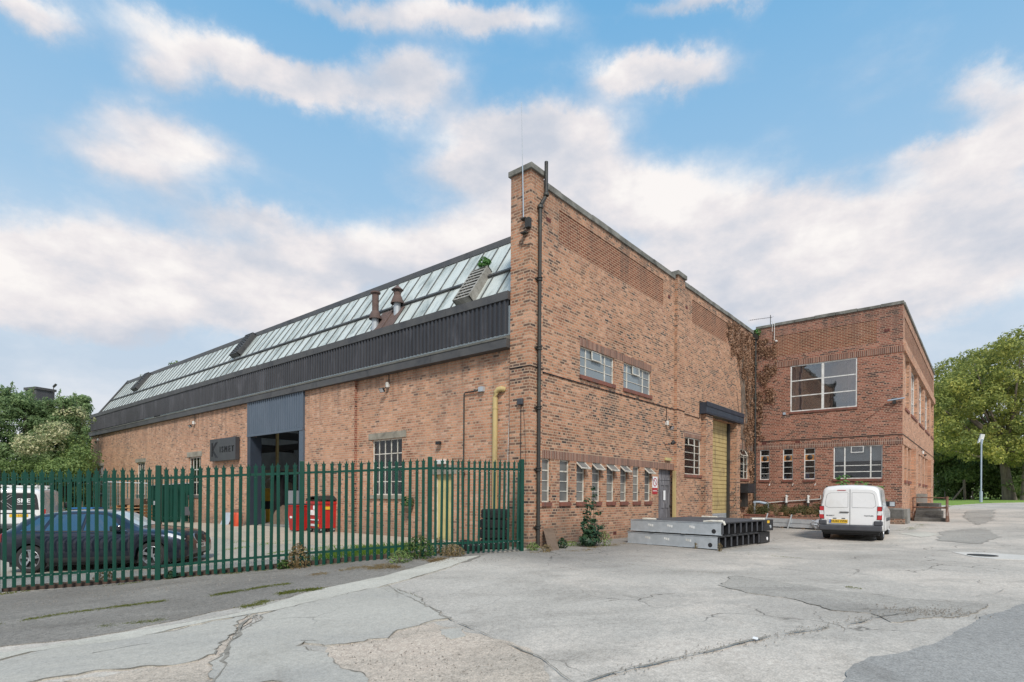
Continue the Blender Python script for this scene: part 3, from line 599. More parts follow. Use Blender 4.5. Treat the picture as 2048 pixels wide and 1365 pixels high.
window(WH, GB, 16.82, 18.33, 2.31, 3.78, vb=((.66,.04),), hb=(.26,.5,(.74,.03)), vent=(0,.66,.26,rad(28)), sill=up)
# weathered timber door beside the pilaster
mb = MB()
GB.box(mb, 8.24, 9.28, -.3, 2.42, -.20, -.15); dr = part(mb, 'door', 'timber', WH); dr['label'] = 'weathered grey timber door with peeling paint'
m2 = MB()
for a, b, z0, z1 in ((8.27,8.42,.0,2.0), (9.1,9.25,.0,2.0), (8.43,9.09,.0,.2), (8.43,9.09,.95,1.12), (8.43,9.09,1.82,2.0), (8.24,9.28,2.02,2.1), (8.70,8.80,.2,.95), (8.70,8.80,1.12,1.82)): GB.box(m2, a, b, z0, z1, -.148, -.125)
part(m2, 'door_rail', 'timber', dr)
m2 = MB(); GB.box(m2, 8.63, 8.80, 1.25, 1.62, -.124, -.118); o = part(m2, 'notice', 'whiteink', dr)
m2 = MB(); m2.lathe([(0,0),(.03,0),(.03,.05),(0,.05)], GB.P(9.17, 1.03, -.124), (0,-1,0), 10); part(m2, 'handle', 'iron', dr)
mb = MB(); GB.box(mb, 7.955, 8.235, -.3, 2.42, -.19, -.13); part(mb, 'door_jamb', 'timber', WH)
mb = MB(); mb.box(9.16, 9.285, .012, .11, -.2, 2.40); o = part(mb, 'post', 'yellow', WH); o['label'] = 'yellow painted post beside the timber door'
# roller shutter bay with two brick piers and a canopy
for a, b in ((12.05,12.84), (15.92,16.44)):
    mb = MB(); GB.box(mb, a, b, -.3, 4.92, .002, .20); part(mb, 'bay_pier', 'brick', WH, uv=True)
mb = MB(); GB.box(mb, 11.82, 16.62, 4.93, 5.40, .003, .30); cn = part(mb, 'canopy', 'bluedk', WH)
m2 = MB()
for k in range(30):
    u = 11.9+k*.155; m2.hexa([GB.P(u,4.99,.302), GB.P(u+.09,4.99,.302), GB.P(u+.09,5.22,.302), GB.P(u,5.22,.302), GB.P(u+.02,4.99,.322), GB.P(u+.07,4.99,.322), GB.P(u+.07,5.22,.322), GB.P(u+.02,5.22,.322)])
GB.box(m2, 11.80, 16.64, 5.24, 5.43, .304, .33); part(m2, 'canopy_sheet', 'bluedk', cn)
mb = MB(); z = .62; nsl = 0
while z < 4.9:
    GB.box(mb, 12.9, 15.86, z, z+.165, -.24, -.20); mb.hexa([GB.P(12.9,z+.165,-.24), GB.P(15.86,z+.165,-.24), GB.P(15.86,z+.195,-.24), GB.P(12.9,z+.195,-.24), GB.P(12.9,z+.165,-.225), GB.P(15.86,z+.165,-.225), GB.P(15.86,z+.195,-.225), GB.P(12.9,z+.195,-.225)]); z += .195
sh = part(mb, 'roller_shutter', 'yellow', WH)
mb = MB(); z = -.2
while z < .6: GB.box(mb, 12.9, 15.86, z, z+.09, -.24, -.20); GB.box(mb, 12.9, 15.86, z+.09, z+.105, -.24, -.225); z += .105
part(mb, 'shutter_foot', 'galv', sh)
for q in ((12.862,12.90,-.3,4.9,-.26,-.12), (15.70,15.898,-.3,4.9,-.19,-.10)):
    mb = MB(); GB.box(mb, *q); part(mb, 'shutter_guide', 'iron', WH)
# downpipes
mb = MB(); x, y = .31, -.075
mb.tube([(x,y,-.05), (x,y,9.12)], .05, 10); mb.tube([(x,y,9.10), (x+.03,y-.005,9.22), (x+.17,y-.04,9.45), (x+.20,y-.045,9.55)], .05, 10); mb.tube([(x+.20,y-.045,9.52), (x+.20,y-.045,10.42)], .05, 10)
for z in (.55, 2.1, 3.75, 5.35, 7.2): mb.lathe([(.051,-.05),(.075,-.045),(.075,-.015),(.062,-.01),(.062,.02),(.08,.025),(.08,.05),(.051,.055)], (x,y,z), seg=12); mb.box(x-.12, x+.12, y+.03, y+.074, z-.02, z+.02)
mb.lathe([(.051,-.06),(.08,-.05),(.08,.0),(.06,.04),(.051,.05)], (x,y,9.15), seg=12); mb.lathe([(.051,-.06),(.08,-.05),(.08,.0),(.06,.04),(.051,.05)], (x+.20,y-.045,9.55), seg=12)
mb.tube([(x,y,.02), (x,y,.0), (x+.02,y-.1,-.06)], .052, 10)
o = part(mb, 'downpipe', 'iron', WH, smooth=True)
mb = MB(); x, y = 18.98, .0; mb.tube([(x,y,.95), (x,y,9.6)], .055, 10)
for z in (2.2, 4.6, 6.5, 8.3): mb.lathe([(.056,-.05),(.08,-.045),(.08,.045),(.056,.05)], (x,y,z), seg=12)
mb.hexa([(x-.1,y-.1,9.6),(x+.1,y-.1,9.6),(x+.1,y+.1,9.6),(x-.1,y+.1,9.6),(x-.16,y-.13,9.85),(x+.16,y-.13,9.85),(x+.16,y+.11,9.85),(x-.16,y+.11,9.85)])
part(mb, 'downpipe', 'iron', WH, smooth=True)
# cable run
mb = MB(); c = .014
mb.tube([(-.016,.70,4.845), (-.016,-.02,4.845), (.58,-.02,4.835), (.60,.10,4.83)], c, 6); mb.tube([GB.P(.60,4.80,.02), GB.P(2.6,4.785,.02)], c*1.1, 6); mb.tube([GB.P(2.6,4.785,.02), GB.P(9.26,4.80,.02), GB.P(9.28,4.80,.13), GB.P(10.0,4.79,.13), GB.P(10.02,4.75,.02), GB.P(11.79,4.72,.02), GB.P(11.80,5.46,.02), GB.P(13,5.46,.03)], c, 6)
mb.tube([GB.P(16.5,4.30,.02), GB.P(19.18,4.29,.02)], c, 6); mb.tube([GB.P(8.55,4.79,.02), GB.P(8.55,4.25,.02)], c, 6)
for k in range(18): u = .75+k*.48; GB.box(mb, u-.012, u+.012, 4.77, 4.81, 0, .034)
part(mb, 'cable', 'cable', WH)
# long facade
wa, wb, wc = (21.05,22.62,1.30,3.26,.14), (29.12,30.55,1.30,3.24,.14), (37.3,38.65,1.30,3.25,.14)
mb = MB(); wall(mb, FA, 7.91, 40.2, -.8, 5.60, [wa, wb, wc, (11.22,15.86,-.8,5.45,.35)]); yd = (3.0,3.85,-.4,2.02,.16); fw_ = (5.40,7.03,1.38,3.27,.12)
wall(mb, FA, .69, 7.91, -.8, 5.60, [yd, fw_], d=-.115)
part(mb, 'facade', 'brickF', WH, uv=True, fix=False)
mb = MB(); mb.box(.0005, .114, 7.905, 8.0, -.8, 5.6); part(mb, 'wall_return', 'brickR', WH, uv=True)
mb = MB(); mb.box(.0, 19, 40.2, 40.3, -1, 6.9); part(mb, 'rear_wall', 'brickF', WH, uv=True)
for q in ((5.18,7.20,3.273,3.50,-.25,-.09), (20.93,22.80,3.263,3.52,-.14,.02), (28.95,30.76,3.243,3.47,-.14,.02), (37.16,38.88,3.253,3.43,-.14,.02), (2.85,4.05,2.023,2.30,-.27,-.10)):
    mb = MB(); FA.box(mb, *q); part(mb, 'lintel', 'lintel', WH, bevel=.008)
window(WH, FA, 5.40, 7.03, 1.38, 3.27, dep=.11, d=-.115, vb=(.2,.4,.6,.8), hb=((.26,.03),(.50,.02),(.76,.03)), fw=.04, sill=('lintel',.06,.13,.10))
for u0, u1, z0, z1, _ in (wa, wb, wc):
    window(WH, FA, u0, u1, z0, z1, dep=.13, vb=(.25,.5,.75), hb=((.33,.05),(.66,.05)), fw=.05, glass='glass', sill=('darkconc',.05,.14,.05))
mb = MB(); FA.box(mb, 3.02, 3.83, -.3, 1.93, -.275, -.235); FA.box(mb, 3.02, 3.83, 1.93, 2.02, -.275, -.22)
dr = part(mb, 'door', 'pale_yellow', WH); dr['label'] = 'pale yellow boarded door in the long brick wall'
m2 = MB(); [FA.box(m2, 3.05+k*.13, 3.05+k*.13+.112, .02, 1.86, -.2345, -.227) for k in range(6)]; part(m2, 'door_board', 'pale_yellow', dr)
mb = MB(); FA.box(mb, 3.80, 3.849, -.3, 1.95, -.235, -.19); part(mb, 'door_frame', 'white', WH)
# cladding band, fascia, beam
def corrug(mb, y0, y1, z0, z1, x, pit=.172, dep=.038):
    y = y0
    while y < y1-.01:
        p = [(y, 0), (y+pit*.42, 0), (y+pit*.52, dep), (y+pit*.86, dep), (y+pit*.98, 0), (y+pit, 0)]
        for (a, da), (b, db) in zip(p, p[1:]):
            a, b = min(a, y1), min(b, y1)
            mb.face([(x-da,a,z0), (x-db,b,z0), (x-db,b,z1), (x-da,a,z1)], (-1,0,0))
        y += pit
mb = MB(); corrug(mb, .72, 40.15, 5.80, 6.74, -.04); part(mb, 'cladding_band', 'clad', WH, fix=False, weld=False)
mb = MB(); y = .70
while y < 40:
    e = min(y+2.44, 40.25); mb.box(-.105, .35, y, e-.008, 6.735, 6.965+random.uniform(-.004,.004)); y += 2.44
part(mb, 'fascia', 'fascia', WH)
mb = MB(); y = .70
while y < 40:
    e = min(y+3.05, 40.3); mb.hexa([(-.15,y,5.42),(.2,y,5.42),(.2,y,5.66),(-.15,y,5.66),(-.15,e-.01,5.42),(.2,e-.01,5.42),(.2,e-.01,5.66),(-.15,e-.01,5.66)]); y += 3.05
part(mb, 'eaves_beam', 'fascia', WH)
mb = MB(); mb.hexa([(-.17,.70,5.662),(.05,.70,5.662),(.05,.70,5.80),(-.17,.70,5.70),(-.17,40.3,5.662),(.05,40.3,5.662),(.05,40.3,5.80),(-.17,40.3,5.70)]); part(mb, 'ledge', 'ledge', WH)
mb = MB(); corrug(mb, 11.32, 15.82, 3.99, 5.44, -.05, .18, .035); mb.box(-.10, -.03, 11.22, 15.9, 3.90, 3.99); mb.box(-.09,-.04,11.21,11.32,3.99,5.44); mb.box(-.09,-.04,15.82,15.89,3.99,5.44); mb.box(-.03,.0,11.21,15.89,3.95,5.44); part(mb, 'door_header_sheet', 'blue', WH, fix=False)
mb = MB(); mb.box(-.08, .34, 11.20, 11.50, -.4, 3.898); part(mb, 'door_post', 'blue', WH)
mb = MB(); mb.box(-.08, .42, 15.58, 15.88, -.4, 3.898); part(mb, 'door_post', 'bluedk', WH)
# patent glazing
ez, rz_, ex_, rx_ = 6.965, 9.62, .36, 2.19; sl = (rz_-ez)/(rx_-ex_)
def RP3(x, y, o=0.): n = V((-sl, 0, 1)).normalized(); return V((x, y, ez+(x-ex_)*sl))+n*o
mb = MB(); mb.face([RP3(ex_-.05,.70), RP3(ex_-.05,40.05), RP3(rx_,40.05), RP3(rx_,.70)], (-1,0,1)); part(mb, 'glazed_roof', 'roofglass', WH, fix=False)
mb = MB(); y = 1.05
while y < 40:
    mb.beam(RP3(ex_-.03,y,.015), RP3(rx_,y,.015), .028, .034, up=(0,1,0)); y += .640
part(mb, 'glazing_bar', 'bar', WH)
mb = MB(); mb.beam(RP3(1.165,.70,.04), RP3(1.165,40.05,.04), .09, .07, up=(-sl,0,1)); part(mb, 'purlin_bar', 'fascia', WH)
mb = MB(); mb.hexa([(rx_-.10,.70,rz_-.10),(rx_+.25,.70,rz_-.1),(rx_+.25,.70,rz_+.10),(rx_-.06,.70,rz_+.12),(rx_-.10,40.1,rz_-.10),(rx_+.25,40.1,rz_-.1),(rx_+.25,40.1,rz_+.10),(rx_-.06,40.1,rz_+.12)]); part(mb, 'ridge_capping', 'fascia', WH)
mb = MB(); mb.beam(RP3(ex_-.1,40.1,.03), RP3(rx_+.1,40.1,.03), .14, .16, up=(-sl,0,1)); part(mb, 'verge_board', 'fascia', WH)
mb = MB(); mb.face([(rx_+.1,.7,rz_),(rx_+.1,40.1,rz_),(9.3,40.1,6.9),(9.3,.7,6.9)], (0,0,1)); mb.face([(9.3,.7,6.9),(9.3,40.1,6.9),(11.4,40.1,9.7),(11.4,.7,9.7)], (0,0,1)); mb.face([(11.4,.7,9.7),(11.4,40.1,9.7),(19.2,40.1,6.9),(19.2,.7,6.9)], (0,0,1))
mb.face([(.36,40.1,6.9),(rx_,40.1,rz_),(9.3,40.1,6.9)]); part(mb, 'rear_roof', 'roofglass', WH, fix=False)
# roof furniture belongs to the roof
def louvre(y0, y1, x0, x1, h, name='roof_louvre', mat='ledge'):
    mb = MB(); c = [RP3(x0,y0), RP3(x0,y1), RP3(x1,y1), RP3(x1,y0)]; n = V((-sl,0,1)).normalized(); t = V((1,0,sl)).normalized(); L = (c[3]-c[0]).length
    for a, b in ((y0,y0+.05), (y1-.05,y1)): mb.hexa([RP3(x0,a,.0), RP3(x0,b,.0), RP3(x1,b,.0), RP3(x1,a,.0), RP3(x0,a,h), RP3(x0,b,h), RP3(x1,b,h*.9), RP3(x1,a,h*.9)])
    k = 0
    while k < L-.05:
        p = RP3(x0, 0, 0)+t*k; A = V((p.x, y0+.05, p.z)); B = V((p.x, y1-.05, p.z))
        mb.hexa([A+n*h*.99, B+n*h*.99, B+n*(h*.99-.02), A+n*(h*.99-.02), A+n*(h*.95)+t*.085, B+n*(h*.95)+t*.085, B+n*(h*.95-.02)+t*.085, A+n*(h*.95-.02)+t*.085]); k += .155
    mb.hexa([RP3(x0,y0,0), RP3(x0,y1,0), RP3(x0,y1,h), RP3(x0,y0,h), RP3(x0+.02,y0,0), RP3(x0+.02,y1,0), RP3(x0+.02,y1,h), RP3(x0+.02,y0,h)]); mb.hexa([RP3(x1,y0,0), RP3(x1,y1,0), RP3(x1,y1,h*.9), RP3(x1,y0,h*.9), RP3(x1-.02,y0,0), RP3(x1-.02,y1,0), RP3(x1-.02,y1,h*.9), RP3(x1-.02,y0,h*.9)])
    o = part(mb, name, mat, WH)
    m2 = MB(); m2.face([RP3(x0+.03,y0+.05,.05), RP3(x0+.03,y1-.05,.05), RP3(x1-.03,y1-.05,.05), RP3(x1-.03,y0+.05,.05)]); m2.build('louvre_void', 'black', o)
louvre(2.55, 3.25, .50, 1.32, .28, mat='louvre'); louvre(19.7, 20.6, 1.33, 2.16, .25, mat='fascia'); louvre(34.9, 35.8, 1.33, 2.16, .25, mat='fascia')
mb = MB(); mb.face([RP3(.42,6.45,.03), RP3(.42,7.75,.03), RP3(1.10,7.75,.03), RP3(1.10,6.45,.03)], (-1,0,1)); mb.beam(RP3(.42,7.05,.05), RP3(1.10,7.05,.05), .04, .05, up=(0,1,0)); part(mb, 'flashing', 'rustvent', WH, fix=False)
def flue(x, y, hh, r, cone):
    p = RP3(x, y); mb = MB(); mb.tube([p-V((0,0,.15)), p+V((0,0,.42))], r*1.05, 12); o = part(mb, 'flue_collar', 'galv', WH, smooth=True)
    mb = MB(); b = p+V((0,0,.30)); mb.lathe([(r*1.9,0),(r*1.95,.02),(r*1.15,.28),(r,.30),(r,hh)], b, seg=16)
    if cone: mb.lathe([(r*.12,hh),(r*.12,hh+.07)], b, seg=8); mb.lathe([(0,hh+.07),(r*1.75,hh+.07),(0,hh+.26)], b, seg=16)
    else: mb.lathe([(r*1.0,hh),(r*1.5,hh+.03),(r*1.5,hh+.08),(0,hh+.12)], b, seg=16)
    part(mb, 'flue', 'rustvent', WH, smooth=True)
flue(.66, 7.62, .90, .12, False); flue(.98, 6.78, .42, .125, True)
# roof interior shell and hall floor
mb = MB(); mb.box(.30, 18.9, .75, 40, -.12, .035); part(mb, 'floor', 'conc', WH)
mb = MB(); mb.box(8.2, 8.3, 16, 40, .04, 3.1); mb.box(.4, 8.2, 38.9, 39, .04, 3.1); part(mb, 'inner_wall', 'beige', WH)
mb = MB(); mb.box(8.2, 8.3, 16, 40, 3.1, 6.8); mb.box(.4, 8.2, 38.9, 39, 3.1, 6.9); mb.box(8.12, 8.2, 16, 38.9, 1.6, 1.72); part(mb, 'inner_sheeting', 'greywall', WH)
for px, py, in ((5.2,20.6), (5.2,27.0), (2.2,34)):
    mb = MB(); mb.box(px-.15, px+.15, py-.02, py+.02, .04, 6.9); mb.box(px-.15, px-.12, py-.13, py+.13, .04, 6.9); mb.box(px+.12, px+.15, py-.13, py+.13, .04, 6.9); part(mb, 'steel_column', 'blacksteel', WH)
mb = MB(); mb.beam((.5,20.6,4.6), (8.2,20.6,4.6), .2, .4); mb.beam((.5,27,4.4), (8.2,27,4.4), .2, .4); mb.beam((5.2,16,4.1), (5.2,38.9,4.1), .2, .35); part(mb, 'crane_beam', 'blacksteel', WH)
mb = MB(); mb.box(2.9, 3.02, 19.0, 19.12, .04, 5.2); part(mb, 'crane_post', 'yellow', WH)

# ------------------------------------------------------------------ office block
OB = thing('office_block', 'two storey brick office block with flat roof joined to the warehouse corner', 'office building', (19.21, 0, 0))
bw_ = (1.635,4.555,5.70,8.03,.06); rs = [(.19,.66), (1.30,1.78), (2.29,2.79)]; ww = (3.585,5.585,2.29,3.845)
mb = MB(); wall(mb, RF, 0, 6.34, -.4, 10.18, [bw_, ww, *[(a, b, 2.29, 3.848) for a, b in rs], (.75,5.32,8.60,9.65,.016)], dep=.10)
part(mb, 'wall', 'brickR', OB, uv=True, fix=False)
mb = MB(); RF.box(mb, .75, 5.32, 8.60, 9.65, -.03, -.013); part(mb, 'recessed_panel', 'brickP', OB, uv=True)
upw = [(.95,2.6), (3.64,6.7), (7.9,11.0), (12.0,15.2), (16.5,18.8)]; low = [(.84,1.75), (2.35,3.3), (6.0,6.95), (7.5,8.6), (10.4,11.4), (12.3,13.3), (15.9,16.8), (17.5,18.4)]
mb = MB(); wall(mb, RS, 0, 19.2, -.4, 10.18, [(a, b, 5.6, 8.03) for a, b in upw]+[(a, b, 2.22, 3.84) for a, b in low]+[(.6,18.6,8.75,9.75,.03)], dep=.20); part(mb, 'side_wall', 'brickRS', OB, uv=True, fix=False)
mb = MB(); RS.box(mb, .6, 18.6, 8.75, 9.75, -.05, -.028); part(mb, 'recessed_panel', 'brickP', OB, uv=True)
mb = MB(); mb.face([(38.41,-6.34,-1),(38.41,12,-1),(38.41,12,10.18),(38.41,-6.34,10.18)]); mb.face([(19.21,.0,5.4),(19.21,12,5.4),(19.21,12,10.18),(19.21,.0,10.18)]); part(mb, 'rear_wall', 'brickR', OB, uv=True, fix=False)
mb = MB(); mb.face([(19.3,-6.25,9.7),(38.3,-6.25,9.7),(38.3,12,9.7),(19.3,12,9.7)], (0,0,1)); mb.face([(19.3,-6.25,4.95),(38.3,-6.25,4.95),(38.3,12,4.95),(19.3,12,4.95)], (0,0,1)); part(mb, 'roof_slab', 'inside', OB, fix=False)
mb = MB(); mb.face([(24,-6.2,-.3),(24,12,-.3),(24,12,9.7),(24,-6.2,9.7)]); mb.face([(19.25,1.2,-.3),(24,1.2,-.3),(24,1.2,9.7),(19.25,1.2,9.7)]); part(mb, 'inner_wall', 'inside', OB, fix=False)
mb = MB(); k = 0.
while k < 6.3:
    e = min(k+.915, 6.4); RF.box(mb, k-.02 if k else -.05, e-.03, 10.182+random.uniform(0,.006), 10.33+random.uniform(-.02,.014), -.30, .06+random.uniform(-.012,.012)); k += .915
part(mb, 'coping', 'stone', OB, bevel=.012)
mb = MB(); k = .0
while k < 19.2:
    e = min(k+.915, 19.25); RS.box(mb, k+.002 if k else .25, e-.012, 10.182, 10.33+random.uniform(-.01,.008), -.28, .06); k += .915
part(mb, 'coping', 'stone', OB, bevel=.012)
for q in ((0,6.355,3.85,4.11,-.04,.012), (.36,6.37,8.033,8.30,-.04,.022)):
    mb = MB(); RF.box(mb, *q); part(mb, 'soldier_course', 'sold', OB, uv=True)
for q in ((.02,19.2,3.845,4.10,-.04,.03), (.04,19.2,8.04,8.42,-.04,.09)):
    mb = MB(); RS.box(mb, *q); part(mb, 'string_course', 'brickRS', OB, uv=True)
mb = MB(); RS.box(mb, 3.75, 5.3, -.3, 3.84, .001, .20); RS.box(mb, 13.9, 15.2, -.3, 3.84, .001, .20); part(mb, 'pilaster', 'brickRS', OB, uv=True)
mb = MB()
for a, z in ((5.62,9.03), (.30,9.09), (.28,4.115), (1.88,4.115)): mb = MB(); RF.box(mb, a, a+.10, z, z+.13, -.03, .004); RF.box(mb, a+.115, a+.215, z, z+.13, -.03, .004); part(mb, 'air_brick', 'terracotta', OB)
bigw = window(OB, RF, 1.635, 4.555, 5.70, 8.03, dep=.06, vb=((.5,.11),), hb=((.335,.05),(.665,.05)), fw=.055, mat='white', glass='glassbig', sill=('redsill',.05,.10,.02), label='large six pane window with mauve curtains')
def curtain(u0, u1):
    m = MB(); n = 22; prev = None
    for k in range(n+1):
        u = u0+(u1-u0)*k/n; d = -.30+.05*math.sin(k*1.9)+.02*math.sin(k*.7)
        cur = (RF.P(u,5.72,d), RF.P(u,8.0,d))
        if prev: m.face([prev[0], cur[0], cur[1], prev[1]], RF.n)
        prev = cur
    m.build('curtain', 'curtain', bigw, smooth=True, fix=False)
curtain(1.66, 2.12); curtain(4.12, 4.50)
for a, b in rs:
    w = window(OB, RF, a, b, 2.29, 3.848, dep=.08, hb=((.2,.035),(.4,.03),.6,.8), fw=.04, mat='white', sill=('redsill',.05,.12,.02))
    m = MB(); RF.box(m, a+.042, b-.042, 3.24, 3.525, -.075, -.055); p = m.build('vent_board', 'orangeply', w)
    m = MB(); c = RF.P((a+b)/2, 3.385, -.055); m.lathe([(0,.045),(.07,.045),(.10,.03),(.125,0)], c, RF.n, 20); m.build('extractor_fan', 'black', w, smooth=True)
    m = MB(); rr = random.Random(a*10)
    for k in range(5):
        u = a+.06+(b-a-.16)*k/4; hh = rr.uniform(.10,.26)
        if rr.random() > .25: RF.box(m, u, u+rr.uniform(.035,.06), 2.34, 2.34+hh, -.22, -.14)
    m.build('shelf_clutter', rr.choice(['whiteink','bluepaint','white']), w)
widew = window(OB, RF, 3.585, 5.585, 2.29, 3.845, dep=.09, vb=((.235,.055),(.765,.055)), hb=((.595,.03),(.785,.035)), fw=.045, mat='white', vent=(.365,.625,.2,rad(4)), sill=up, label='wide white framed window with half lowered blind')
m = MB()
for k in range(26): RF.box(m, 3.63, 5.54, 3.13+k*.027, 3.15+k*.027, -.20, -.178)
m.build('blind', 'blind', widew)
for a, b in upw: window(OB, RS, a, b, 5.6, 8.03, dep=.19, vb=((.33,.05),(.66,.05)), hb=((.33,.05),(.66,.05)), fw=.06, mat='white', sill=up)
for a, b in low: window(OB, RS, a, b, 2.22, 3.84, dep=.19, hb=(.25,.5,.75), fw=.05, mat='white', sill=('redsill',.07,.14,.04))
mb = MB(); mb.tube([RF.P(.2,4.29,.02), RF.P(6.35,4.285,.02), RS.P(.0,4.285,.02), RS.P(19.1,4.285,.02)], .014, 6); mb.tube([RS.P(7.5,4.285,.03), RS.P(9.5,4.20,.05), RS.P(11.5,4.285,.03)], .012, 6)
mb.tube([RF.P(5.75,5.72,.01), RF.P(5.2,5.25,.01), RF.P(4.75,4.95,.01)], .006, 5); part(mb, 'cable', 'cable', OB)
mb = MB(); RF.box(mb, 5.62, 6.36, .2, .93, .002, .10); RS.box(mb, -.10, 1.05, -.4, .90, .002, .22); part(mb, 'plinth', 'conc', OB, bevel=.02)
mb = MB(); mb.tube([RS.P(19.3,-.2,-.1), RS.P(19.3,3.9,-.1)], .05, 8); part(mb, 'downpipe', 'iron', OB)
# waste pipes along the foot of the front
mb = MB()
mb.tube([RF.P(.45,1.08,.06), RF.P(1.3,1.17,.06), RF.P(2.6,1.27,.06), RF.P(3.05,1.31,.06)], .022, 8); mb.tube([RF.P(3.05,1.30,.06), RF.P(3.05,1.5,.06)], .024, 8); part(mb, 'waste_pipe', 'white', OB)
for u in (1.52, 2.52):
    mb = MB(); mb.tube([RF.P(u,1.42,-.02), RF.P(u,1.46,.10), RF.P(u,1.40,.17), RF.P(u,1.14,.18)], .055, 10); mb.tube([RF.P(u,1.16,.18), RF.P(u,1.12,.18)], .07, 10); p = part(mb, 'soil_pipe', 'white', OB, smooth=True)
    mb = MB(); mb.tube([RF.P(u,1.12,.18), RF.P(u,.5,.18)], .06, 10); mb.build('pipe_foot', 'iron', p, smooth=True)
mb = MB(); mb.tube([GB.P(18.2,1.12,.35), GB.P(18.95,1.12,.35), GB.P(19.05,1.05,.75), GB.P(19.05,.6,.78)], .075, 10); mb.tube([GB.P(18.2,1.12,.35), GB.P(18.2,.4,.35)], .045, 8); part(mb, 'soil_pipe', 'lampgrey', OB, smooth=True)

# ------------------------------------------------------------------ things fixed to the walls
t = thing('business_sign', 'black board sign with raised black lettering on the long wall', 'sign', (0, 18.1, 2.92))
mb = MB(); FA.box(mb, 16.74, 19.46, 2.93, 3.98, .03, .22); part(mb, 'board', 'signblack', t, bevel=.01)
m4 = Matrix.Translation(FA.P(17.9, 3.45, .225)) @ Matrix(((0,0,-1),(-1,0,0),(0,1,0))).to_4x4()
text('lettering', 'I S M E T', .40, 'signletter', t, Matrix.Translation(FA.P(17.62, 3.44, .228)) @ Matrix(((0,0,-1),(-1,0,0),(0,1,0))).to_4x4(), .012, 1.0, world=True)
mb = MB(); U = lambda u, z: FA.P(u, z, .228)
mb.tube([U(19.22,3.80), U(19.22,3.15)], .010, 6); mb.tube([U(19.12,3.80), U(19.12,3.15)], .010, 6); mb.tube([U(18.62,3.82), U(19.08,3.47), U(18.60,3.08)], .010, 6); mb.tube([U(18.75,3.82), U(19.10,3.55)], .010, 6); mb.tube([U(19.10,3.40), U(18.74,3.08)], .010, 6); part(mb, 'monogram', 'signletter', t)
t = thing('warning_sign', 'white sign with red prohibition circle on the brick pier by the timber door', 'sign', GB.P(7.63,1.5,0))
mb = MB(); GB.box(mb, 7.43, 7.84, 1.71, 2.12, .002, .010); part(mb, 'plate', 'whiteink', t)
mb = MB(); GB.box(mb, 7.43, 7.84, 1.48, 1.705, .002, .010); lp = part(mb, 'red_plate', 'redink', t)
text('lettering', 'WARNING', .075, 'whiteink', lp, Matrix.Translation(GB.P(7.635,1.595,.012)) @ Matrix(((1,0,0),(0,0,-1),(0,1,0))).to_4x4(), .001, world=True)
mb = MB(); c = GB.P(7.635,1.915,.011); mb.lathe([(.125,0),(.125,.003),(.16,.003),(.16,0)], c, (0,-1,0), 30); mb.beam(c+V((-.095,-.002,.095)), c+V((.095,-.002,-.095)), .004, .034, up=(0,1,0)); part(mb, 'prohibition_ring', 'redink', t)
t = thing('yellow_notice', 'two yellow notices stuck beside the timber door', 'notice', GB.P(8.08,1.1,-.13))
mb = MB(); GB.box(mb, 7.98, 8.2, 1.0, 1.2, -.128, -.122); GB.box(mb, 7.98, 8.2, 1.23, 1.45, -.128, -.122); part(mb, 'sheet', 'yellowink', t)
def floodlight(fr, u, z, label, cab=.5, d=0.):
    t = thing('security_light', label, 'security light', fr.P(u, z, d), group='security lights on the walls')
    mb = MB(); mb.lathe([(0,0),(.055,0),(.06,.03),(.06,.15),(.03,.17),(0,.17)], fr.P(u,z,d+.08), (0,0,1), 12); fr.box(mb, u-.03, u+.03, z+.02, z+.12, d, d+.07); part(mb, 'sensor_housing', 'white', t, smooth=True)
    mb = MB(); c = fr.P(u+.14, z-.06, d+.16); a = fr.a; n = (fr.n*.8+V((0,0,-.6))).normalized(); s = a.cross(n)
    P = lambda i, j, k: c+a*i+s*j+n*k
    mb.hexa([P(-.09,-.06,0),P(.09,-.06,0),P(.09,.06,0),P(-.09,.06,0),P(-.11,-.08,.07),P(.11,-.08,.07),P(.11,.08,.07),P(-.11,.08,.07)]); mb.tube([fr.P(u,z+.03,d+.08), c], .015, 6); part(mb, 'lamp_head', 'black', t)
    mb = MB(); mb.hexa([P(-.09,-.065,.071),P(.09,-.065,.071),P(.09,.065,.071),P(-.09,.065,.071),P(-.09,-.065,.076),P(.09,-.065,.076),P(.09,.065,.076),P(-.09,.065,.076)]); part(mb, 'lens', 'clearlens', t)
    if cab: mb = MB(); mb.tube([fr.P(u,z+.16,d+.02), fr.P(u,z+cab,d+.02)], .012, 6); part(mb, 'cable', 'cable', t)
floodlight(FA, 6.09, 4.98, 'white and black security light above the concrete lintel window by the corner', .44, -.115)
floodlight(FA, 21.8, 4.92, 'security light under the eaves between black sign and far windows', .45)
floodlight(FA, 38.3, 5.0, 'security light at the far end of the long brick wall', .4)
floodlight(GB, 8.50, 4.10, 'security light hanging from the cable beside the tall pilaster', .1)
floodlight(RS, 9.4, 3.95, 'security light under the cable on the side of the office block', .2)
t = thing('bracket_lamp', 'small black lamp on a bracket above the timber door', 'lamp', GB.P(8.6,3.35,0))
mb = MB(); mb.tube([GB.P(8.45,3.38,0), GB.P(8.55,3.36,.12), GB.P(8.72,3.42,.2)], .014, 6); part(mb, 'bracket', 'black', t); mb = MB(); mb.lathe([(0,0),(.05,0),(.09,.14),(0,.14)], GB.P(8.66,3.40,.18), (.6,-.4,.5), 12); part(mb, 'lamp_shade', 'black', t)
t = thing('door_light', 'pale emergency light box above the timber door', 'lamp', GB.P(8.65,2.75,0))
mb = MB(); GB.box(mb, 8.44, 8.90, 2.76, 2.87, .002, .08); part(mb, 'housing', 'pale_yellow', t, bevel=.012)
t = thing('door_light', 'white bulkhead light above the yellow door', 'lamp', FA.P(3.45,2.36,-.115))
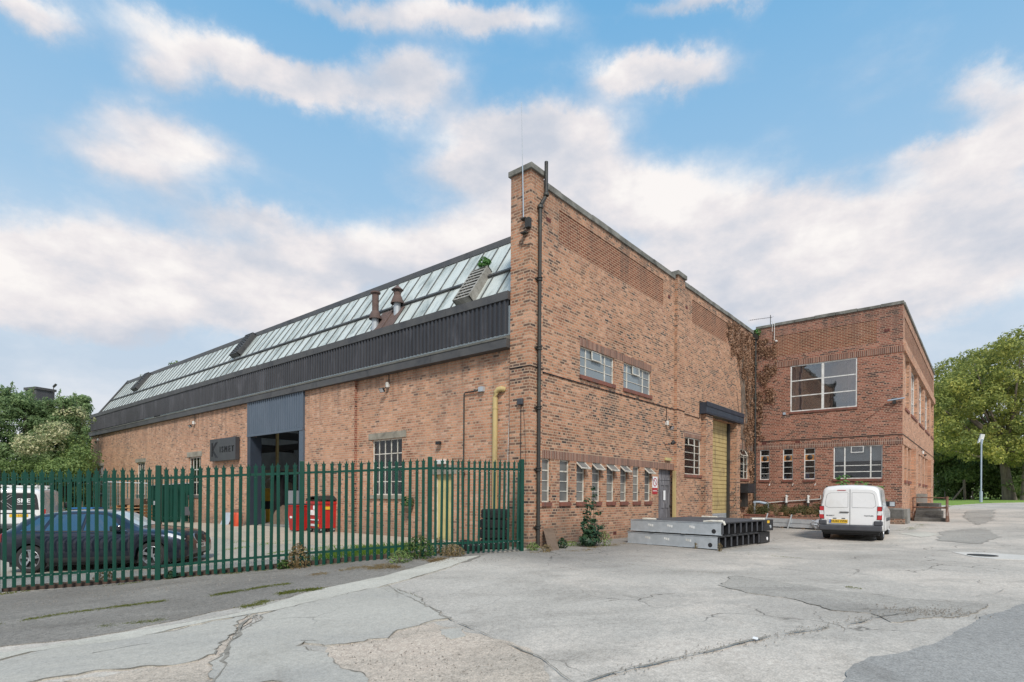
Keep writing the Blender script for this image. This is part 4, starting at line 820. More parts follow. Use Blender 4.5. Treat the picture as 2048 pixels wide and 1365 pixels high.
mb = MB(); FA.box(mb, 3.28, 3.66, 2.33, 2.47, -.113, .0); part(mb, 'housing', 'white', t, bevel=.02)
t = thing('wall_spotlight', 'small black spotlight on the long wall above the yellow door', 'lamp', FA.P(3.55,2.9,-.115))
mb = MB(); FA.box(mb, 3.45, 3.62, 2.93, 3.03, -.05, .05); FA.box(mb, 3.51, 3.57, 2.96, 3.0, -.113, -.05); part(mb, 'housing', 'black', t, bevel=.01)
t = thing('junction_box', 'grey junction box with hanging cable on the corner pier', 'junction box', (0,.28,3.9))
mb = MB(); mb.box(-.09, -.002, .19, .37, 3.82, 3.99); part(mb, 'box', 'bumper', t, bevel=.02); mb = MB(); mb.tube([(-.03,.27,3.82), (-.03,.27,.6)], .010, 6); mb.tube([(-.03,.2,3.84), (-.02,.14,3.2), (-.02,.1,2.2)], .004, 5); part(mb, 'cable', 'cable', t)
t = thing('white_cable', 'thin white cable running down the wall beside the corner pier', 'cable', (.1,.74,5))
mb = MB(); mb.tube([(.09,.74,5.4), (.09,.745,4.0), (.09,.80,3.2), (.09,.86,1.0)], .008, 5); part(mb, 'cable', 'white', t)
t = thing('wall_pipe', 'thin brown pipe with elbow rising up the long wall', 'pipe', (.1,2.5,0))
mb = MB(); mb.tube([(.06,2.50,-.1), (.06,2.50,4.36), (.06,2.46,4.40), (.05,2.0,4.40), (.05,1.86,4.44)], .021, 8); mb.lathe([(.029,0),(.045,.01),(.045,.06),(.029,.07)], (.06,2.5,2.0), seg=10); part(mb, 'pipe', 'iron', t, smooth=True); mb = MB(); mb.box(.02,.113,1.72,1.9,4.36,4.50); part(mb, 'outlet', 'galv', t)
t = thing('vent_pipe', 'thick pale yellow pipe with hooked top on the long wall', 'pipe', (.0,1.2,1.0))
mb = MB(); mb.tube([(.02,1.24,.9), (.02,1.24,4.12), (.02,1.21,4.26), (.02,1.12,4.34), (.03,1.02,4.35), (.113,.98,4.33)], .075, 14); part(mb, 'pipe', 'yellow', t, smooth=True); mb = MB(); mb.lathe([(.076,0),(.085,0),(.085,.05),(.076,.05)], (.02,1.24,3.8), seg=14); part(mb, 'collar', 'yellow', t)
t = thing('whip_aerial', 'tall thin whip aerial fixed to the corner pier', 'aerial', (-.05,.35,8.6))
mb = MB(); a = pl(1047,435,0,-.1); b = pl(1043,205,0,-.1); a = V((-.1,a.y,a.z)); b = V((-.1,b.y,b.z)); mb.tube([a, a+(b-a)*.45], .016, 6); part(mb, 'mast', 'lampgrey', t); mb = MB(); mb.tube([a+(b-a)*.45, b], [.011,.004], 6); part(mb, 'whip', 'galv', t)
mb = MB(); mb.box(-.14, -.002, a.y-.08, a.y+.08, a.z-.05, a.z-.02); mb.box(-.14, -.002, a.y-.08, a.y+.08, a.z-.42, a.z-.39); mb.box(-.12,-.004,a.y-.2,a.y-.06,a.z-.3,a.z-.05); mb.tube([(-.06,a.y,a.z-.4), (-.05,a.y+.1,a.z-.7), (-.03,a.y+.2,a.z-.62), (-.02,a.y-.15,a.z-.75)], .01, 5); part(mb, 'bracket', 'iron', t)
t = thing('television_aerial', 'horizontal rod television aerial above the office block parapet', 'aerial', RF.P(.6,10.3,-.1))
A = RF.P(.5,10.62,-.1); mb = MB(); mb.tube([RF.P(.62,10.2,-.15), RF.P(.62,10.85,-.15)], .018, 8); part(mb, 'mast', 'iron', t); mb = MB(); mb.tube([RF.P(-.3,10.66,.25), RF.P(.7,10.72,-.15)], .006, 6)
for k in range(12): p = RF.P(-.3,10.66,.25).lerp(RF.P(.7,10.72,-.15), k/11); mb.tube([p-V((.08,.1,.0)), p+V((.08,.1,.0))], .005, 4)
part(mb, 'boom', 'iron', t)
mb = MB(); mb.tube([RF.P(.78,9.9,.10), RF.P(.78,10.45,.10), RF.P(.72,10.45,.1)], .012, 8); mb.tube([RF.P(.88,9.45,.08), RF.P(.88,10.42,.08)], .014, 8); mb.lathe([(0,0),(.07,.0),(.03,.1),(0,.1)], RF.P(.95,9.4,.02), RF.n, 10); part(mb, 'bracket_pole', 'white', t)
t = thing('strip_light', 'blue tubular strip light near the office block corner', 'lamp', RF.P(6.0,5.8,0))
mb = MB(); mb.tube([RF.P(5.78,5.84,.12), RF.P(6.42,5.90,.12)], .035, 8); part(mb, 'tube', 'lampgrey', t); mb = MB(); RF.box(mb, 5.97, 6.1, 5.68, 5.83, .002, .12); part(mb, 'bracket', 'iron', t)
t = thing('wall_tap_box', 'small grey junction box below the large window', 'junction box', RF.P(1.35,5.65,0))
mb = MB(); RF.box(mb, 1.30, 1.42, 5.58, 5.70, .002, .06); part(mb, 'box', 'lampgrey', t, bevel=.01)
for i, u in enumerate((.70, 1.81, 2.82)):
    t = thing('overflow_spout', ('small white overflow spout below the narrow window nearest the inner corner', 'small white overflow spout below the middle narrow window', 'small white overflow spout below the narrow window nearest the wide window')[i], 'overflow pipe', RF.P(u,2.05,0), group='white overflow spouts')
    mb = MB(); mb.tube([RF.P(u,2.07,-.02), RF.P(u,2.06,.10), RF.P(u-.02,1.98,.14)], .018, 6); part(mb, 'spout', 'white', t)
t = thing('extractor_box', 'black boxed extractor unit on the wall below the corner window', 'extractor', GB.P(17.3,1.6,0))
mb = MB(); GB.box(mb, 16.75, 17.75, 1.58, 2.06, .05, .50); part(mb, 'casing', 'black', t, bevel=.02)
mb = MB(); [GB.box(mb, 16.80, 17.70, 1.62+k*.05, 1.65+k*.05, .502, .53) for k in range(8)]; part(mb, 'grille', 'bumper', t)
mb = MB(); GB.box(mb, 17.0, 17.5, .9, 1.575, .04, .25); part(mb, 'duct', 'iron', t)

# ------------------------------------------------------------------ palisade fences
def pale_mesh(h):
    mb = MB(); w = .034; yv = -.018
    out = [(-w,0),(-w,h-.115),(-.050,h-.055),(-.024,h-.075),(0,h),(.024,h-.075),(.050,h-.055),(w,h-.115),(w,0)]
    L = out[:5]+[(0,0)]; Rr = out[4:]+[(0,0)]
    for side in (L, Rr):
        f = lambda p, t: (p[0], (yv*(1-min(1, abs(p[0])/w)))+t, p[1])
        for t in (0, .004): mb.face([f(p, t) for p in side])
        for a, b in zip(side, side[1:]): mb.face([f(a,0), f(b,0), f(b,.004), f(a,.004)])
    mb.cur = 1
    for z in (.20, h-.30): mb.lathe([(0,-.004),(.009,-.004),(.009,.006)], (0,yv-.001,z), (0,-1,0), 6)
    me = bpy.data.meshes.new('pale'); me.from_pydata([tuple(v) for v in mb.v], [], mb.f); me.materials.append(MT['green']); me.materials.append(MT['bolt']); me.polygons.foreach_set('material_index', mb.mi); return me
def palisade(root, P, base, top, npale, ph, posts=True):
    """P: plan points of the posts; base/top heights at each"""
    pm = pale_mesh(ph); org = root.location
    for i, p in enumerate(P):
        d = (P[min(i+1, len(P)-1)]-P[max(i-1, 0)]); d.z = 0; d.normalize(); a = math.atan2(d.y, d.x)
        mb = MB(); c = V((p.x, p.y, 0)); n = V((-d.y, d.x, 0)); b, t = base[i]-.1, top[i]
        for q0, q1, r0, r1 in ((-.05,.05,-.006,.006), (-.035,.035,.006,.10)):
            mb.hexa([c+d*q0+n*r0+V((0,0,b)), c+d*q1+n*r0+V((0,0,b)), c+d*q1+n*r1+V((0,0,b)), c+d*q0+n*r1+V((0,0,b)), c+d*q0+n*r0+V((0,0,t)), c+d*q1+n*r0+V((0,0,t)), c+d*q1+n*r1+V((0,0,t)), c+d*q0+n*r1+V((0,0,t))])
        if posts: mb.build('post', 'green', root, bevel=.008)
    for i in range(len(P)-1):
        a, b = P[i].copy(), P[i+1].copy(); a.z = b.z = 0; d = (b-a).normalized(); n = V((-d.y, d.x, 0)); ang = math.atan2(d.y, d.x)
        for k, (ha, hb) in enumerate(((base[i]+.26, base[i+1]+.26), (top[i]-.285, top[i+1]-.285))):
            mb = MB(); A = a+V((0,0,ha)); B = b+V((0,0,hb)); mb.hexa([A+n*.012, A+n*.02, A+n*.02+UP*.05, A+n*.012+UP*.05, B+n*.012, B+n*.02, B+n*.02+UP*.05, B+n*.012+UP*.05]); mb.hexa([A+n*.02+UP*.042, A+n*.06+UP*.042, A+n*.06+UP*.05, A+n*.02+UP*.05, B+n*.02+UP*.042, B+n*.06+UP*.042, B+n*.06+UP*.05, B+n*.02+UP*.05])
            mb.build('rail', 'green', root)
        for k in range(npale):
            f = (k+1)/(npale+1); p = a.lerp(b, f); zt = top[i]*(1-f)+top[i+1]*f-.02+random.uniform(-.006,.006)
            o = bpy.data.objects.new('pale', pm); COL.objects.link(o); o.parent = root; o.location = p+n*.0+V((0,0,zt-ph))-V(org); o.rotation_euler = (random.uniform(-.012,.012), random.uniform(-.009,.009), ang+random.uniform(-.05,.05))
PP = [ex]+fence_p; pxs = (-330, -9, 320, 605, 860, 1045); tops = (930, 938, 931, 922, 914, 919); bases = (-.60, -.54, -.38, -.17, -.01, -.05)
topz = []
for p, px, ty in zip(PP, pxs, tops):
    zz = (p-V((CAM.x, CAM.y, 0))).dot(FW); hx = H0+(px-CX)*ROLL; topz.append(CAM.z+(hx-ty)/FOC*zz)
topz[0] = topz[1]-.03
fn = thing('palisade_fence', 'dark green steel palisade fence with spiked pales along the front of the yard', 'fence', V((PP[3].x, PP[3].y, -.17)))
palisade(fn, PP, bases, topz, 17, 2.27)
RP_ = [AT(x, z) for x, z in ((-120,29.6),(-20,29.4),(80,29.2),(180,29.0),(280,28.8),(380,28.6))]
rf = thing('palisade_fence', 'farther green palisade fence between the yard and the trees', 'fence', RP_[2])
palisade(rf, RP_, [p.z for p in RP_], [2.40]*6, 15, 2.35)
def kerb(name, a, b, label, cat, mat, w, h, off):
    mb = MB(); n = 14; A, B = V(a), V(b); d = (B-A); d.z = 0; nn = V((-d.y, d.x, 0)).normalized()*w
    for k in range(n):
        p, q = A.lerp(B, k/n), A.lerp(B, (k+1)/n); p.z, q.z = H(p.x,p.y)+off, H(q.x,q.y)+off
        mb.hexa([p, p+nn, p+nn+UP*h, p+UP*h, q, q+nn, q+nn+UP*h, q+UP*h])
    return tag(mb.build(name, mat), label, cat)
sh_ = V((FW.x, FW.y, 0))*.14
kerb('steel_channel', fence_p[0]+sh_, fence_p[3]+sh_*.9, 'rusty brown steel gate track lying along the foot of the front fence', 'gate track', 'darkrust', .05, .07, .015)
kerb('timber_edging', fence_p[0]+sh_*2.6, fence_p[3]+sh_*2.2, 'dark timber edging board behind the front fence', 'edging board', 'board', .06, .08, .01)

# ------------------------------------------------------------------ vehicles
class Body:
    def __init__(s, st, wheels, R):
        s.k = np.array(st, float); s.w = wheels; s.R = R
    def at(s, x):
        k = s.k; i = int(np.clip(np.searchsorted(k[:,0], x)-1, 0, len(k)-2)); t = (x-k[i,0])/(k[i+1,0]-k[i,0])
        def tan(j):
            if j == 0 or j == len(k)-1: return (k[1 if j == 0 else j]-k[0 if j == 0 else j-1])[1:]/(k[1 if j == 0 else j,0]-k[0 if j == 0 else j-1,0])
            a = (k[j]-k[j-1])[1:]/(k[j,0]-k[j-1,0]); b = (k[j+1]-k[j])[1:]/(k[j+1,0]-k[j,0])
            return np.where(a*b <= 0, 0, 2*a*b/np.where(np.abs(a+b) < 1e-9, 1, a+b))
        h = k[i+1,0]-k[i,0]; p0, p1, m0, m1 = k[i,1:], k[i+1,1:], tan(i)*h, tan(i+1)*h
        v = (2*t**3-3*t**2+1)*p0+(t**3-2*t**2+t)*m0+(-2*t**3+3*t**2)*p1+(t**3-t**2)*m1
        zb, bt, zt, wl, wr = v
        for xw, zc in s.w:
            if abs(x-xw) < s.R: zb = max(zb, zc+math.sqrt(s.R**2-(x-xw)**2))
        return zb, bt, zt, wl, wr
    def sec(s, x):
        zb, bt, zt, wl, wr = s.at(x); g = zt-bt; lo = max(.05, bt-zb)
        return [(0,zb), (wl*.86,zb), (wl*.965,zb+.012), (wl*.99,zb+min(.05,lo*.2)), (wl*1.0,zb+lo*.35), (wl*1.004,zb+lo*.62), (wl*.985,bt-.035), (wl*.955,bt), (wr+(wl*.955-wr)*.48,bt+g*.44), (wr+.008,bt+g*.80), (wr-.035,bt+g*.90), (wr-.13,bt+g*.965), (wr*.45,zt+.010), (0,zt+.022)]
    def pt(s, x, f):
        S = s.sec(x); f = min(f, len(S)-1.0001); i = int(f); t = f-i; a, b = S[i], S[i+1]; return V((x, a[0]+(b[0]-a[0])*t, a[1]+(b[1]-a[1])*t))
    def build(s, name, mat, root, step=.04):
        k = s.k; xs = sorted(set([float(x) for x in np.arange(k[0,0], k[-1,0], step)]+[k[0,0], k[-1,0]]+[xw+s.R*q for xw, _ in s.w for q in (-1,-.995,-.97,-.93,.93,.97,.995,1)]))
        mb = MB(); n = 14; rows = []
        for x in xs:
            S = s.sec(x); b = len(mb.v); mb.v += [V((x,y,z)) for y, z in S]+[V((x,-y,z)) for y, z in S[-2:0:-1]]; rows.append(b)
        m = 2*n-2
        for a, b in zip(rows, rows[1:]):
            for j in range(m):
                mb.f.append([a+j, b+j, b+(j+1)%m, a+(j+1)%m]); mb.mi.append(1 if j in (0, m-1) else 0)
        mb.f.append([rows[0]+j for j in range(m)]); mb.mi.append(0); mb.f.append([rows[-1]+j for j in range(m)]); mb.mi.append(0)
        return mb.build(name, [mat, 'black'], root, smooth=True, world=False)
    def patch(s, name, mat, root, x0, x1, f0, f1, off=.006, nx=14, nf=4, side=(1,-1), parent=None):
        """x0/x1 may be functions of the height fraction"""
        for sd in side:
            mb = MB(); g = []
            for i in range(nx+1):
                r = []
                for j in range(nf+1):
                    q = j/nf; a = x0(q) if callable(x0) else x0; b = x1(q) if callable(x1) else x1
                    x = a+(b-a)*i/nx; f = f0+(f1-f0)*q; p = s.pt(x, f); e = .01
                    n = (s.pt(x+e, f)-p).cross(s.pt(x, f+e)-p)
                    n = n.normalized() if n.length > 0 else V((0,1,0))
                    if n.y < 0 and f < 11: n = -n
                    if f >= 11 and n.z < 0: n = -n
                    p = p+n*off; r.append(V((p.x, p.y*sd, p.z)))
                g.append(r)
            for i in range(nx):
                for j in range(nf): mb.face([g[i][j], g[i+1][j], g[i+1][j+1], g[i][j+1]], (0,sd,.0) if f1 < 11 else (0,0,1))
            o = mb.build(name, mat, root if parent is None else parent, smooth=True, world=False, fix=False)
        return o
def wheel(root, x, y, r, w, sd, spokes=5, twin=True, mat='alloy', steer=0.):
    mb = MB(); a = (0, sd, 0); o = (x, y, r)
    mb.lathe([(r*.66,-w*.5),(r*.93,-w*.5),(r*.995,-w*.36),(r,-w*.1),(r,w*.2),(r*.99,w*.36),(r*.94,w*.47),(r*.80,w*.52),(r*.70,w*.49),(r*.68,w*.40)], o, a, 36)
    for g in (-.12, .08): mb.lathe([(r*1.0005,w*g-.004),(r*.985,w*g),(r*1.0005,w*g+.004)], o, a, 36)
    t = mb.build('wheel', 'tyre', root, smooth=True, world=False)
    mb = MB(); mb.lathe([(r*.69,w*.47),(r*.66,w*.49),(r*.635,w*.44),(r*.62,w*.1)], o, a, 36); mb.lathe([(0,w*.36),(r*.14,w*.36),(r*.15,w*.28)], o, a, 16)
    for k in range(spokes):
        for q in ((-.11, .11) if twin else (0,)):
            th = 2*math.pi*k/spokes+.3; c, s_ = math.cos(th+q*.3), math.sin(th+q*.3); c2, s2 = math.cos(th+q), math.sin(th+q)
            mb.beam((x+c*r*.12, y+sd*w*.32, r+s_*r*.12), (x+c2*r*.64, y+sd*w*.41, r+s2*r*.64), r*(.09 if twin else .2), .02, up=(0,1,0))
    mb.build('rim', mat, t, smooth=True, world=False); mb = MB(); mb.lathe([(0,w*.1),(r*.63,w*.1)], o, a, 24); mb.build('brake_disc', 'black', t, world=False)
def flat(name, mat, root, pts, off, world=False, parent=None): mb = MB(); mb.prism(pts, off); return mb.build(name, mat, root if parent is None else parent, world=world)
# --- small white van seen from behind
pr, plf = G(1758,1081), G(1655,1076.5); rearx = (pr-plf); rearx.z = 0; rearx.normalize(); hd = V((-rearx.y, rearx.x, 0)); 
mid = (pr+plf)/2-hd*.78; van = thing('parked_van', 'small white panel van parked with its back doors towards us', 'van', V((mid.x, mid.y, (pr.z+plf.z)/2)), math.atan2(hd.y, hd.x))
B = Body([(0,.40,1.02,1.66,.845,.72),(.03,.37,1.03,1.73,.885,.755),(.10,.35,1.04,1.775,.905,.775),(.5,.30,1.05,1.80,.91,.785),(1.5,.27,1.05,1.805,.91,.79),(2.3,.27,1.05,1.785,.91,.78),(2.7,.27,1.04,1.70,.91,.755),(3.25,.27,1.00,1.27,.905,.73),(3.45,.27,.98,1.12,.90,.74),(4.0,.27,.88,.96,.86,.72),(4.28,.30,.72,.78,.78,.62),(4.38,.34,.58,.62,.66,.5)], [(.82,.32),(3.45,.32)], .37)
B.build('body', 'vanwhite', van)
for x in (.82, 3.45):
    for sd in (1,-1): wheel(van, x, sd*.775, .318, .19, sd, 6, False, 'alloy')
B.patch('side_window', 'carglass', van, lambda q: 2.15, lambda q: 3.12-.62*q, 7.15, 9.0, .004); B.patch('windscreen', 'carglass', van, 2.78, 3.35, 11.2, 12.99, .004)
B.patch('side_panel', 'vanwhite', van, .55, 1.95, 7.3, 9.0, .008)
X = lambda y, z, x=0.: V((x, y, z))
def rear_outline(f0, f1, ya, yb, x, n=8): return [X(*(lambda p: (p.y, p.z))(B.pt(.03, f0+(f1-f0)*k/n)), x) for k in range(n+1)]
for sd, lab in ((1,'left'), (-1,'right')):
    yi = .008*sd
    pts = [X(yi-(0 if sd>0 else 0),.52), X(.80*sd,.52), X(.825*sd,.75), X(.83*sd,1.0), X(.80*sd,1.15), X(.735*sd,1.52), X(.69*sd,1.60), X(.58*sd,1.645), X(yi,1.66)]
    d = flat('rear_door', 'vanwhite', van, [p+V((-.022,0,0)) for p in pts], V((.03,0,0)))
    win = [X(.06*sd,1.08), X(.62*sd,1.07), X(.705*sd,1.13), X(.70*sd,1.24), X(.655*sd,1.48), X(.62*sd,1.52), X(.54*sd,1.545), X(.06*sd,1.555)]
    flat('window_panel', 'vanwhite', van, [p+V((-.030,0,0)) for p in win], V((.010,0,0)), parent=d)
    sm = MB(); q = [p+V((-.0235,0,0)) for p in win]
    for a, b in zip(q, q[1:]+q[:1]): sm.beam(a, b, .014, .004, up=(1,0,0))
    sm.build('panel_seam', 'seam', d, world=False)
    # tail lamp in three bands
    for z0, z1, m in ((.70,.835,'redlens'), (.838,.965,'clearlens'), (.968,1.10,'redlens')):
        L = flat('tail_lamp', m, van, [X(.745*sd,z0,-.035), X(.865*sd,z0,-.03), X((.885 if z0<.9 else .87)*sd,z1,-.03), X(.76*sd,z1,-.035)], V((.10,0,0)))
    flat('lamp_housing', 'black', van, [X(.735*sd,.685,-.028), X(.875*sd,.685,-.025), X(.885*sd,1.115,-.02), X(.745*sd,1.115,-.028)], V((.05,0,0)))
sm = MB(); sm.box(-.026,-.018,-.007,.007,.50,1.665); sm.build('door_gap', 'seam', van, world=False)
mb = MB(); mb.box(-.10,.12,-.88,.88,.32,.50); b = mb.build('bumper', 'bumper', van, world=False, bevel=.035)
for sd in (1,-1): mb = MB(); mb.box(-.075,.16,min(.66*sd,.895*sd),max(.66*sd,.895*sd),.50,.655); mb.build('bumper_corner', 'bumper', van, world=False, bevel=.03)
flat('lower_valance', 'black', van, [X(-.8,.24,.02), X(.8,.24,.02), X(.84,.33,.0), X(-.84,.33,.0)], V((.25,0,0)))
mb = MB(); mb.box(-.042,-.02,.10,.62,.60,.70); pk = mb.build('plate_recess', 'vanwhite', van, world=False, bevel=.008)
mb = MB(); mb.box(-.050,-.043,.06,.58,.565,.678); plt = mb.build('number_plate', 'plateY', van, world=False); mb = MB(); mb.box(-.0515,-.0502,.535,.58,.566,.677); mb.build('plate_band', 'euro', plt, world=False)
RM = Matrix(((0,0,-1),(-1,0,0),(0,1,0))).to_4x4()
text('registration', 'NU65 VWH', .098, 'ink', plt, Matrix.Translation((-.0515,.298,.622)) @ RM, .001, .92, .0015)
mb = MB(); mb.box(-.055,-.02,.03,.29,.905,.935); mb.build('handle', 'black', van, world=False, bevel=.008)
for y in (.43,.18): mb = MB(); mb.box(-.052,-.02,y-.05,y+.05,.70,.725); mb.build('plate_lamp', 'bumper', van, world=False, bevel=.006)
mb = MB(); mb.box(-.035,.02,.12,.36,1.625,1.645); mb.build('brake_light', 'redlens', van, world=False)
text('badge', 'PEUGEOT', .055, 'bumper', van, Matrix.Translation((-.0245,.56,.80)) @ RM, .002, 1., .001); text('badge', 'PARTNER', .055, 'bumper', van, Matrix.Translation((-.0245,-.52,.81)) @ RM, .002, 1.1, .001)
for sd in (1,-1):
    mb = MB(); mb.box(2.85,3.0,min(.80*sd,1.08*sd),max(.80*sd,1.08*sd),1.08,1.27); mm = mb.build('wing_mirror', 'black', van, world=False, bevel=.03); mb = MB(); mb.box(2.844,2.849,min(.92*sd,1.065*sd),max(.92*sd,1.065*sd),1.10,1.25); mb.build('mirror_glass', 'galv', mm, world=False)
B.patch('rubbing_strip', 'bumper', van, 1.25, 2.0, 4.3, 4.85, .012); B.patch('rubbing_strip', 'bumper', van, 2.1, 3.0, 4.3, 4.85, .012)
B.patch('door_seam', 'seam', van, 2.06, 2.075, 3.2, 9.2, .004, 2, 12); B.patch('door_seam', 'seam', van, 3.06, 3.075, 3.2, 7.0, .004, 2, 12)
for x in (2.2,): B.patch('door_handle', 'black', van, x, x+.2, 6.0, 6.35, .02, 4, 2)
mb = MB(); mb.box(.25,4.1,-.78,.78,.17,.40); mb.build('underbody_light_block', 'black', van, world=False)  # dark box added to block light and deepen the shadow under the van
# --- dark hatchback behind the fence
p1, p2 = G(65,1147), G(298,1139); hd = (p2-p1); L = hd.length; sl_ = hd.z; hd.z = 0; hd.normalize(); lf = V((-hd.y, hd.x, 0))
mid = p1-hd*.80+lf*.76; car = thing('parked_car', 'dark navy five door hatchback parked behind the green palings', 'car', V((mid.x, mid.y, p1.z)), math.atan2(hd.y, hd.x)); car.rotation_euler = (0, -math.asin(sl_/L), math.atan2(hd.y, hd.x))
B = Body([(0,.44,.70,.74,.62,.50),(.03,.38,.80,.84,.74,.58),(.12,.32,.90,.95,.81,.64),(.28,.26,.945,1.07,.845,.60),(.55,.22,.95,1.27,.868,.575),(.9,.20,.945,1.375,.875,.565),(1.5,.20,.93,1.43,.877,.57),(2.1,.20,.915,1.415,.877,.57),(2.45,.20,.905,1.345,.877,.575),(2.95,.20,.90,1.06,.877,.62),(3.12,.20,.90,.985,.877,.65),(3.6,.20,.85,.925,.87,.66),(4.0,.21,.75,.835,.83,.62),(4.17,.24,.64,.72,.75,.55),(4.24,.30,.54,.58,.64,.46)], [(.80,.315),(3.46,.315)], .352)
B.build('body', 'carblue', car)
for x in (.80, 3.46):
    for sd in (1,-1): wheel(car, x, sd*.765, .318, .20, sd, 5, True)
B.patch('rear_side_window', 'carglass', car, lambda q: 1.12+.12*q, lambda q: 1.88, 7.12, 9.1, .004); B.patch('front_side_window', 'carglass', car, lambda q: 1.96, lambda q: 2.92-.52*q, 7.12, 9.1, .004); B.patch('quarter_window', 'carglass', car, lambda q: .58+.28*q, lambda q: 1.04+.10*q, 7.15, 8.9, .004)
B.patch('windscreen', 'screenglass', car, 2.42, 3.06, 11.05, 12.99, .004); B.patch('rear_screen', 'carglass', car, .26, .62, 11.2, 12.99, .004)
B.patch('window_trim', 'black', car, .62, 2.9, 7.0, 7.10, .006); B.patch('door_seam', 'seam', car, 1.92, 1.93, 3.2, 9.0, .003, 2, 12); B.patch('door_seam', 'seam', car, 2.97, 2.98, 3.2, 7.0, .003, 2, 12)
for x in (1.15, 2.05): B.patch('door_handle', 'carblue', car, x, x+.20, 6.0, 6.3, .02, 4, 2)
B.patch('sill_skirt', 'black', car, 1.18, 3.08, 2.5, 3.4, .008); B.patch('tail_lamp', 'redlens', car, .035, .20, 5.2, 6.9, .008)
B.patch('headlight', 'clearlens', car, 3.78, 4.15, 6.1, 7.6, .008)
B.patch('bumper_vent', 'black', car, 4.06, 4.2, 3.2, 4.3, .008)
mb = MB()
for sd in (1,-1): mb.lathe([(.0,.0),(.125,.0),(.135,.02),(.12,.03)], (4.185,sd*.15,.66), (.92,0,.4), 20)
mb.build('grille', 'alloy', car, world=False, smooth=True); mb = MB()
for sd in (1,-1): mb.lathe([(0,.034),(.112,.034)], (4.185,sd*.15,.66), (.92,0,.4), 20)
mb.build('grille_mesh', 'black', car, world=False)
mb = MB(); mb.box(4.235,4.245,-.26,.26,.42,.53); pp = mb.build('number_plate', 'plateW', car, world=False); FM = Matrix(((0,0,1),(1,0,0),(0,1,0))).to_4x4()
text('registration', 'RK  XKH', .09, 'ink', pp, Matrix.Translation((4.2465,0,.475)) @ FM, .001, .9, .0015)
for sd in (1,-1): mb = MB(); mb.box(2.62,2.86,min(.86*sd,1.02*sd),max(.86*sd,1.02*sd),.93,1.06); mb.build('wing_mirror', 'carblue', car, world=False, bevel=.03)
mb = MB(); mb.beam((3.02,.5,.985), (2.93,-.1,1.06), .015, .01); mb.build('wiper', 'black', car, world=False)
mb = MB(); mb.box(.3,4.0,-.75,.75,.14,.34); mb.build('underbody_light_block', 'black', car, world=False)  # box added below the car to keep light out from under it
# --- white van cut by the left edge
pr = G(92,1079); a = math.atan2(FW.y, FW.x)+rad(30); hd = V((math.cos(a), math.sin(a), 0)); rt = V((hd.y, -hd.x, 0)); mid = pr-rt*.95
vw = thing('parked_van', 'white van with dark rear window and white lettering standing at the edge of the yard', 'van', V((mid.x, mid.y, pr.z)), a)
B = Body([(0,.46,1.08,1.80,.90,.74),(.04,.42,1.09,1.88,.935,.78),(.12,.40,1.10,1.92,.95,.80),(.6,.34,1.10,1.95,.95,.81),(2.5,.32,1.10,1.96,.95,.81),(3.4,.32,1.08,1.92,.95,.80),(3.8,.32,1.06,1.75,.95,.77),(4.3,.32,1.03,1.25,.93,.75),(4.75,.34,.85,.95,.84,.66),(4.88,.38,.66,.7,.72,.55)], [(1.0,.34),(3.95,.34)], .39)
B.build('body', 'vanwhite', vw)
for x in (1.0, 3.95):
    for sd in (1,-1): wheel(vw, x, sd*.81, .335, .2, sd, 6, False)
gp = [X(-.74,1.13), X(-.70,1.50), X(-.66,1.70), X(-.58,1.76), X(.58,1.76), X(.66,1.70), X(.70,1.50), X(.74,1.13)]
tg = flat('tailgate', 'vanwhite', vw, [p+V((-.02,0,0)) for p in [X(-.80,.62),X(-.82,1.05),X(-.76,1.5),X(-.70,1.74),X(-.6,1.80),X(.6,1.80),X(.70,1.74),X(.76,1.5),X(.82,1.05),X(.80,.62)]], V((.03,0,0)))
rw = flat('rear_window', 'black', vw, [p+V((-.028,0,0)) for p in gp], V((.007,0,0)), parent=tg)
text('lettering', 'SMET', .21, 'whiteink', rw, Matrix.Translation((-.031,-.36,1.47)) @ RM, .001, 1.05, .004)
mb = MB(); q = lambda y, z: V((-.031, y, z))
for a_, b_ in (((.50,1.18),(.50,1.70)), ((.42,1.18),(.42,1.70)), ((.50,1.18),(.42,1.18)), ((.50,1.70),(.42,1.70)), ((.36,1.45),(.10,1.70)), ((.36,1.45),(.08,1.18)), ((.26,1.45),(-.02,1.70)), ((.26,1.45),(-.04,1.18)), ((.10,1.70),(-.02,1.70)), ((.08,1.18),(-.04,1.18))): mb.beam(q(*a_), q(*b_), .006, .022, up=(1,0,0))
mb.build('monogram', 'whiteink', rw, world=False); mb = MB(); mb.box(-.032,-.030,-.62,-.10,1.335,1.35); mb.build('strapline', 'whiteink', rw, world=False)
for sd in (1,-1): flat('tail_lamp', 'redlens', vw, [X(.83*sd,.72,-.01), X(.93*sd,.72,.0), X(.93*sd,1.15,.0), X(.84*sd,1.15,-.01)], V((.12,0,0)))
mb = MB(); mb.box(-.10,.10,-.93,.93,.42,.60); mb.build('bumper', 'bumper', vw, world=False, bevel=.04); mb = MB(); mb.box(-.036,-.022,-.55,.5,.985,1.02); mb.build('tailgate_trim', 'black', vw, world=False)
mb = MB(); mb.box(-.034,-.026,-.42,.12,.86,.965); plt = mb.build('number_plate', 'plateY', vw, world=False); text('registration', 'F  3 C', .09, 'ink', plt, Matrix.Translation((-.0355,-.15,.912)) @ RM, .001, 1., .001)
mb = MB(); mb.lathe([(.045,0),(.06,.0),(.06,.012),(.045,.012)], (-.022,-.60,.90), (-1,0,0), 20); mb.beam((-.03,-.64,.92), (-.03,-.60,.87), .008, .012); mb.beam((-.03,-.60,.87), (-.03,-.56,.92), .008, .012); mb.build('badge', 'alloy', vw, world=False)
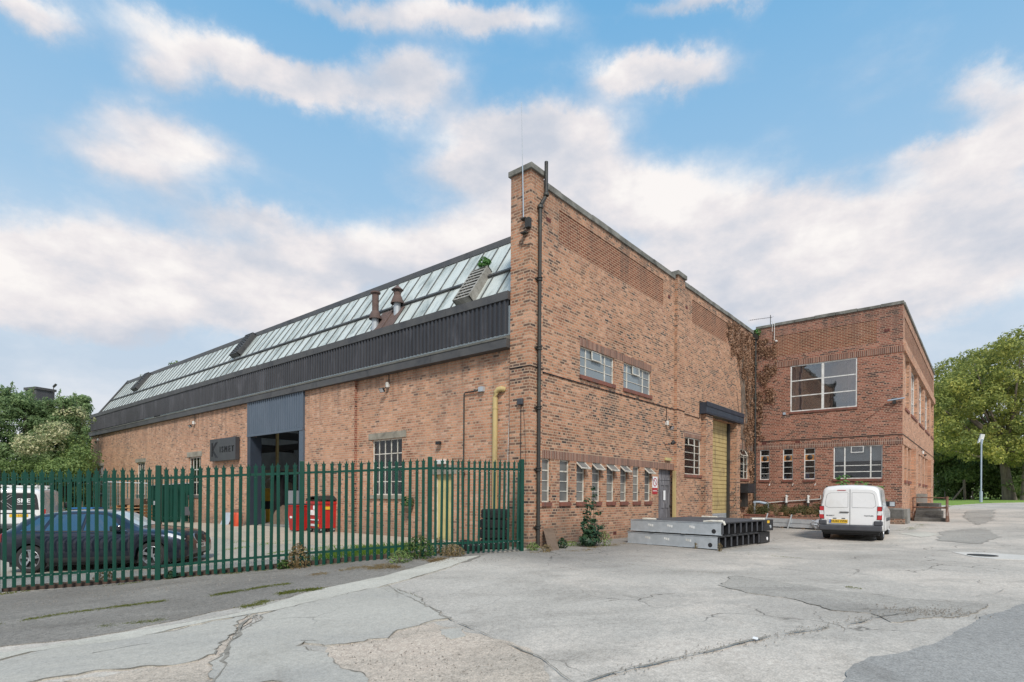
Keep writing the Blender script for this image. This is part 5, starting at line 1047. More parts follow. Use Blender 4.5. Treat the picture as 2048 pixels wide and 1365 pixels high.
mb = MB(); mb.box(.5,2.9,-.6,-.55,2.04,2.08); mb.box(.5,2.9,.55,.6,2.04,2.08)
for x in (.6,1.7,2.8): mb.box(x,x+.06,-.68,.68,2.0,2.05); mb.box(x,x+.05,-.7,-.64,1.9,2.03); mb.box(x,x+.05,.64,.7,1.9,2.03)
mb.build('roof_rack', 'white', vw, world=False)
for sd in (1,-1): mb = MB(); mb.box(3.75,3.95,min(.95*sd,1.15*sd),max(.95*sd,1.15*sd),1.12,1.36); mb.build('wing_mirror', 'black', vw, world=False, bevel=.03)
mb = MB(); mb.box(.3,4.6,-.8,.8,.20,.42); mb.build('underbody_light_block', 'black', vw, world=False)  # same added light-blocking box for this van

# ------------------------------------------------------------------ things standing about the yard
class LF:      # local frame on the ground
    def __init__(s, o, ang): s.o = V(o); s.a = V((math.cos(ang), math.sin(ang), 0)); s.b = V((-s.a.y, s.a.x, 0))
    def P(s, x, y, z): return s.o+s.a*x+s.b*y+UP*z
    def box(s, mb, x0, x1, y0, y1, z0, z1): return mb.hexa([s.P(x0,y0,z0), s.P(x1,y0,z0), s.P(x1,y1,z0), s.P(x0,y1,z0), s.P(x0,y0,z1), s.P(x1,y0,z1), s.P(x1,y1,z1), s.P(x0,y1,z1)])
A_, B_, D_ = G(1255.6,1086), G(1434.5,1101), G(1527,1085)
e1 = (B_-A_); LA = e1.length; e2 = D_-B_; LB = e2.dot(V((-e1.y, e1.x, 0)).normalized()); LB = abs(LB)
def steel_frame(org, z0, label, hh, wrap):
    ang = math.atan2(e1.y, e1.x); L = LF(V((org.x, org.y, 0)), ang); s = 1 if e2.dot(L.b) > 0 else -1
    t = thing('steel_floor_frame', label, 'steel frame', (org.x, org.y, z0), group='steel floor frames'); W = LB
    bx = lambda mb, x0, x1, y0, y1, a, b: L.box(mb, x0, x1, min(y0*s,y1*s), max(y0*s,y1*s), z0+a, z0+b)
    mb = MB(); bx(mb, 0, LA, 0, .012, 0, hh); bx(mb, 0, LA, .012, .09, hh-.012, hh); bx(mb, 0, LA, .012, .09, 0, .012); bx(mb, -.01, LA+.01, -.03, .0, .0, .014); bx(mb, -.004, LA+.004, -.012, .0, hh-.014, hh+.002); part(mb, 'side_channel', 'galv', t)
    mb = MB(); bx(mb, 0, LA, W-.012, W, 0, hh); bx(mb, LA-.03, LA, W-.75, W-.012, .0, hh-.002); part(mb, 'end_plate', 'blacksteel', t)
    mb = MB(); n = 8
    for k in range(n):
        y = .10+(W-.95)*k/(n-1); bx(mb, .02, LA-.01, y, y+.02, .02, hh-.03); bx(mb, .02, LA-.005, y-.05, y+.07, hh-.045, hh-.03); bx(mb, .02, LA-.01, y-.03, y+.05, .0, .02)
    bx(mb, LA-.05, LA, .09, W-.75, hh-.03, hh-.003); part(mb, 'joist', 'blacksteel', t)
    mb = MB()
    for k in range(n): y = .10+(W-.95)*k/(n-1); bx(mb, LA-.02, LA+.002, y-.02, y+.05, .03, hh-.05)
    part(mb, 'joist_web', 'bumper', t)
    mb = MB(); bx(mb, .02, LA-.01, .1, W-.02, hh-.002, hh+.006); part(mb, 'deck', 'deck', t)
    mb = MB(); c = L.P(LA-.20, -.002*s, z0+.10); mb.lathe([(0,.003),(.058,.003),(.062,0)], c, L.b*-s, 24); part(mb, 'hole', 'blacksteel', t)
    mb = MB(); c = L.P(LA+.002, (W-.22)*s, z0+.12); mb.lathe([(0,.012),(.05,.012),(.055,0)], c, L.a, 20); part(mb, 'cap', 'galv' if wrap else 'whiteink', t)
    mb = MB()
    for k, x in enumerate((.30, .52, .76)):
        for q in range(3): bx(mb, LA*x-.24+q*.06, LA*x-.24+q*.06+.045, -.004, -.001, hh*.52-q*.012, hh*.70-q*.008)
    part(mb, 'paint_mark', 'white', t)
    mb = MB(); [bx(mb, LA*x-.06, LA*x+.06, -.05, -.002, -.006, .020) for x in (.27, .62)]; part(mb, 'lug', 'galv', t)
    if wrap:
        mb = MB(); bx(mb, LA+.001, LA+.004, W-.48, W-.30, hh-.10, hh-.02); part(mb, 'sticker', 'yellowink', t)
        pts = [(LA-.55,.10),(LA-.35,.15),(LA-.12,.10),(LA-.02,.16)]
        mb = MB(); mb.tube([L.P(x, y*s, z0+hh+.03+.012*math.sin(x*19)) for x, y in pts], [.02,.035,.03,.045], 8); mb.tube([L.P(LA-.02,.16*s,z0+hh+.03), L.P(LA+.03,.17*s,z0+hh-.06)], [.045,.03], 8); part(mb, 'foam_strip', 'cream', t, smooth=True)
        mb = MB(); mb.tube([L.P(.35,.10*s,z0+hh+.03), L.P(.75,.20*s,z0+hh+.025)], .03, 8); mb.tube([L.P(LA-.3,(W-.9)*s,z0+hh+.03), L.P(LA-.05,(W-.55)*s,z0+hh+.025)], .03, 8); mb.tube([L.P(.6,(W-.3)*s,z0+hh+.03), L.P(1.1,(W-.2)*s,z0+hh+.025)], .03, 8); part(mb, 'foam_strip', 'cream', t, smooth=True)
steel_frame(A_, A_.z*.5+B_.z*.5+.015, 'galvanised steel floor frame with black joists lying on the ground, bottom of the stack', .335, False)
steel_frame(A_+e1.normalized()*.10, A_.z*.5+B_.z*.5+.39, 'galvanised steel floor frame with black joists, top of the stack', .335, True)
# wrapped purlins
a, b = G(1500,1053), G(1640,1061); d = (b-a); L = LF(a, math.atan2(d.y, d.x)); n = d.length
t = thing('purlin_bundle', 'bundle of galvanised purlins with plastic wrapped ends by the low brick wall', 'steel bundle', a)
mb = MB()
for j in range(2):
    for k in range(4): y = .02+k*.14; z = .07+j*.17; L.box(mb, 0, n-.35+.03*k, y, y+.012, z, z+.155); L.box(mb, 0, n-.35+.03*k, y, y+.075, z+.148, z+.157); L.box(mb, 0, n-.35+.03*k, y, y+.075, z-.002, z+.006)
part(mb, 'purlins', 'brightgalv', t)
mb = MB(); [L.box(mb, x, x+.09, -.06, .66, 0, .065) for x in (.5, 1.6, 2.6)]; part(mb, 'bearer', 'board', t)
mb = MB(); pts, dd = blob_pts(L.P(n-.22,.28,.22), (.26,.34,.21), 260, .9)
import mathutils
bm = bmesh.new(); bmesh.ops.create_icosphere(bm, subdivisions=3, radius=1)
for v in bm.verts: q = v.co.copy(); f = 1+.22*noise.noise(q*2.2)+.16*noise.noise(q*6); v.co = L.P(n-.18+q.x*.38*f, .28+q.y*.36*f, .22+q.z*.22*f)
mb.v = [v.co.copy() for v in bm.verts]; mb.f = [[v.index for v in f.verts] for f in bm.faces]; mb.mi = [0]*len(mb.f); bm.free()
part(mb, 'plastic_wrap', 'foil', t, fix=True)
mb = MB(); mb.beam(L.P(.75,-.04,.0), L.P(.95,-.02,.62), .05, .03); mb.beam(L.P(1.95,-.04,.0), L.P(2.12,-.02,.60), .05, .03); part(mb, 'strap_post', 'brightgalv', t)
# low brick planter wall, soil, loose bricks
t = thing('planter_wall', 'low brick planter wall in front of the office block', 'wall', (18.0,-1.6,0))
mb = MB(); mb.box(17.55,17.78,-3.6,.08,-.15,.47); part(mb, 'brickwork', 'brickR', t, uv=True); mb = MB(); mb.box(17.52,17.82,-1.3,.10,.472,.53); part(mb, 'coping', 'redsill', t)
mb = MB(); mb.box(17.78,19.2,-4.6,.1,-.15,.38); tag(mb.build('planter_soil', 'soil'), kind='structure')
t = thing('low_wall', 'low rough brick wall in front of the office block corner', 'wall', (18.5,-5.9,0))
mb = MB(); mb.box(18.55,18.8,-6.5,-5.4,-.2,.46); part(mb, 'brickwork', 'brick', t, uv=True); mb = MB(); mb.box(18.7,19.1,-6.42,-5.55,-.1,.86); part(mb, 'render_block', 'darkconc', t, bevel=.015)
def brick_at(p, ang, tilt, lab, g='loose bricks on the planter'):
    mb = MB(); mb.box(-.11,.11,-.052,.052,-.033,.033); o = mb.build('loose_brick', 'rubble', uv=True, bevel=.006); o.location = p; o.rotation_euler = (tilt, tilt*.6, ang); tag(o, lab, 'brick', g)
for i, (y, z, an) in enumerate(((-.95,.57,.3),(-1.1,.51,1.2),(-1.15,.58,1.4),(-1.15,.65,1.5),(-1.62,.62,1.0),(-1.62,.55,1.1),(-2.05,.52,.6),(-2.3,.52,1.5),(-2.42,.59,1.4),(-2.55,.52,1.6),(-2.8,.52,1.3),(-2.9,.52,.8),(-3.05,.55,1.5))):
    brick_at(V((17.66+.05*math.sin(i*7), y, z)), an, .08*math.sin(i*3), 'loose reddish brick lying along the planter wall top')
t = thing('timber_pallet', 'broken yellow wood pallet with bricks beside the small white van', 'pallet', (17.4,-3.9,0))
mb = MB(); [mb.box(17.25+k*.17,17.37+k*.17,-4.5,-3.5,.40,.43) for k in range(4)]; [mb.box(17.2,17.9,-4.45+k*.45,-4.33+k*.45,.30,.395) for k in range(3)]; part(mb, 'boards', 'wood', t)
mb = MB(); [mb.box(17.3+random.uniform(0,.3),17.6+random.uniform(0,.3),-4.4+k*.2,-4.3+k*.2,.05+.06*(k%3),.12+.06*(k%3)) for k in range(5)]; part(mb, 'stacked_bricks', 'rubble', t, uv=True)
# entrance steps with rusty railing
p0, p1 = G(1826,1042), G(1894,1044.5)
t = thing('entrance_steps', 'dark concrete entrance steps against the side of the office block', 'steps', (22.3,-6.9,H(22.3,-7)))
zb = H(22.3,-7.)
for k in range(5):
    mb = MB(); mb.box(22.15+k*.36, 22.15+(k+1)*.36+.03 if k < 4 else 25.6, -7.85+.10*k+(.12 if k%2 else 0), -6.55, zb-.25, zb+.175*(k+1)); part(mb, 'step', 'darkconc', t, bevel=.015)
mb = MB(); mb.box(23.2,23.26,-7.0,-6.56,zb+.9,zb+1.35); o = part(mb, 'side_slab', 'conc', t)
t = thing('handrail', 'rusty peeling two bar handrail at the foot of the entrance steps', 'railing', p1)
mb = MB(); z0 = p0.z; zt = 1.47
mb.tube([V((p0.x,p0.y,z0-.1)), V((p0.x,p0.y,zt-.05))], .035, 8); mb.tube([V((p1.x,p1.y,p1.z-.1)), V((p1.x,p1.y,zt))], .055, 8); mb.tube([V((p1.x+.5,p1.y-.05,p1.z-.1)), V((p1.x+.12,p1.y,zt-.5))], .04, 8); part(mb, 'post', 'rust', t)
mb = MB(); mb.tube([V((p0.x,p0.y,zt-.04)), V((p1.x,p1.y,zt-.06))], .022, 8); mb.tube([V((p0.x,p0.y,.94)), V((p1.x,p1.y,.93))], .04, 8); part(mb, 'rail', 'rust', t)
# solar street lamp
b = G(1962,1006); zz = (b-CAM).dot(FW); hp = (1004-884)/FOC*zz
t = thing('street_lamp', 'pale grey lamp post with solar panel on the grass by the trees', 'street lamp', b)
mb = MB(); mb.tube([b-UP*.3, b+UP*1.0], zz/FOC*2.5, 12); mb.tube([b+UP*1.0, b+UP*hp], zz/FOC*1.35, 12); part(mb, 'post', 'lampgrey', t, smooth=True)
c = b+UP*(hp+.15); s = 1.3*zz/FOC; mb = MB(); q = [c-RT*5*s-UP*3*s, c+RT*6*s+UP*2.*s+FW*.2, c+RT*10*s+UP*11*s+FW*.3, c-RT*0*s+UP*11*s]; mb.prism(q, FW*.12); part(mb, 'solar_panel', 'white', t); mb = MB(); mb.beam(b+UP*(hp-.1), c+RT*2*s+UP*3*s+FW*.05, .12, .1); part(mb, 'bracket', 'lampgrey', t)
# tyres
def tyre(p, r, w, tilt, rot, lab, g):
    mb = MB(); mb.lathe([(r*.52,-w*.42),(r*.60,-w*.5),(r*.90,-w*.47),(r*.99,-w*.34),(r,0),(r*.99,w*.34),(r*.90,w*.47),(r*.60,w*.5),(r*.52,w*.42),(r*.5,.0),(r*.52,-w*.42)], (0,0,0), (0,0,1), 32)
    for k in range(26):
        th = 2*math.pi*k/26
        for q in (-1,1): mb.beam((math.cos(th)*r*.995, math.sin(th)*r*.995, q*w*.06), (math.cos(th+.06)*r*.985, math.sin(th+.06)*r*.985, q*w*.36), .05, .02, up=(math.cos(th), math.sin(th), 0))
    o = mb.build('tyre', 'tyre', smooth=True, weld=False, fix=False); o.location = p; o.rotation_euler = (tilt, 0, rot); return tag(o, lab, 'tyre', g)
tb = pl(990,1050,0,-.52); tb.z = H(tb.x,tb.y); labs = ('bottom tyre of the stack behind the fence by the corner pier', 'second tyre up in the stack by the corner pier', 'third tyre up in the stack by the corner pier', 'top tyre of the stack by the corner pier')
for k in range(4): tyre(tb+V((random.uniform(-.03,.03), random.uniform(-.03,.03),   .135+k*.262)), .375, .26, 0, k, labs[k], 'stacked truck tyres')
tl = G(950,1103); tyre(tl+V((.0,.15,.12)), .30, .2, .25, .4, 'small tyre lying flat in the weeds at the foot of the fence', None)
class LFS(LF):
    def __init__(s, L, kx, ky): s.o, s.a, s.b, s.k = L.o, L.a, L.b, (kx, ky)
    def P(s, x, y, z): return s.o+s.a*x*s.k[0]+s.b*y*s.k[1]+UP*z
# bins
def wheelie(p, ang, lab):
    L = LF(p, ang); t = thing('wheelie_bin', lab, 'bin', p)
    mb = MB(); mb.hexa([L.P(-.22,-.24,.06),L.P(.22,-.24,.06),L.P(.22,.24,.06),L.P(-.22,.24,.06),L.P(-.28,-.32,.98),L.P(.28,-.32,.98),L.P(.28,.32,.98),L.P(-.28,.32,.98)]); L.box(mb,-.30,.30,-.34,.34,.96,1.02); part(mb, 'body', 'red', t, bevel=.015)
    mb = MB(); L.box(mb,-.31,.31,-.36,.36,1.022,1.07); part(mb, 'lid', 'bumper', t, bevel=.02)
    for x in (-.2,.2): mb = MB(); mb.lathe([(0,-.025),(.10,-.025),(.10,.025),(0,.025)], L.P(x,.28,.10), L.a, 16); part(mb, 'wheel', 'black', t)
    mb = MB(); L.box(mb,-.10,.04,-.302,-.288,.52,.60); part(mb, 'label_plate', 'whiteink', t)
wheelie(G(597,1064), math.atan2(FW.y, FW.x)-rad(90)+rad(-38), 'tall narrow red wheelie bin beside the larger red bin')
p = G(644,1066); ang = math.atan2(FW.y, FW.x)-rad(90)-rad(40); L = LF(p, ang)
t = thing('wheeled_bin', 'large red wheeled waste bin with black lid half open by the hall doorway', 'bin', L.o)
L = LFS(L, .70, .88)
mb = MB(); mb.hexa([L.P(-.56,-.36,.18),L.P(.56,-.36,.18),L.P(.56,.36,.18),L.P(-.56,.36,.18),L.P(-.62,-.42,1.10),L.P(.62,-.42,1.10),L.P(.62,.42,1.10),L.P(-.62,.42,1.10)]); L.box(mb,-.65,.65,-.46,.46,1.06,1.15); L.box(mb,-.63,.63,-.405,-.37,.62,.66); L.box(mb,-.61,.61,-.39,-.36,.38,.42); part(mb, 'body', 'red', t, bevel=.015)
mb = MB(); q = [L.P(-.66,-.46,1.17),L.P(-.66,.46,1.17),L.P(-.40,.48,1.30),L.P(0,.48,1.35),L.P(.40,.48,1.33),L.P(.66,.46,1.20),L.P(.66,-.46,1.20),L.P(.40,-.46,1.30),L.P(0,-.46,1.32),L.P(-.40,-.46,1.26)]
for a_, b_, c_, d_ in ((0,1,2,9),(9,2,3,8),(8,3,4,7),(7,4,5,6)): mb.prism([q[a_],q[b_],q[c_],q[d_]], (0,0,.03))
part(mb, 'lid', 'black', t)
mb = MB(); L.box(mb,-.5,.5,-.3,.3,1.10,1.22); part(mb, 'rubbish', 'board', t)
for x in (-.48,.48):
    for y in (-.3,.3):
        mb = MB(); mb.lathe([(0,-.025),(.09,-.025),(.09,.025),(0,.025)], L.P(x,y,.09), L.a, 16); w_ = part(mb, 'castor', 'black', t); mb = MB(); L.box(mb,x-.04,x+.04,y-.03,y+.03,.1,.18); part(mb, 'castor_fork', 'galv', w_)
for nm, c in (('label_plate', (-.56,-.28,.86,1.0)), ('label_plate', (.02,.34,.86,1.0)), ('label_plate', (-.35,.52,.47,.51)), ('label_plate', (-.52,-.40,.49,.56))): mb = MB(); L.box(mb,c[0],c[1],-.425,-.415,c[2],c[3]); part(mb, nm, 'whiteink', t)
mb = MB(); [mb.beam(L.P(x,-.43,.66), L.P(x+dx,-.43,.84), .01, .05, up=(L.b.x,L.b.y,0)) for x, dx in ((-.25,.05),(-.15,-.05),(-.12,.05),(-.02,-.04),(.05,0),(.12,0))]; part(mb, 'lettering', 'whiteink', t)
mb = MB(); L.box(mb,-.55,-.40,-.40,-.385,.24,.34); L.box(mb,.30,.48,-.40,-.385,.24,.34); L.box(mb,.628,.634,-.3,.05,.86,.97); part(mb, 'sticker', 'yellowink', t)
mb = MB(); L.box(mb,-.25,.12,-.40,-.385,.26,.34); part(mb, 'sticker', 'clearlens', t)
# gas bottles, leaning boards
for px, py, lab in ((476.5,1054,'orange gas bottle nearest the hall doorway'), (468.5,1054,'red orange gas bottle beside the leaning white board')):
    p = G(px, py); t = thing('gas_bottle', lab, 'gas bottle', p, group='gas bottles'); mb = MB(); mb.lathe([(0,0),(.15,0),(.165,.04),(.165,.5),(.14,.60),(.06,.645),(0,.65)], p, seg=20); part(mb, 'cylinder', 'orange', t, smooth=True)
    mb = MB(); mb.lathe([(.11,.60),(.11,.76),(.095,.76),(.095,.60)], p, seg=16); part(mb, 'valve_guard', 'rust', t); mb = MB(); mb.tube([p+UP*.64, p+UP*.73], .03, 8); part(mb, 'valve', 'galv', t)
def leaner(px0, px1, py, h, lab, mat, nm, cat, dx=.0, lean=.3):
    a, b = G(px0, py), G(px1, py); up = UP*h+(FW*lean)+RT*dx; mb = MB(); mb.prism([a, b, b+up, a+up], FW*.03); return tag(mb.build(nm, mat), lab, cat)
leaner(439, 456, 1051, .58, 'white and blue printed board leaning against the long wall', 'galv', 'leaning_board', 'board', .10)
leaner(440, 448, 1049.5, .55, 'blue and black board leaning beside the white board', 'bluepaint', 'leaning_board', 'board', .12)
a, b = G(1098,1103), G(1119,1100); u = pl(1106,1056,1,.02)-b; mb = MB(); mb.prism([a, b, b+u, a+u], V((.02,.015,0))); tag(mb.build('leaning_board', 'board'), 'brown board leaning against the gable wall beside the downpipe', 'board')
t = thing('black_crate', 'black bags behind the leaning white board', 'bag', G(445,1047)); mb = MB(); bm = bmesh.new(); bmesh.ops.create_icosphere(bm, subdivisions=3, radius=1); o_ = G(446,1047)
mb.v = [o_+V((v.co.x*.3*(1+.3*noise.noise(v.co*3)), v.co.y*.3*(1+.3*noise.noise(v.co*3)), .32+v.co.z*.36*(1+.2*noise.noise(v.co*3)))) for v in bm.verts]; mb.f = [[v.index for v in f.verts] for f in bm.faces]; mb.mi = [0]*len(mb.f); bm.free(); part(mb, 'sack', 'black', t, smooth=True); bpy.data.objects[t.name].name = 'rubbish_sack'
# steel container, chair, pallets, crate, mesh panel
a, b = G(296,1047), G(382,1045); d = b-a; d.z = 0; W = d.length; L = LF(a, math.atan2(d.y, d.x)); z1, z2 = 1.92, 2.02
t = thing('steel_container', 'dark green steel waste container with sloping top beside the far windows', 'container', a)
sg = 1 if L.b.dot(V((FW.x,FW.y,0))) > 0 else -1
mb = MB(); mb.hexa([L.P(0,0,.05),L.P(W,0,.05),L.P(W,1.3*sg,.05),L.P(0,1.3*sg,.05),L.P(0,0,z1),L.P(W,0,z2+.06),L.P(W,1.3*sg,z2+.1),L.P(0,1.3*sg,z1)]); part(mb, 'body', 'green', t, bevel=.02)
mb = MB(); [L.box(mb, x, x+.06, min(0,-.05*sg), max(0,-.05*sg), .05, 1.88) for x in (W*.02, W*.34, W*.66, W*.96)]; part(mb, 'rib', 'green', t)
mb = MB(); L.box(mb, W*.14, W*.32, min(0,-.12*sg), max(0,-.12*sg), .95, 1.15); part(mb, 'chute_flap', 'galv', t)
mb = MB(); mb.hexa([L.P(-.03,-.05*sg,z1),L.P(W+.03,-.05*sg,z2+.06),L.P(W+.03,1.35*sg,z2+.1),L.P(-.03,1.35*sg,z1),L.P(-.03,-.05*sg,z1+.04),L.P(W+.03,-.05*sg,z2+.1),L.P(W+.03,1.35*sg,z2+.14),L.P(-.03,1.35*sg,z1+.04)]); part(mb, 'lid', 'galv', t)
p = G(372,1048); L = LF(p, math.atan2(FW.y,FW.x)+rad(215)); t = thing('plastic_chair', 'grey plastic chair beside the green container', 'chair', p)
mb = MB(); L.box(mb,-.23,.23,-.22,.22,.42,.45); part(mb, 'seat', 'bumper', t, bevel=.01); mb = MB(); mb.hexa([L.P(-.22,-.21,.45),L.P(-.22,.21,.45),L.P(-.25,.21,.45),L.P(-.25,-.21,.45),L.P(-.30,-.19,.84),L.P(-.30,.19,.84),L.P(-.33,.19,.84),L.P(-.33,-.19,.84)]); part(mb, 'backrest', 'bumper', t)
for x, y in ((-.2,-.19),(-.2,.19),(.2,-.19),(.2,.19)): mb = MB(); mb.tube([L.P(x*1.1,y*1.1,0), L.P(x*.95,y,.42)], .013, 6); part(mb, 'leg', 'galv', t)
p = AT(268,25.5); L = LF(p, math.atan2(FW.y,FW.x)-rad(80)); t = thing('pallet_stack', 'stack of brown timber pallets and scrap behind the dark car', 'pallet stack', p)
mb = MB()
for k in range(7): L.box(mb,-.55,.55,-.5,.5,.05+k*.15,.07+k*.15); [L.box(mb,x,x+.1,-.5,.5,.07+k*.15,.16+k*.15) for x in (-.55,-.05,.45)]
part(mb, 'pallets', 'wood', t); mb = MB(); mb.beam(L.P(-1.0,.1,.95), L.P(.7,0,1.32), .08, .06); part(mb, 'scrap_bar', 'rust', t); mb = MB(); L.box(mb,-.45,.5,-.3,.3,1.1,1.36); part(mb, 'cardboard_box', 'board', t)
p = AT(174,24.); L = LF(p, math.atan2(FW.y,FW.x)-rad(85)); t = thing('blue_crate', 'blue plastic crate standing above the dark car roof line in the yard', 'crate', p)
mb = MB(); mb.hexa([L.P(-.36,-.28,.7),L.P(.36,-.28,.7),L.P(.36,.28,.7),L.P(-.36,.28,.7),L.P(-.42,-.32,1.05),L.P(.42,-.32,1.05),L.P(.42,.32,1.05),L.P(-.42,.32,1.05)]); L.box(mb,-.45,.45,-.35,.35,1.02,1.07); part(mb, 'crate', 'bluepaint', t); mb = MB(); L.box(mb,-.5,.5,-.4,.4,-.1,.695); part(mb, 'pallet_base', 'wood', t)
p = AT(208,26.5); q = AT(300,27); t = thing('mesh_panel', 'wire mesh fence panel with green end post and pale top rail', 'fence panel', p); zt = 1.90
mb = MB(); mb.tube([p-UP*.2, V((p.x,p.y,zt-.12)), V((p.x,p.y,zt))+(q-p).normalized()*.12], .03, 8); part(mb, 'post', 'green', t); mb = MB(); mb.tube([V((p.x,p.y,zt))+(q-p).normalized()*.12, V((q.x,q.y,zt-.05))], .022, 6); part(mb, 'rail', 'galv', t); mb = MB()
for k in range(24): f = k/24; c = p.lerp(q, f); mb.tube([V((c.x,c.y,.0)), V((c.x,c.y,zt-.02))], .004, 4)
for k in range(9): z = .2+k*.19; mb.tube([V((p.x,p.y,z)), V((q.x,q.y,z))], .004, 4)
part(mb, 'mesh', 'galv', t, weld=False, fix=False)
# things inside the hall doorway
def inp(px, Z, z=.04): P = CAM+ray(px, 1000)/FOC*Z; return V((P.x, P.y, z))
L = LF(inp(532,27.6), rad(0)); t = thing('yellow_machine', 'yellow machine cabinet standing inside the hall doorway', 'machine', L.o)
mb = MB(); L.box(mb,-.35,.35,-.45,.45,.0,.62); part(mb, 'base', 'machine', t, bevel=.02); mb = MB(); L.box(mb,-.35,.35,-.45,.45,1.0,1.62); part(mb, 'cabinet', 'machine', t, bevel=.02); mb = MB(); L.box(mb,-.3,.3,-.4,.4,.62,1.0); part(mb, 'mid_section', 'blacksteel', t)
mb = MB(); mb.tube([L.P(-.3,.2,1.62), L.P(.1,-.2,2.1), L.P(.2,-.3,2.3)], .03, 6); mb.tube([L.P(-.2,-.3,1.62), L.P(-.1,.3,2.2)], .025, 6); part(mb, 'arm', 'galv', t)
L = LF(inp(567,26.5), rad(10)); t = thing('black_machine', 'black machine press inside the hall doorway', 'machine', L.o)
mb = MB(); L.box(mb,-.4,.4,-.4,.4,0,.9); L.box(mb,-.3,-.1,-.3,.3,.9,2.3); L.box(mb,-.3,.35,-.25,.25,2.0,2.4); part(mb, 'frame', 'blacksteel', t); mb = MB(); mb.tube([L.P(.1,-.45,1.0), L.P(.2,-.5,1.5), L.P(.2,-.45,1.9), L.P(.0,-.4,2.0)], .09, 8); part(mb, 'hose', 'black', t)
L = LF(inp(524,26.3), 0); t = thing('white_drum', 'white drum standing just inside the doorway', 'drum', L.o); mb = MB(); mb.lathe([(0,0),(.16,0),(.17,.3),(.16,.62),(.05,.66),(0,.66)], L.o, seg=18); part(mb, 'drum', 'white', t, smooth=True)
L = LF(inp(562,25.6), rad(20)); mb = MB(); mb.prism([L.P(-.2,.5,0), L.P(-.2,-.4,0), L.P(.0,-.62,.35), L.P(.05,-.5,.7), L.P(.1,.0,.85), L.P(.1,.4,.6)], V((.04,0,0))); tag(mb.build('scrap_board', 'board'), 'brown scrap board leaning inside the hall doorway', 'board')
L = LF(inp(596,25.0), rad(0)); t = thing('grey_cabinet', 'grey metal cabinet inside the right edge of the doorway', 'cabinet', L.o); mb = MB(); L.box(mb,-.3,.3,-.3,.3,0,1.5); part(mb, 'cabinet', 'greywall', t, bevel=.01); mb = MB(); L.box(mb,-.3,.3,-.35,-.301,.3,.9); part(mb, 'panel', 'deck', t)
t = thing('hanging_basket', 'wall basket of trailing green plants below the barred window', 'hanging basket', FA.P(4.95,1.1,.1)); c = FA.P(4.92,1.02,.04); mb = MB(); mb.lathe([(0,-.2),(.10,-.17),(.17,-.05),(.18,.02),(0,.02)], c, seg=14); part(mb, 'basket', 'board', t)
c_, d_ = blob_pts(c+UP*.14, (.24,.24,.22), 160); leaves('foliage', c_, d_+np.array([0,0,.4]), .10, 'leafweed', t)
# chimney block seen over the trees
p = AT(79,62); p.z = 0; t = thing('chimney_block', 'dark rendered square chimney rising above the trees', 'chimney', p); zt = CAM.z+(985-778)/FOC*62; a_ = math.atan2(FW.y,FW.x)-rad(110); L = LF(p, a_); s = 62/FOC
mb = MB(); L.box(mb,-.9,.9,-.9,.9,0,zt-.25); part(mb, 'shaft', 'slate', t); mb = MB(); L.box(mb,-1.02,1.02,-1.02,1.02,zt-.25,zt); part(mb, 'capping', 'fascia', t)
mb = MB(); q = L.P(.9,.9,0); q = p+RT*1.45; mb.tube([V((q.x,q.y,zt-.8)), V((q.x,q.y,zt+.25))], .04, 6); mb.tube([V((q.x,q.y,zt+.2)), V((q.x,q.y,zt+.2))+RT*.3+UP*.3], .12, 6); part(mb, 'aerial', 'iron', t)
# litter
mb = MB(); p = G(1511,1284,.03); mb.prism([p+V((-.03,-.03,0)), p+V((.03,-.02,.004)), p+V((.035,.03,.01)), p+V((-.02,.03,.002))], (0,0,.006)); tag(mb.build('litter', 'whiteink'), 'scrap of white paper litter lying on the concrete', 'litter')

# ------------------------------------------------------------------ plants
def weed(name, px, py, r, h, n, size, mat, label, cat='weed', stems=0, group=None, base=None, flat_=.35, smat='stem'):
    p = base if base is not None else G(px, py); t = thing(name, label, cat, p, group=group)
    n, size = int(n*2.4), size*.62
    c, d = blob_pts(p+UP*h*.45, (r, r, h*.55), n, .35); c[:,2] = np.maximum(c[:,2], p.z+.02)
    k = 1-.55*np.clip((c[:,2]-p.z)/h, 0, 1); c[:,0] = p.x+(c[:,0]-p.x)*k*1.25; c[:,1] = p.y+(c[:,1]-p.y)*k*1.25
    leaves('foliage', c, d*.6+np.array([0,0,flat_])+rng.normal(size=c.shape)*.4, size, mat, t)
    mb = MB(); q = max(3, stems)
    for _ in range(q):
        a = random.uniform(0, 6.28); rr = random.uniform(.1,.8)*r; mb.tube([p+V((math.cos(a)*rr*.3, math.sin(a)*rr*.3, -.02)), p+V((math.cos(a)*rr*.6, math.sin(a)*rr*.6, h*.5)), p+V((math.cos(a)*rr, math.sin(a)*rr, h*random.uniform(.8,1.02)))], [.012,.009,.004], 5)
    mb.build('stems', smat, t); return t
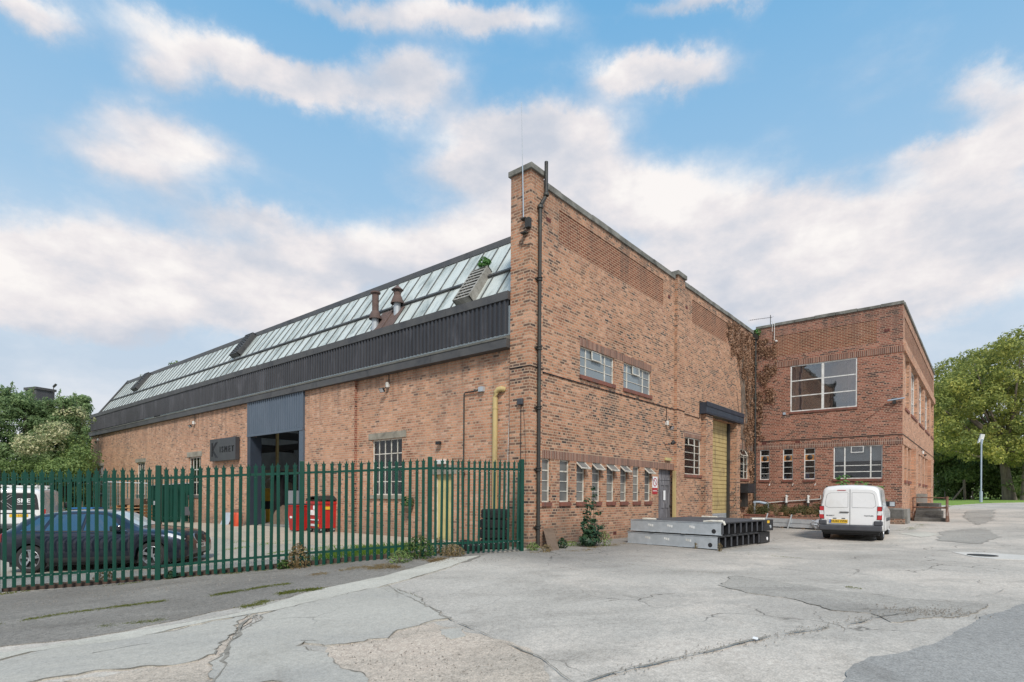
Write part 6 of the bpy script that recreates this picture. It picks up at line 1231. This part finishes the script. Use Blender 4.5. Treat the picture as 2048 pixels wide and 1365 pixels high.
def blades(name, px, py, r, h, n, mat, label, kind=None, cat='grass tuft', group=None, elong=(1,1), P=None):
    c = P if P is not None else G(px, py); m = n; th = rng.uniform(0, 2*math.pi, m); rr = np.sqrt(rng.uniform(0, 1, m))*r
    x = c.x+np.cos(th)*rr*elong[0]; y = c.y+np.sin(th)*rr*elong[1]; z = HH(np.column_stack([x, y]))+.01
    hh = h*rng.uniform(.4, 1.1, m); a = rng.uniform(0, 6.28, m); w = .006+.004*rng.uniform(size=m); lx, ly = rng.normal(0, .35, m)*hh, rng.normal(0, .35, m)*hh
    v = np.stack([np.column_stack([x-np.cos(a)*w, y-np.sin(a)*w, z]), np.column_stack([x+np.cos(a)*w, y+np.sin(a)*w, z]), np.column_stack([x+lx*.45, y+ly*.45, z+hh*.65]), np.column_stack([x+lx, y+ly, z+hh])], 1).reshape(-1, 3)
    me = bpy.data.meshes.new(name); f = []
    for i in range(m): f.append((4*i, 4*i+1, 4*i+2)); f.append((4*i+1, 4*i+3, 4*i+2))
    me.from_pydata(v.tolist(), [], f); me.materials.append(MT[mat]); o = bpy.data.objects.new(name, me); COL.objects.link(o)
    if kind: o['kind'] = kind
    else: tag(o, label, cat, group)
    return o
g = 'weeds along the front fence'
weed('weed', 598, 1137, .28, .55, 130, .10, 'leafdry', 'tall dry seeding weed at the fence foot below the hall doorway', group=g, smat='leafdry')
weed('weed', 568, 1139, .16, .22, 70, .10, 'leafweed', 'small leafy green weed at the fence foot beside the tall dry one', group=g)
weed('weed', 345, 1158, .15, .20, 60, .10, 'leafshrub', 'small dark weed at the fence foot in front of the dark car', group=g)
weed('weed', 208, 1166, .22, .28, 90, .09, 'leafdry', 'dry scrubby weed at the fence foot behind the dark car door', group=g)
weed('weed', 838, 1118, .40, .55, 260, .09, 'leafweed', 'bushy green weed at the bend of the front fence', group=g)
weed('weed', 800, 1126, .30, .28, 150, .08, 'leafmid', 'grey green weed low down left of the fence bend', group=g)
weed('weed', 905, 1113, .32, .30, 520, .05, 'leafdry', 'brown dried grass clump at the fence bend', group=g)
weed('weed', 878, 1108, .2, .42, 110, .08, 'leafdry', 'thin dry weed standing behind the fence bend', group=g)
weed('weed', 1066, 1101, .20, .22, 120, .07, 'leafmid', 'yellow green weed at the foot of the corner pier')
weed('weed', 1092, 1104, .18, .20, 90, .06, 'leafdry', 'small dry weed below the leaning brown board')
weed('weed', 1125, 1097, .16, .30, 80, .10, 'leafshrub', 'small dark leafed weed beside the leaning brown board')
weed('weed', 1140, 1092, .35, .14, 160, .06, 'leafmid', 'low pale creeping weed along the gable foot')
weed('weed', 1440, 1103, .08, .24, 40, .05, 'leafdry', 'thin dry stalk weed at the corner of the steel frames')
weed('weed', 1392, 1098, .05, .18, 24, .05, 'leafdry', 'tiny dry weed in front of the galvanised channel')
t = thing('shrub', 'dark leafed shrub growing up the gable wall between narrow windows', 'shrub', G(1182,1093)); p = t.location.copy(); cs, ns = [], []
mb = MB()
for ox, hh, sp in ((-.30,1.12,.15),(-.12,1.30,.13),(.10,1.62,.12),(.20,1.25,.13),(-.36,.60,.2),(.34,.55,.2),(.0,.75,.25)):
    a = p+V((ox*.25,.04,0)); b = p+V((ox*.7,-.04,hh*.5)); e = p+V((ox,.0,hh)); mb.tube([a, b, e], [.013,.009,.004], 6)
    for k in range(6):
        f = .30+.70*k/5; c = a.lerp(b, f*2) if f < .5 else b.lerp(e, f*2-1); c = c+V((random.gauss(0,.06), random.gauss(0,.05), 0)); q, d = blob_pts(c, (sp*(1.2-.5*f), sp*.8, .07), 13, .3); cs.append(q); ns.append(d*.5+np.array([0,-.5,.7]))
q, d = blob_pts(p+UP*.22, (.46,.28,.24), 230, .4); cs.append(q); ns.append(d+np.array([0,-.3,.6]))
leaves('foliage', np.concatenate(cs), np.concatenate(ns), .105, 'leafshrub', t, asp=.7); mb.build('stems', 'stem', t)
weed('weed', 1208, 1092, .24, .45, 150, .07, 'leafmid', 'yellow green feathery weed at the right of the dark shrub')
t = thing('elder_bush', 'bright green elder bush behind the small white van', 'bush', (18.3,-4.1,.3)); mb = MB(); cs, ns = [], []
for ox, oy, hh, sp in ((.3,0,2.35,.30),(.2,-.75,2.05,.28),(.3,-1.35,1.85,.32),(.1,.45,1.75,.22),(.2,-.4,1.75,.35),(.3,-1.5,1.25,.3),(.4,-1.0,1.6,.4)):
    a = V((18.3,-4.1,.3)); e = V((18.3+ox,-4.1+oy,hh)); mb.tube([a, a.lerp(e,.5)+V((0,0,.15)), e], [.02,.014,.006], 6)
    for k in range(5): c = a.lerp(e, .55+.45*k/4); q, d = blob_pts(c, (sp*.8, sp, .14), 24, .4); cs.append(q); ns.append(d*.5+np.array([-.4,-.2,.8]))
leaves('foliage', np.concatenate(cs), np.concatenate(ns), .19, 'leafelder', t, asp=.5); mb.build('stems', 'stem', t)
for i in range(16):
    y = -.1-i*.27+random.uniform(-.1,.1); dry = i%3 != 0
    weed('weed', 0, 0, random.uniform(.36,.52), random.uniform(.52,.85), 420, .085, 'leafscrub' if i%3 != 1 else 'leafdry', 'scrubby mixed weed growing in the planter below the office windows', group='planter weeds', base=V((18.2+random.uniform(-.25,.5), y, .38)))
t = thing('dead_ivy', 'dried brown ivy clinging to the walls at the inner corner', 'climbing plant', (19.0,0,.2)); cs, ns = [], []
def inpoly(x, y, P):
    c = np.zeros(len(x), bool)
    for (x1,y1),(x2,y2) in zip(P, P[1:]+P[:1]): c ^= ((y1 > y) != (y2 > y)) & (x < (x2-x1)*(y-y1)/((y2-y1) or 1e-9)+x1)
    return c
def ivy(fr, P, n, nn):
    us = [p[0] for p in P]; zs = [p[1] for p in P]; u = rng.uniform(min(us), max(us), n); z = rng.uniform(min(zs), max(zs), n)
    ju = np.array([noise.noise(V((a*1.3,b*1.3,3)))*.7+noise.noise(V((a*5,b*5,1)))*.22 for a, b in zip(u, z)]); k = inpoly(u+ju, z+ju*.6, P)
    dn = np.array([noise.noise(V((a*2.2,b*2.2,9))) for a, b in zip(u, z)]); k &= (dn > rng.uniform(-.42,.42,n)); u, z = u[k], z[k]
    d = rng.uniform(.01, .12, len(u)); pts = np.array(fr.o)+np.outer(u, fr.a)+np.outer(d, fr.n); pts[:,2] += z; cs.append(pts); ns.append(np.array(fr.n)+rng.normal(size=(len(u),3))*.6)
ivy(GB, [(15.0,9.75),(19.2,9.8),(19.2,4.2),(18.9,2.4),(18.3,3.0),(17.5,3.9),(17.7,5.2),(17.9,6.6),(17.4,7.4),(16.5,7.8),(15.9,8.3),(15.2,8.7)], 22000, 0)
ivy(GB, [(18.3,3.9),(19.2,3.9),(19.2,.8),(18.4,1.0),(18.6,2.4)], 1500, 0); ivy(RF, [(0,9.9),(.55,9.6),(.95,8.6),(1.0,7.2),(.75,6.2),(.55,5.2),(.25,4.4),(0,4.0)], 5200, 0); ivy(GB, [(16.5,1.2),(18.2,1.3),(18.6,.1),(16.5,.0)], 600, 0)
leaves('foliage', np.concatenate(cs), np.concatenate(ns), .085, 'leafivy', t, asp=.75); mb = MB()
for k in range(26):
    u = random.uniform(17.0,19.1); z = random.uniform(3,6); pts = []
    for j in range(6): pts.append(GB.P(min(u,19.15), min(z, 9.6), .02)); u += random.uniform(-.3,.15); z += random.uniform(.4,1.0)
    mb.tube(pts, .012, 5)
mb.build('stems', 'bark', t)
c, d = blob_pts(V((18.95,-.1,9.95)), (.18,.2,.22), 90); o = leaves('roof_plant', c, d+np.array([0,0,.6]), .12, 'leafelder'); tag(o, 'small green plant growing from the gutter at the inner corner', 'plant')
c, d = blob_pts(RP3(1.40,2.75,.30), (.2,.26,.18), 120); o = leaves('roof_plant', c, d+np.array([0,0,.6]), .13, 'leafelder'); tag(o, 'green plant sprouting from the louvred box on the glazed roof', 'plant')
# grass between the slabs and inside the fence
for px, py, r, h, n, m, el in ((738,1110,1.1,.22,900,'grass',(1.6,.5)), (790,1104,.8,.16,500,'grass',(1.2,.5)), (640,1098,.7,.06,200,'grass',(1,.4)), (560,1086,.8,.05,200,'grass',(1,.3)), (505,1082,.6,.05,140,'grass',(1,.3)), (475,1098,.4,.05,120,'grass',(1,.4)), (560,1106,.4,.05,120,'grass',(1,.3)), (20,1188,.3,.04,90,'moss',(1,.4)), (700,1108,.9,.20,500,'grass',(1.2,.5))):
    blades('grass', px, py, r, h, n, m, None, kind='stuff', elong=el)
def strip(L, w, n, h, mat):
    P = GP2(L); seg = [(V(a), V(b)) for a, b in zip(P, P[1:])]; tot = sum((b-a).length for a, b in seg); xs = []
    for a, b in seg:
        m = int(n*(b-a).length/tot); f = rng.uniform(0,1,m); q = np.array([noise.noise(V((*(a+(b-a)*t), 2))*1.7) for t in f]); keep = q > -.15
        for t, kq in zip(f, keep):
            if kq: p = a+(b-a)*t; dd = (b-a).normalized(); xs.append(p+V((-dd.y,dd.x))*(random.gauss(0, w)+.35*noise.noise(V((p.x*.8,p.y*.8,4)))))
    xs += [p+V((random.gauss(0,.05), random.gauss(0,.05))) for p in xs for _ in range(2)]
    xy = np.array([tuple(p) for p in xs]); wv = np.array([noise.noise(V((p[0]*2.3, p[1]*2.3, 7)))+.5*noise.noise(V((p[0]*8, p[1]*8, 2))) for p in xy]); xy = xy[wv > rng.uniform(-.55, .35, len(xy))]
    z = HH(xy)+.016; c = np.column_stack([xy, z]); o = leaves('grass', c, np.tile([0,0,1.], (len(c),1))+rng.normal(size=c.shape)*.8, h*.62, mat, asp=.3); o['kind'] = 'stuff'
strip([(-20,1252),(60,1240),(170,1226),(255,1212),(330,1202)], .05, 1500, .035, 'moss'); strip([(420,1192),(500,1182),(580,1172)], .05, 900, .04, 'moss'); strip([(560,1192),(600,1187),(640,1184)], .05, 700, .05, 'moss')
strip([(130,1266),(240,1250),(330,1240)], .05, 500, .03, 'moss'); strip([(485,1216),(510,1212),(535,1203)], .05, 400, .04, 'moss'); strip([(780,1175),(800,1184),(830,1194)], .03, 250, .03, 'moss'); strip([(1085,1110),(1200,1124),(1300,1136),(1440,1149)], .02, 260, .022, 'moss')
strip([(1440,1104),(1470,1108),(1600,1117)], .025, 200, .03, 'moss'); strip([(1690,1176),(1720,1180)], .03, 100, .03, 'moss'); strip([(740,1140),(800,1132),(870,1126),(930,1118)], .16, 2200, .05, 'leafdry'); strip([(620,1150),(700,1140),(800,1126)], .09, 700, .045, 'leafdry'); strip([(200,1172),(330,1160),(470,1148),(600,1136),(720,1126)], .06, 900, .04, 'moss')
strip([(1060,1106),(1110,1106),(1160,1100),(1230,1091),(1258,1087)], .10, 900, .04, 'leafdry'); strip([(1800,1062),(1830,1056),(1850,1050)], .12, 500, .04, 'moss')

# ------------------------------------------------------------------ trees
def tree(name, label, cat, base, th, clumps, leafm, size, per, tr=.3, limbs=True, group=None, asp=.5, upb=.35, shell=.45, path=None):
    t = thing(name, label, cat, base, group=group); base = V(base); mb = MB()
    tp = path or [base-UP*.3, base+V((0,0,th*.5)), base+V((.05*th*.3,0,th))]
    mb.tube(tp, [tr*1.25]+[tr*(.95-.35*k/(len(tp)-1)) for k in range(1, len(tp))], 10); top = tp[-1]
    if limbs:
        for c, r in clumps[::max(1, len(clumps)//26)]:
            s = top if c.z > top.z else tp[-2].lerp(top, .7); m = s.lerp(c, .5)+V((0,0,-.08*(c-s).length)); mb.tube([s, m, c], [tr*.42, tr*.24, tr*.06], 6)
    mb.build('trunk', 'bark', t, smooth=True)
    cs, ns = [], []
    for c, r in clumps:
        q, d = blob_pts(c, (r, r, r*.72), max(20, int(per*r*r)), shell); cs.append(q); ns.append(d+np.array([0,0,upb])+rng.normal(size=d.shape)*.55)
    leaves('crown', np.concatenate(cs), np.concatenate(ns), size, leafm, t, asp=asp); return t
def crown(c, rads, n, r0, r1, seed, low=-1.):
    r = random.Random(seed); out = []
    while len(out) < n:
        d = V((r.gauss(0,1), r.gauss(0,1), r.gauss(0,1))).normalized()
        if d.z < low: continue
        f = r.uniform(.45, 1.0); out.append((V(c)+V((d.x*rads[0]*f, d.y*rads[1]*f, d.z*rads[2]*f)), r.uniform(r0, r1)))
    return out
def CP(px, py, Z): return CAM+ray(px, py)/FOC*Z
Z = 59.; b = AT(2020, Z); b.z += .05
cl = []
def ring(px, py, rx, ry, n, seed, Zc=Z, dz=4.5, r0=.75, r1=1.5):
    r = random.Random(seed)
    for _ in range(n):
        while True:
            x, y = r.uniform(-1,1), r.uniform(-1,1)
            if x*x+y*y <= 1: break
        cl.append((CP(px+x*rx, py+y*ry, Zc+r.uniform(-dz, dz)), r.uniform(r0, r1)))
ring(2060,760,110,100,64,1); ring(1965,800,75,80,44,2); ring(2000,740,60,55,22,3); ring(1915,810,55,60,30,4); ring(1955,880,60,30,14,5,r1=1.1); ring(2150,820,110,120,40,6); ring(2040,860,60,35,12,7); ring(1885,845,30,60,16,8,r1=1.1); ring(1950,735,30,30,7,9,r1=.9); ring(1925,895,50,28,20,10,r1=1.1); ring(1985,905,35,25,10,11,r1=1.); ring(2045,905,30,30,10,12,r1=1.)
path = [b-UP*.3, CP(2013,960,Z), CP(2008,925,Z), CP(2014,890,Z)]
tree('ash_tree', 'large spreading tree with yellowing green leaves and thick bare trunk on the grass', 'tree', b, 5, cl, 'leafash', .28, 165, .52, path=path)
o = bpy.data.objects['ash_tree']; mb = MB(); s = CP(2010,915,Z); mb.tube([s, CP(1985,885,Z-.5), CP(1960,855,Z-.8), CP(1932,832,Z-1)], [.3,.25,.18,.07], 8); mb.tube([CP(2012,905,Z), CP(2040,800,Z), CP(2045,720,Z)], [.34,.24,.08], 8); mb.tube([CP(2012,900,Z), CP(2024,820,Z-1), CP(2012,770,Z-1)], [.3,.2,.07], 8); mb.build('limb', 'bark', o, smooth=True)
b = AT(2052, 57); tree('ivy_clad_tree', 'second tree trunk with shaggy ivy at the edge of the frame', 'tree', b, 5, [(CP(2052,y,57), .7) for y in (985,965,945,925,905)]+crown(CP(2090,850,57), (3,3,3), 10, 1., 1.5, 5), 'leafdark', .26, 160, .4, limbs=False)
for i, (px, py, Zt, rx, ry, n, m, lab) in enumerate(((1935,905,68,90,60,30,'leafdark','dark tree mass behind the lamp post'), (2060,930,66,90,55,24,'leafdark','dark tree mass behind the big trunk'), (1880,800,74,60,70,22,'leafash','yellow green tree rising behind the office block end'), (1890,930,80,50,40,14,'leafmid','pale green bush seen past the office block end'))):
    cl = []; ring(px, py, rx, ry, n, 20+i, Zt, 3, 1.3, 2.2); tree('background_tree', lab, 'tree', AT(px, Zt), 4, cl, m, .42, 95, .3, group='trees behind the lawn')
for i, (px, Zt, w, py, m, lab) in enumerate(((1885,70,26,968,'leafmid','low pale bush at the back of the lawn by the office block'), (1920,68,30,975,'leafmid','low bramble bush at the back of the lawn behind the leaning branch'), (1965,66,30,965,'leafdark','dark bush behind the lamp post foot'), (2010,65,24,975,'leafdark','dark bush behind the big trunk'), (2045,60,22,985,'leafmid','low green bush right of the big trunk'), (1945,64,34,945,'leafmid','taller bramble bush between the lamp post and the big trunk'), (1890,66,26,930,'leafmid','taller pale bush beside the end of the office block'))):
    cl = []; ring(px, py, w, 28, 12, 40+i, Zt, 1.5, .8, 1.4); tree('bush', lab, 'bush', AT(px, Zt), 1, cl, m, .3, 120, .1, limbs=False, group='bushes behind the lawn')
cs_, ns_ = [], []
for k in range(90):
    px = random.uniform(1850, 2250); q, d = blob_pts(CP(px, 1000-random.uniform(0,1)**1.3*130, 98+random.uniform(-4,4)), (3.2,3.2,2.2), 170, .4); cs_.append(q); ns_.append(d+np.array([0,0,.3]))
tag(leaves('distant_wood', np.concatenate(cs_), np.concatenate(ns_), .75, 'leafmid'), kind='stuff')
a, b = AT(1905,62), CP(1932,968,62); mb = MB(); mb.tube([a, b], [.10,.06], 6); mb.tube([AT(1930,62), CP(1928,960,62)], .12, 6); tag(mb.build('fallen_branch', 'bark'), 'bare broken branch leaning at the back of the lawn', 'branch')
# conifers and flowering climbers beyond the far fence
def conifer(px, Zt, py, w, lab, seed, mat='leafcon', fl=0):
    b = AT(px, Zt); r = random.Random(seed); ht = CAM.z+(985-py)/FOC*Zt-b.z; W = w/FOC*Zt; cl = []
    n = int(110*ht/8)
    for k in range(n):
        f = r.uniform(.02, 1)**.9; z = b.z+ht*f; rr = W*(1-f**2.2)*.95+.15; a = r.uniform(0, 6.28); q = r.uniform(.72, 1.05); c = V((b.x+math.cos(a)*rr*q, b.y+math.sin(a)*rr*q, z)); cl.append((c, r.uniform(.42,.8)*(1.15-.45*f)))
    t = tree('conifer', lab, 'tree', b, ht*.8, cl, mat, .21, 520, .18, limbs=False, group='conifers beyond the far fence', asp=.34, upb=.25, shell=.35)
    mb = MB(); cs, ns = [], []
    for k in range(7):     # loose feathery leaders
        a = r.uniform(0,6.28); s = b+V((math.cos(a)*W*.35, math.sin(a)*W*.35, ht*r.uniform(.88,.95))); e = s+V((r.uniform(-.3,.3), r.uniform(-.3,.3), r.uniform(.5,1.1))); mb.tube([s, s.lerp(e,.6)+V((.05,0,0)), e], [.03,.02,.008], 5)
        for j in range(60): f = r.random(); p = s.lerp(e, f); q = .22*(1.15-f); cs.append(p+V((r.gauss(0,q*.6), r.gauss(0,q*.6), r.gauss(0,.05)))); ns.append((r.gauss(0,1), r.gauss(0,1), r.gauss(0,1)))
    mb.build('leader', 'bark', t); leaves('leader_sprays', np.array([tuple(c) for c in cs]), np.array(ns), .2, mat, t, asp=.3); return t
conifer(-95,35,790,80,'tall conifer at the left edge of the far tree line',2); conifer(-10,35,776,66,'tall dark conifer nearest the left edge beyond the far fence',1); conifer(46,36,786,56,'bushy green conifer left of the dark chimney',3); conifer(90,37,806,50,'conifer below the dark chimney',4); conifer(128,37,800,40,'narrow conifer with leaning tip right of the chimney',5); conifer(164,43,798,34,'conifer with two feathery tips beside the end of the hall',6)
def vine(px, py, rx, ry, Zt, n, mat, lab, seed, r0=.5, r1=.9, per=240, size=.17):
    global cl; cl = []; ring(px, py, rx, ry, n, seed, Zt, .8, r0, r1); tree('flowering_climber', lab, 'climbing plant', AT(px, Zt), 1, cl, mat, size, per, .08, limbs=False, group='climbers over the conifers')
vine(150,834,26,15,37.5,13,'leafflower','creamy flowering climber over the conifer beside the hall end',61); vine(110,868,14,26,35,9,'leafflower','creamy climber hanging in the middle of the tree line',62); vine(165,905,22,24,34.5,13,'leafmid','pale leafed climber low down beside the hall end',63); vine(55,890,18,14,34,9,'leafflower','small pale climber patch on the left conifer',64); vine(125,935,50,12,33.5,16,'leafmid','low green scrub behind the far fence',65,); vine(20,938,50,12,33.5,14,'leafdark','dark low scrub at the left behind the far fence',66)
b = AT(300, 52); 
for k, (px, py) in enumerate(((290,744),(352,718))):
    p = pl(px, py+14, 0, 6.0); cs_, d_ = blob_pts(p, (.7,.7,.45), 60, .5); o = leaves('tree_top', cs_, d_, .22, 'leafdark'); tag(o, ('tip of a tree showing above the far end of the roof ridge', 'small tree tip showing above the roof ridge')[k], 'tree')
    mb = MB(); mb.tube([V((p.x,p.y,0)), p], [.2,.03], 6); mb.build('trunk', 'bark', o)

# ------------------------------------------------------------------ sky and light
SUN_EL, SUN_AZ = rad(44), math.atan2(-.72, -.66)      # direction towards the sun: behind the tripod, to the right
sd = V((math.cos(SUN_AZ)*math.cos(SUN_EL), math.sin(SUN_AZ)*math.cos(SUN_EL), math.sin(SUN_EL)))
sun = bpy.data.lights.new('sun', 'SUN'); sun.energy = 3.3; sun.angle = rad(12); sun.color = (1, .94, .86); so = bpy.data.objects.new('sun', sun); COL.objects.link(so); so.rotation_euler = sd.to_track_quat('Z', 'Y').to_euler(); so.location = (0,0,40)
w = bpy.data.worlds.new('World'); scn.world = w; w.use_nodes = True; w.node_tree.nodes.clear(); t = NT(w.node_tree)
sky = t.n('TexSky', sky_type='NISHITA', sun_disc=False, sun_elevation=SUN_EL, sun_rotation=math.pi/2-SUN_AZ, altitude=80, air_density=1.0, dust_density=.6, ozone_density=2.0)
dirv = t.n('TexCoord').outputs['Generated']
wob = t.n('TexNoise', {'Vector': dirv, 'Scale': 9.0, 'Detail': 9, 'Roughness': .66}).outputs[1]
wob = t.n('VectorMath', {0: wob, 1: (.5,.5,.5)}, operation='SUBTRACT').outputs[0]
d2 = t.n('VectorMath', {0: dirv, 1: t.n('VectorMath', {0: wob, 1: (.085,.085,.085)}, operation='MULTIPLY').outputs[0]}, operation='ADD').outputs[0]
dot = lambda v, k: t.n('VectorMath', {0: v, 1: tuple(k)}, operation='DOT_PRODUCT').outputs['Value']
def azel(v):
    a, f, z = dot(v, RT), dot(v, FW), dot(v, UP)
    return t.m('ARCTAN2', a, f), t.m('ARCTAN2', z, t.m('SQRT', t.m('ADD', t.m('MULTIPLY', a, a), t.m('MULTIPLY', f, f))))
az, el = azel(d2); az0, el0 = azel(dirv)
def pxang(px, py): d = ray(px, py).normalized(); return math.atan2(d.dot(RT), d.dot(FW)), math.asin(d.z)
fld = None; shade = None
# survey of the cloud masses: centre, half width, half height (photo pixels turned into bearings), weight
for px, py, sx, sy, wt in ((330,150,90,45,.7),(480,140,140,50,.9),(640,175,200,55,1.),(820,150,110,55,.95),(300,250,130,50,.5),(250,320,170,65,.8),(420,300,90,45,.5),
        (60,20,110,40,.8),(300,60,120,45,.45),(700,20,160,35,.7),(950,30,190,40,.9),(1400,10,170,28,.7),(1250,160,90,50,.8),(1360,150,110,45,.95),
        (1000,260,120,60,.95),(1130,280,130,60,.95),(960,340,120,50,.9),(1100,380,220,80,1.1),(1280,400,160,60,.9),(1500,450,250,75,1.),(1750,470,260,80,1.),(1960,470,200,90,1.),
        (1980,300,170,60,.95),(1880,290,110,35,.6),(1960,170,90,50,.7),(2040,200,80,60,.7),(500,440,120,35,.5),(150,540,280,75,1.),(450,540,280,75,1.),(750,530,260,70,1.),(950,480,160,60,.9),
        (500,640,450,65,.9),(100,640,250,50,.7),(1400,580,300,90,1.),(1750,600,350,80,.95),(-300,400,300,200,.8),(2500,300,300,250,.8)):
    a0, e0 = pxang(px, py); a1, _ = pxang(px+sx, py); a2, _ = pxang(px-sx, py); _, e1_ = pxang(px, py+sy); _, e2_ = pxang(px, py-sy)
    sa, se = abs(a1-a2)/2, abs(e2_-e1_)/2
    u = t.m('DIVIDE', t.m('SUBTRACT', az, a0), sa); v_ = t.m('DIVIDE', t.m('SUBTRACT', el, e0), se)
    r2 = t.m('ADD', t.m('MULTIPLY', u, u), t.m('MULTIPLY', v_, v_)); bl = t.m('MULTIPLY', t.m('EXPONENT', t.m('MULTIPLY', r2, -1.25)), wt)
    fld = bl if fld is None else t.m('ADD', fld, bl)
    sv = t.m('MULTIPLY', bl, v_); shade = sv if shade is None else t.m('ADD', shade, sv)
n1 = t.noise(t.n('Mapping', {'Vector': dirv, 'Scale': (1,1,2.0)}).outputs[0], 4.6, 10, .57, 0.)
# general broken cloud away from the surveyed part
gen = t.m('MULTIPLY', t.n('MapRange', {0: t.noise(dirv, 2.6, 8, .6, .4), 1: .42, 2: .62}).outputs[0], t.n('MapRange', {0: t.m('ABSOLUTE', az0), 1: .85, 2: 1.3}).outputs[0])
hi_ = t.n('MapRange', {0: el0, 1: .80, 2: 1.1}).outputs[0]; gen = t.m('MAXIMUM', gen, t.m('MULTIPLY', t.n('MapRange', {0: t.noise(dirv, 2.6, 8, .6, .4), 1: .42, 2: .62}).outputs[0], hi_))
dens = t.m('ADD', t.m('ADD', fld, t.m('MULTIPLY', t.m('SUBTRACT', n1, .5), 1.3)), t.m('MULTIPLY', gen, .8))
dens = t.n('MapRange', {0: dens, 1: .02, 2: .88}, interpolation_type='SMOOTHSTEP').outputs[0]
hz = t.n('MapRange', {0: el0, 1: .02, 2: .42, 3: .85, 4: 0.}).outputs[0]; dens = t.m('MAXIMUM', dens, hz)
n2 = t.noise(dirv, 6.5, 9, .6, .2); dup = t.n('VectorMath', {0: dirv, 1: (-.018,-.03,.05)}, operation='ADD').outputs[0]; n3 = t.noise(t.n('Mapping', {'Vector': dup, 'Scale': (1,1,2.0)}).outputs[0], 4.6, 10, .57, 0.)
sh = t.m('MULTIPLY', t.m('SUBTRACT', n1, n3), 2.6); sh = t.m('ADD', sh, t.m('ADD', t.m('MULTIPLY', t.m('DIVIDE', shade, t.m('ADD', fld, .15)), .40), t.m('MULTIPLY', t.m('SUBTRACT', n2, .5), 1.3)))
ccol = t.ramp(t.m('ADD', sh, .52, clamp=True), [(.0, sr(197,202,213)), (.35, sr(214,214,220)), (.65, sr(231,226,227)), (1., sr(246,241,238))])
blue = t.mix(.95, sky.outputs[0], t.mix(t.n('MapRange', {0: el0, 1: .05, 2: .75}).outputs[0], c4((5.0, 6.2, 7.2)), c4((1.28, 3.55, 6.1))))
bg1 = t.n('Background', {'Color': blue, 'Strength': .115}); bg2 = t.n('Background', {'Color': ccol, 'Strength': 1.0})
out = t.n('OutputWorld'); t.l.new(t.n('MixShader', {0: t.m('MULTIPLY', dens, .96), 1: bg1.outputs[0], 2: bg2.outputs[0]}).outputs[0], out.inputs[0])
scn.view_settings.view_transform = 'Standard'; scn.view_settings.look = 'None'; scn.view_settings.exposure = .1; scn.view_settings.gamma = 1.
scn.render.engine = 'CYCLES'; scn.cycles.max_bounces = 7; scn.cycles.transparent_max_bounces = 10
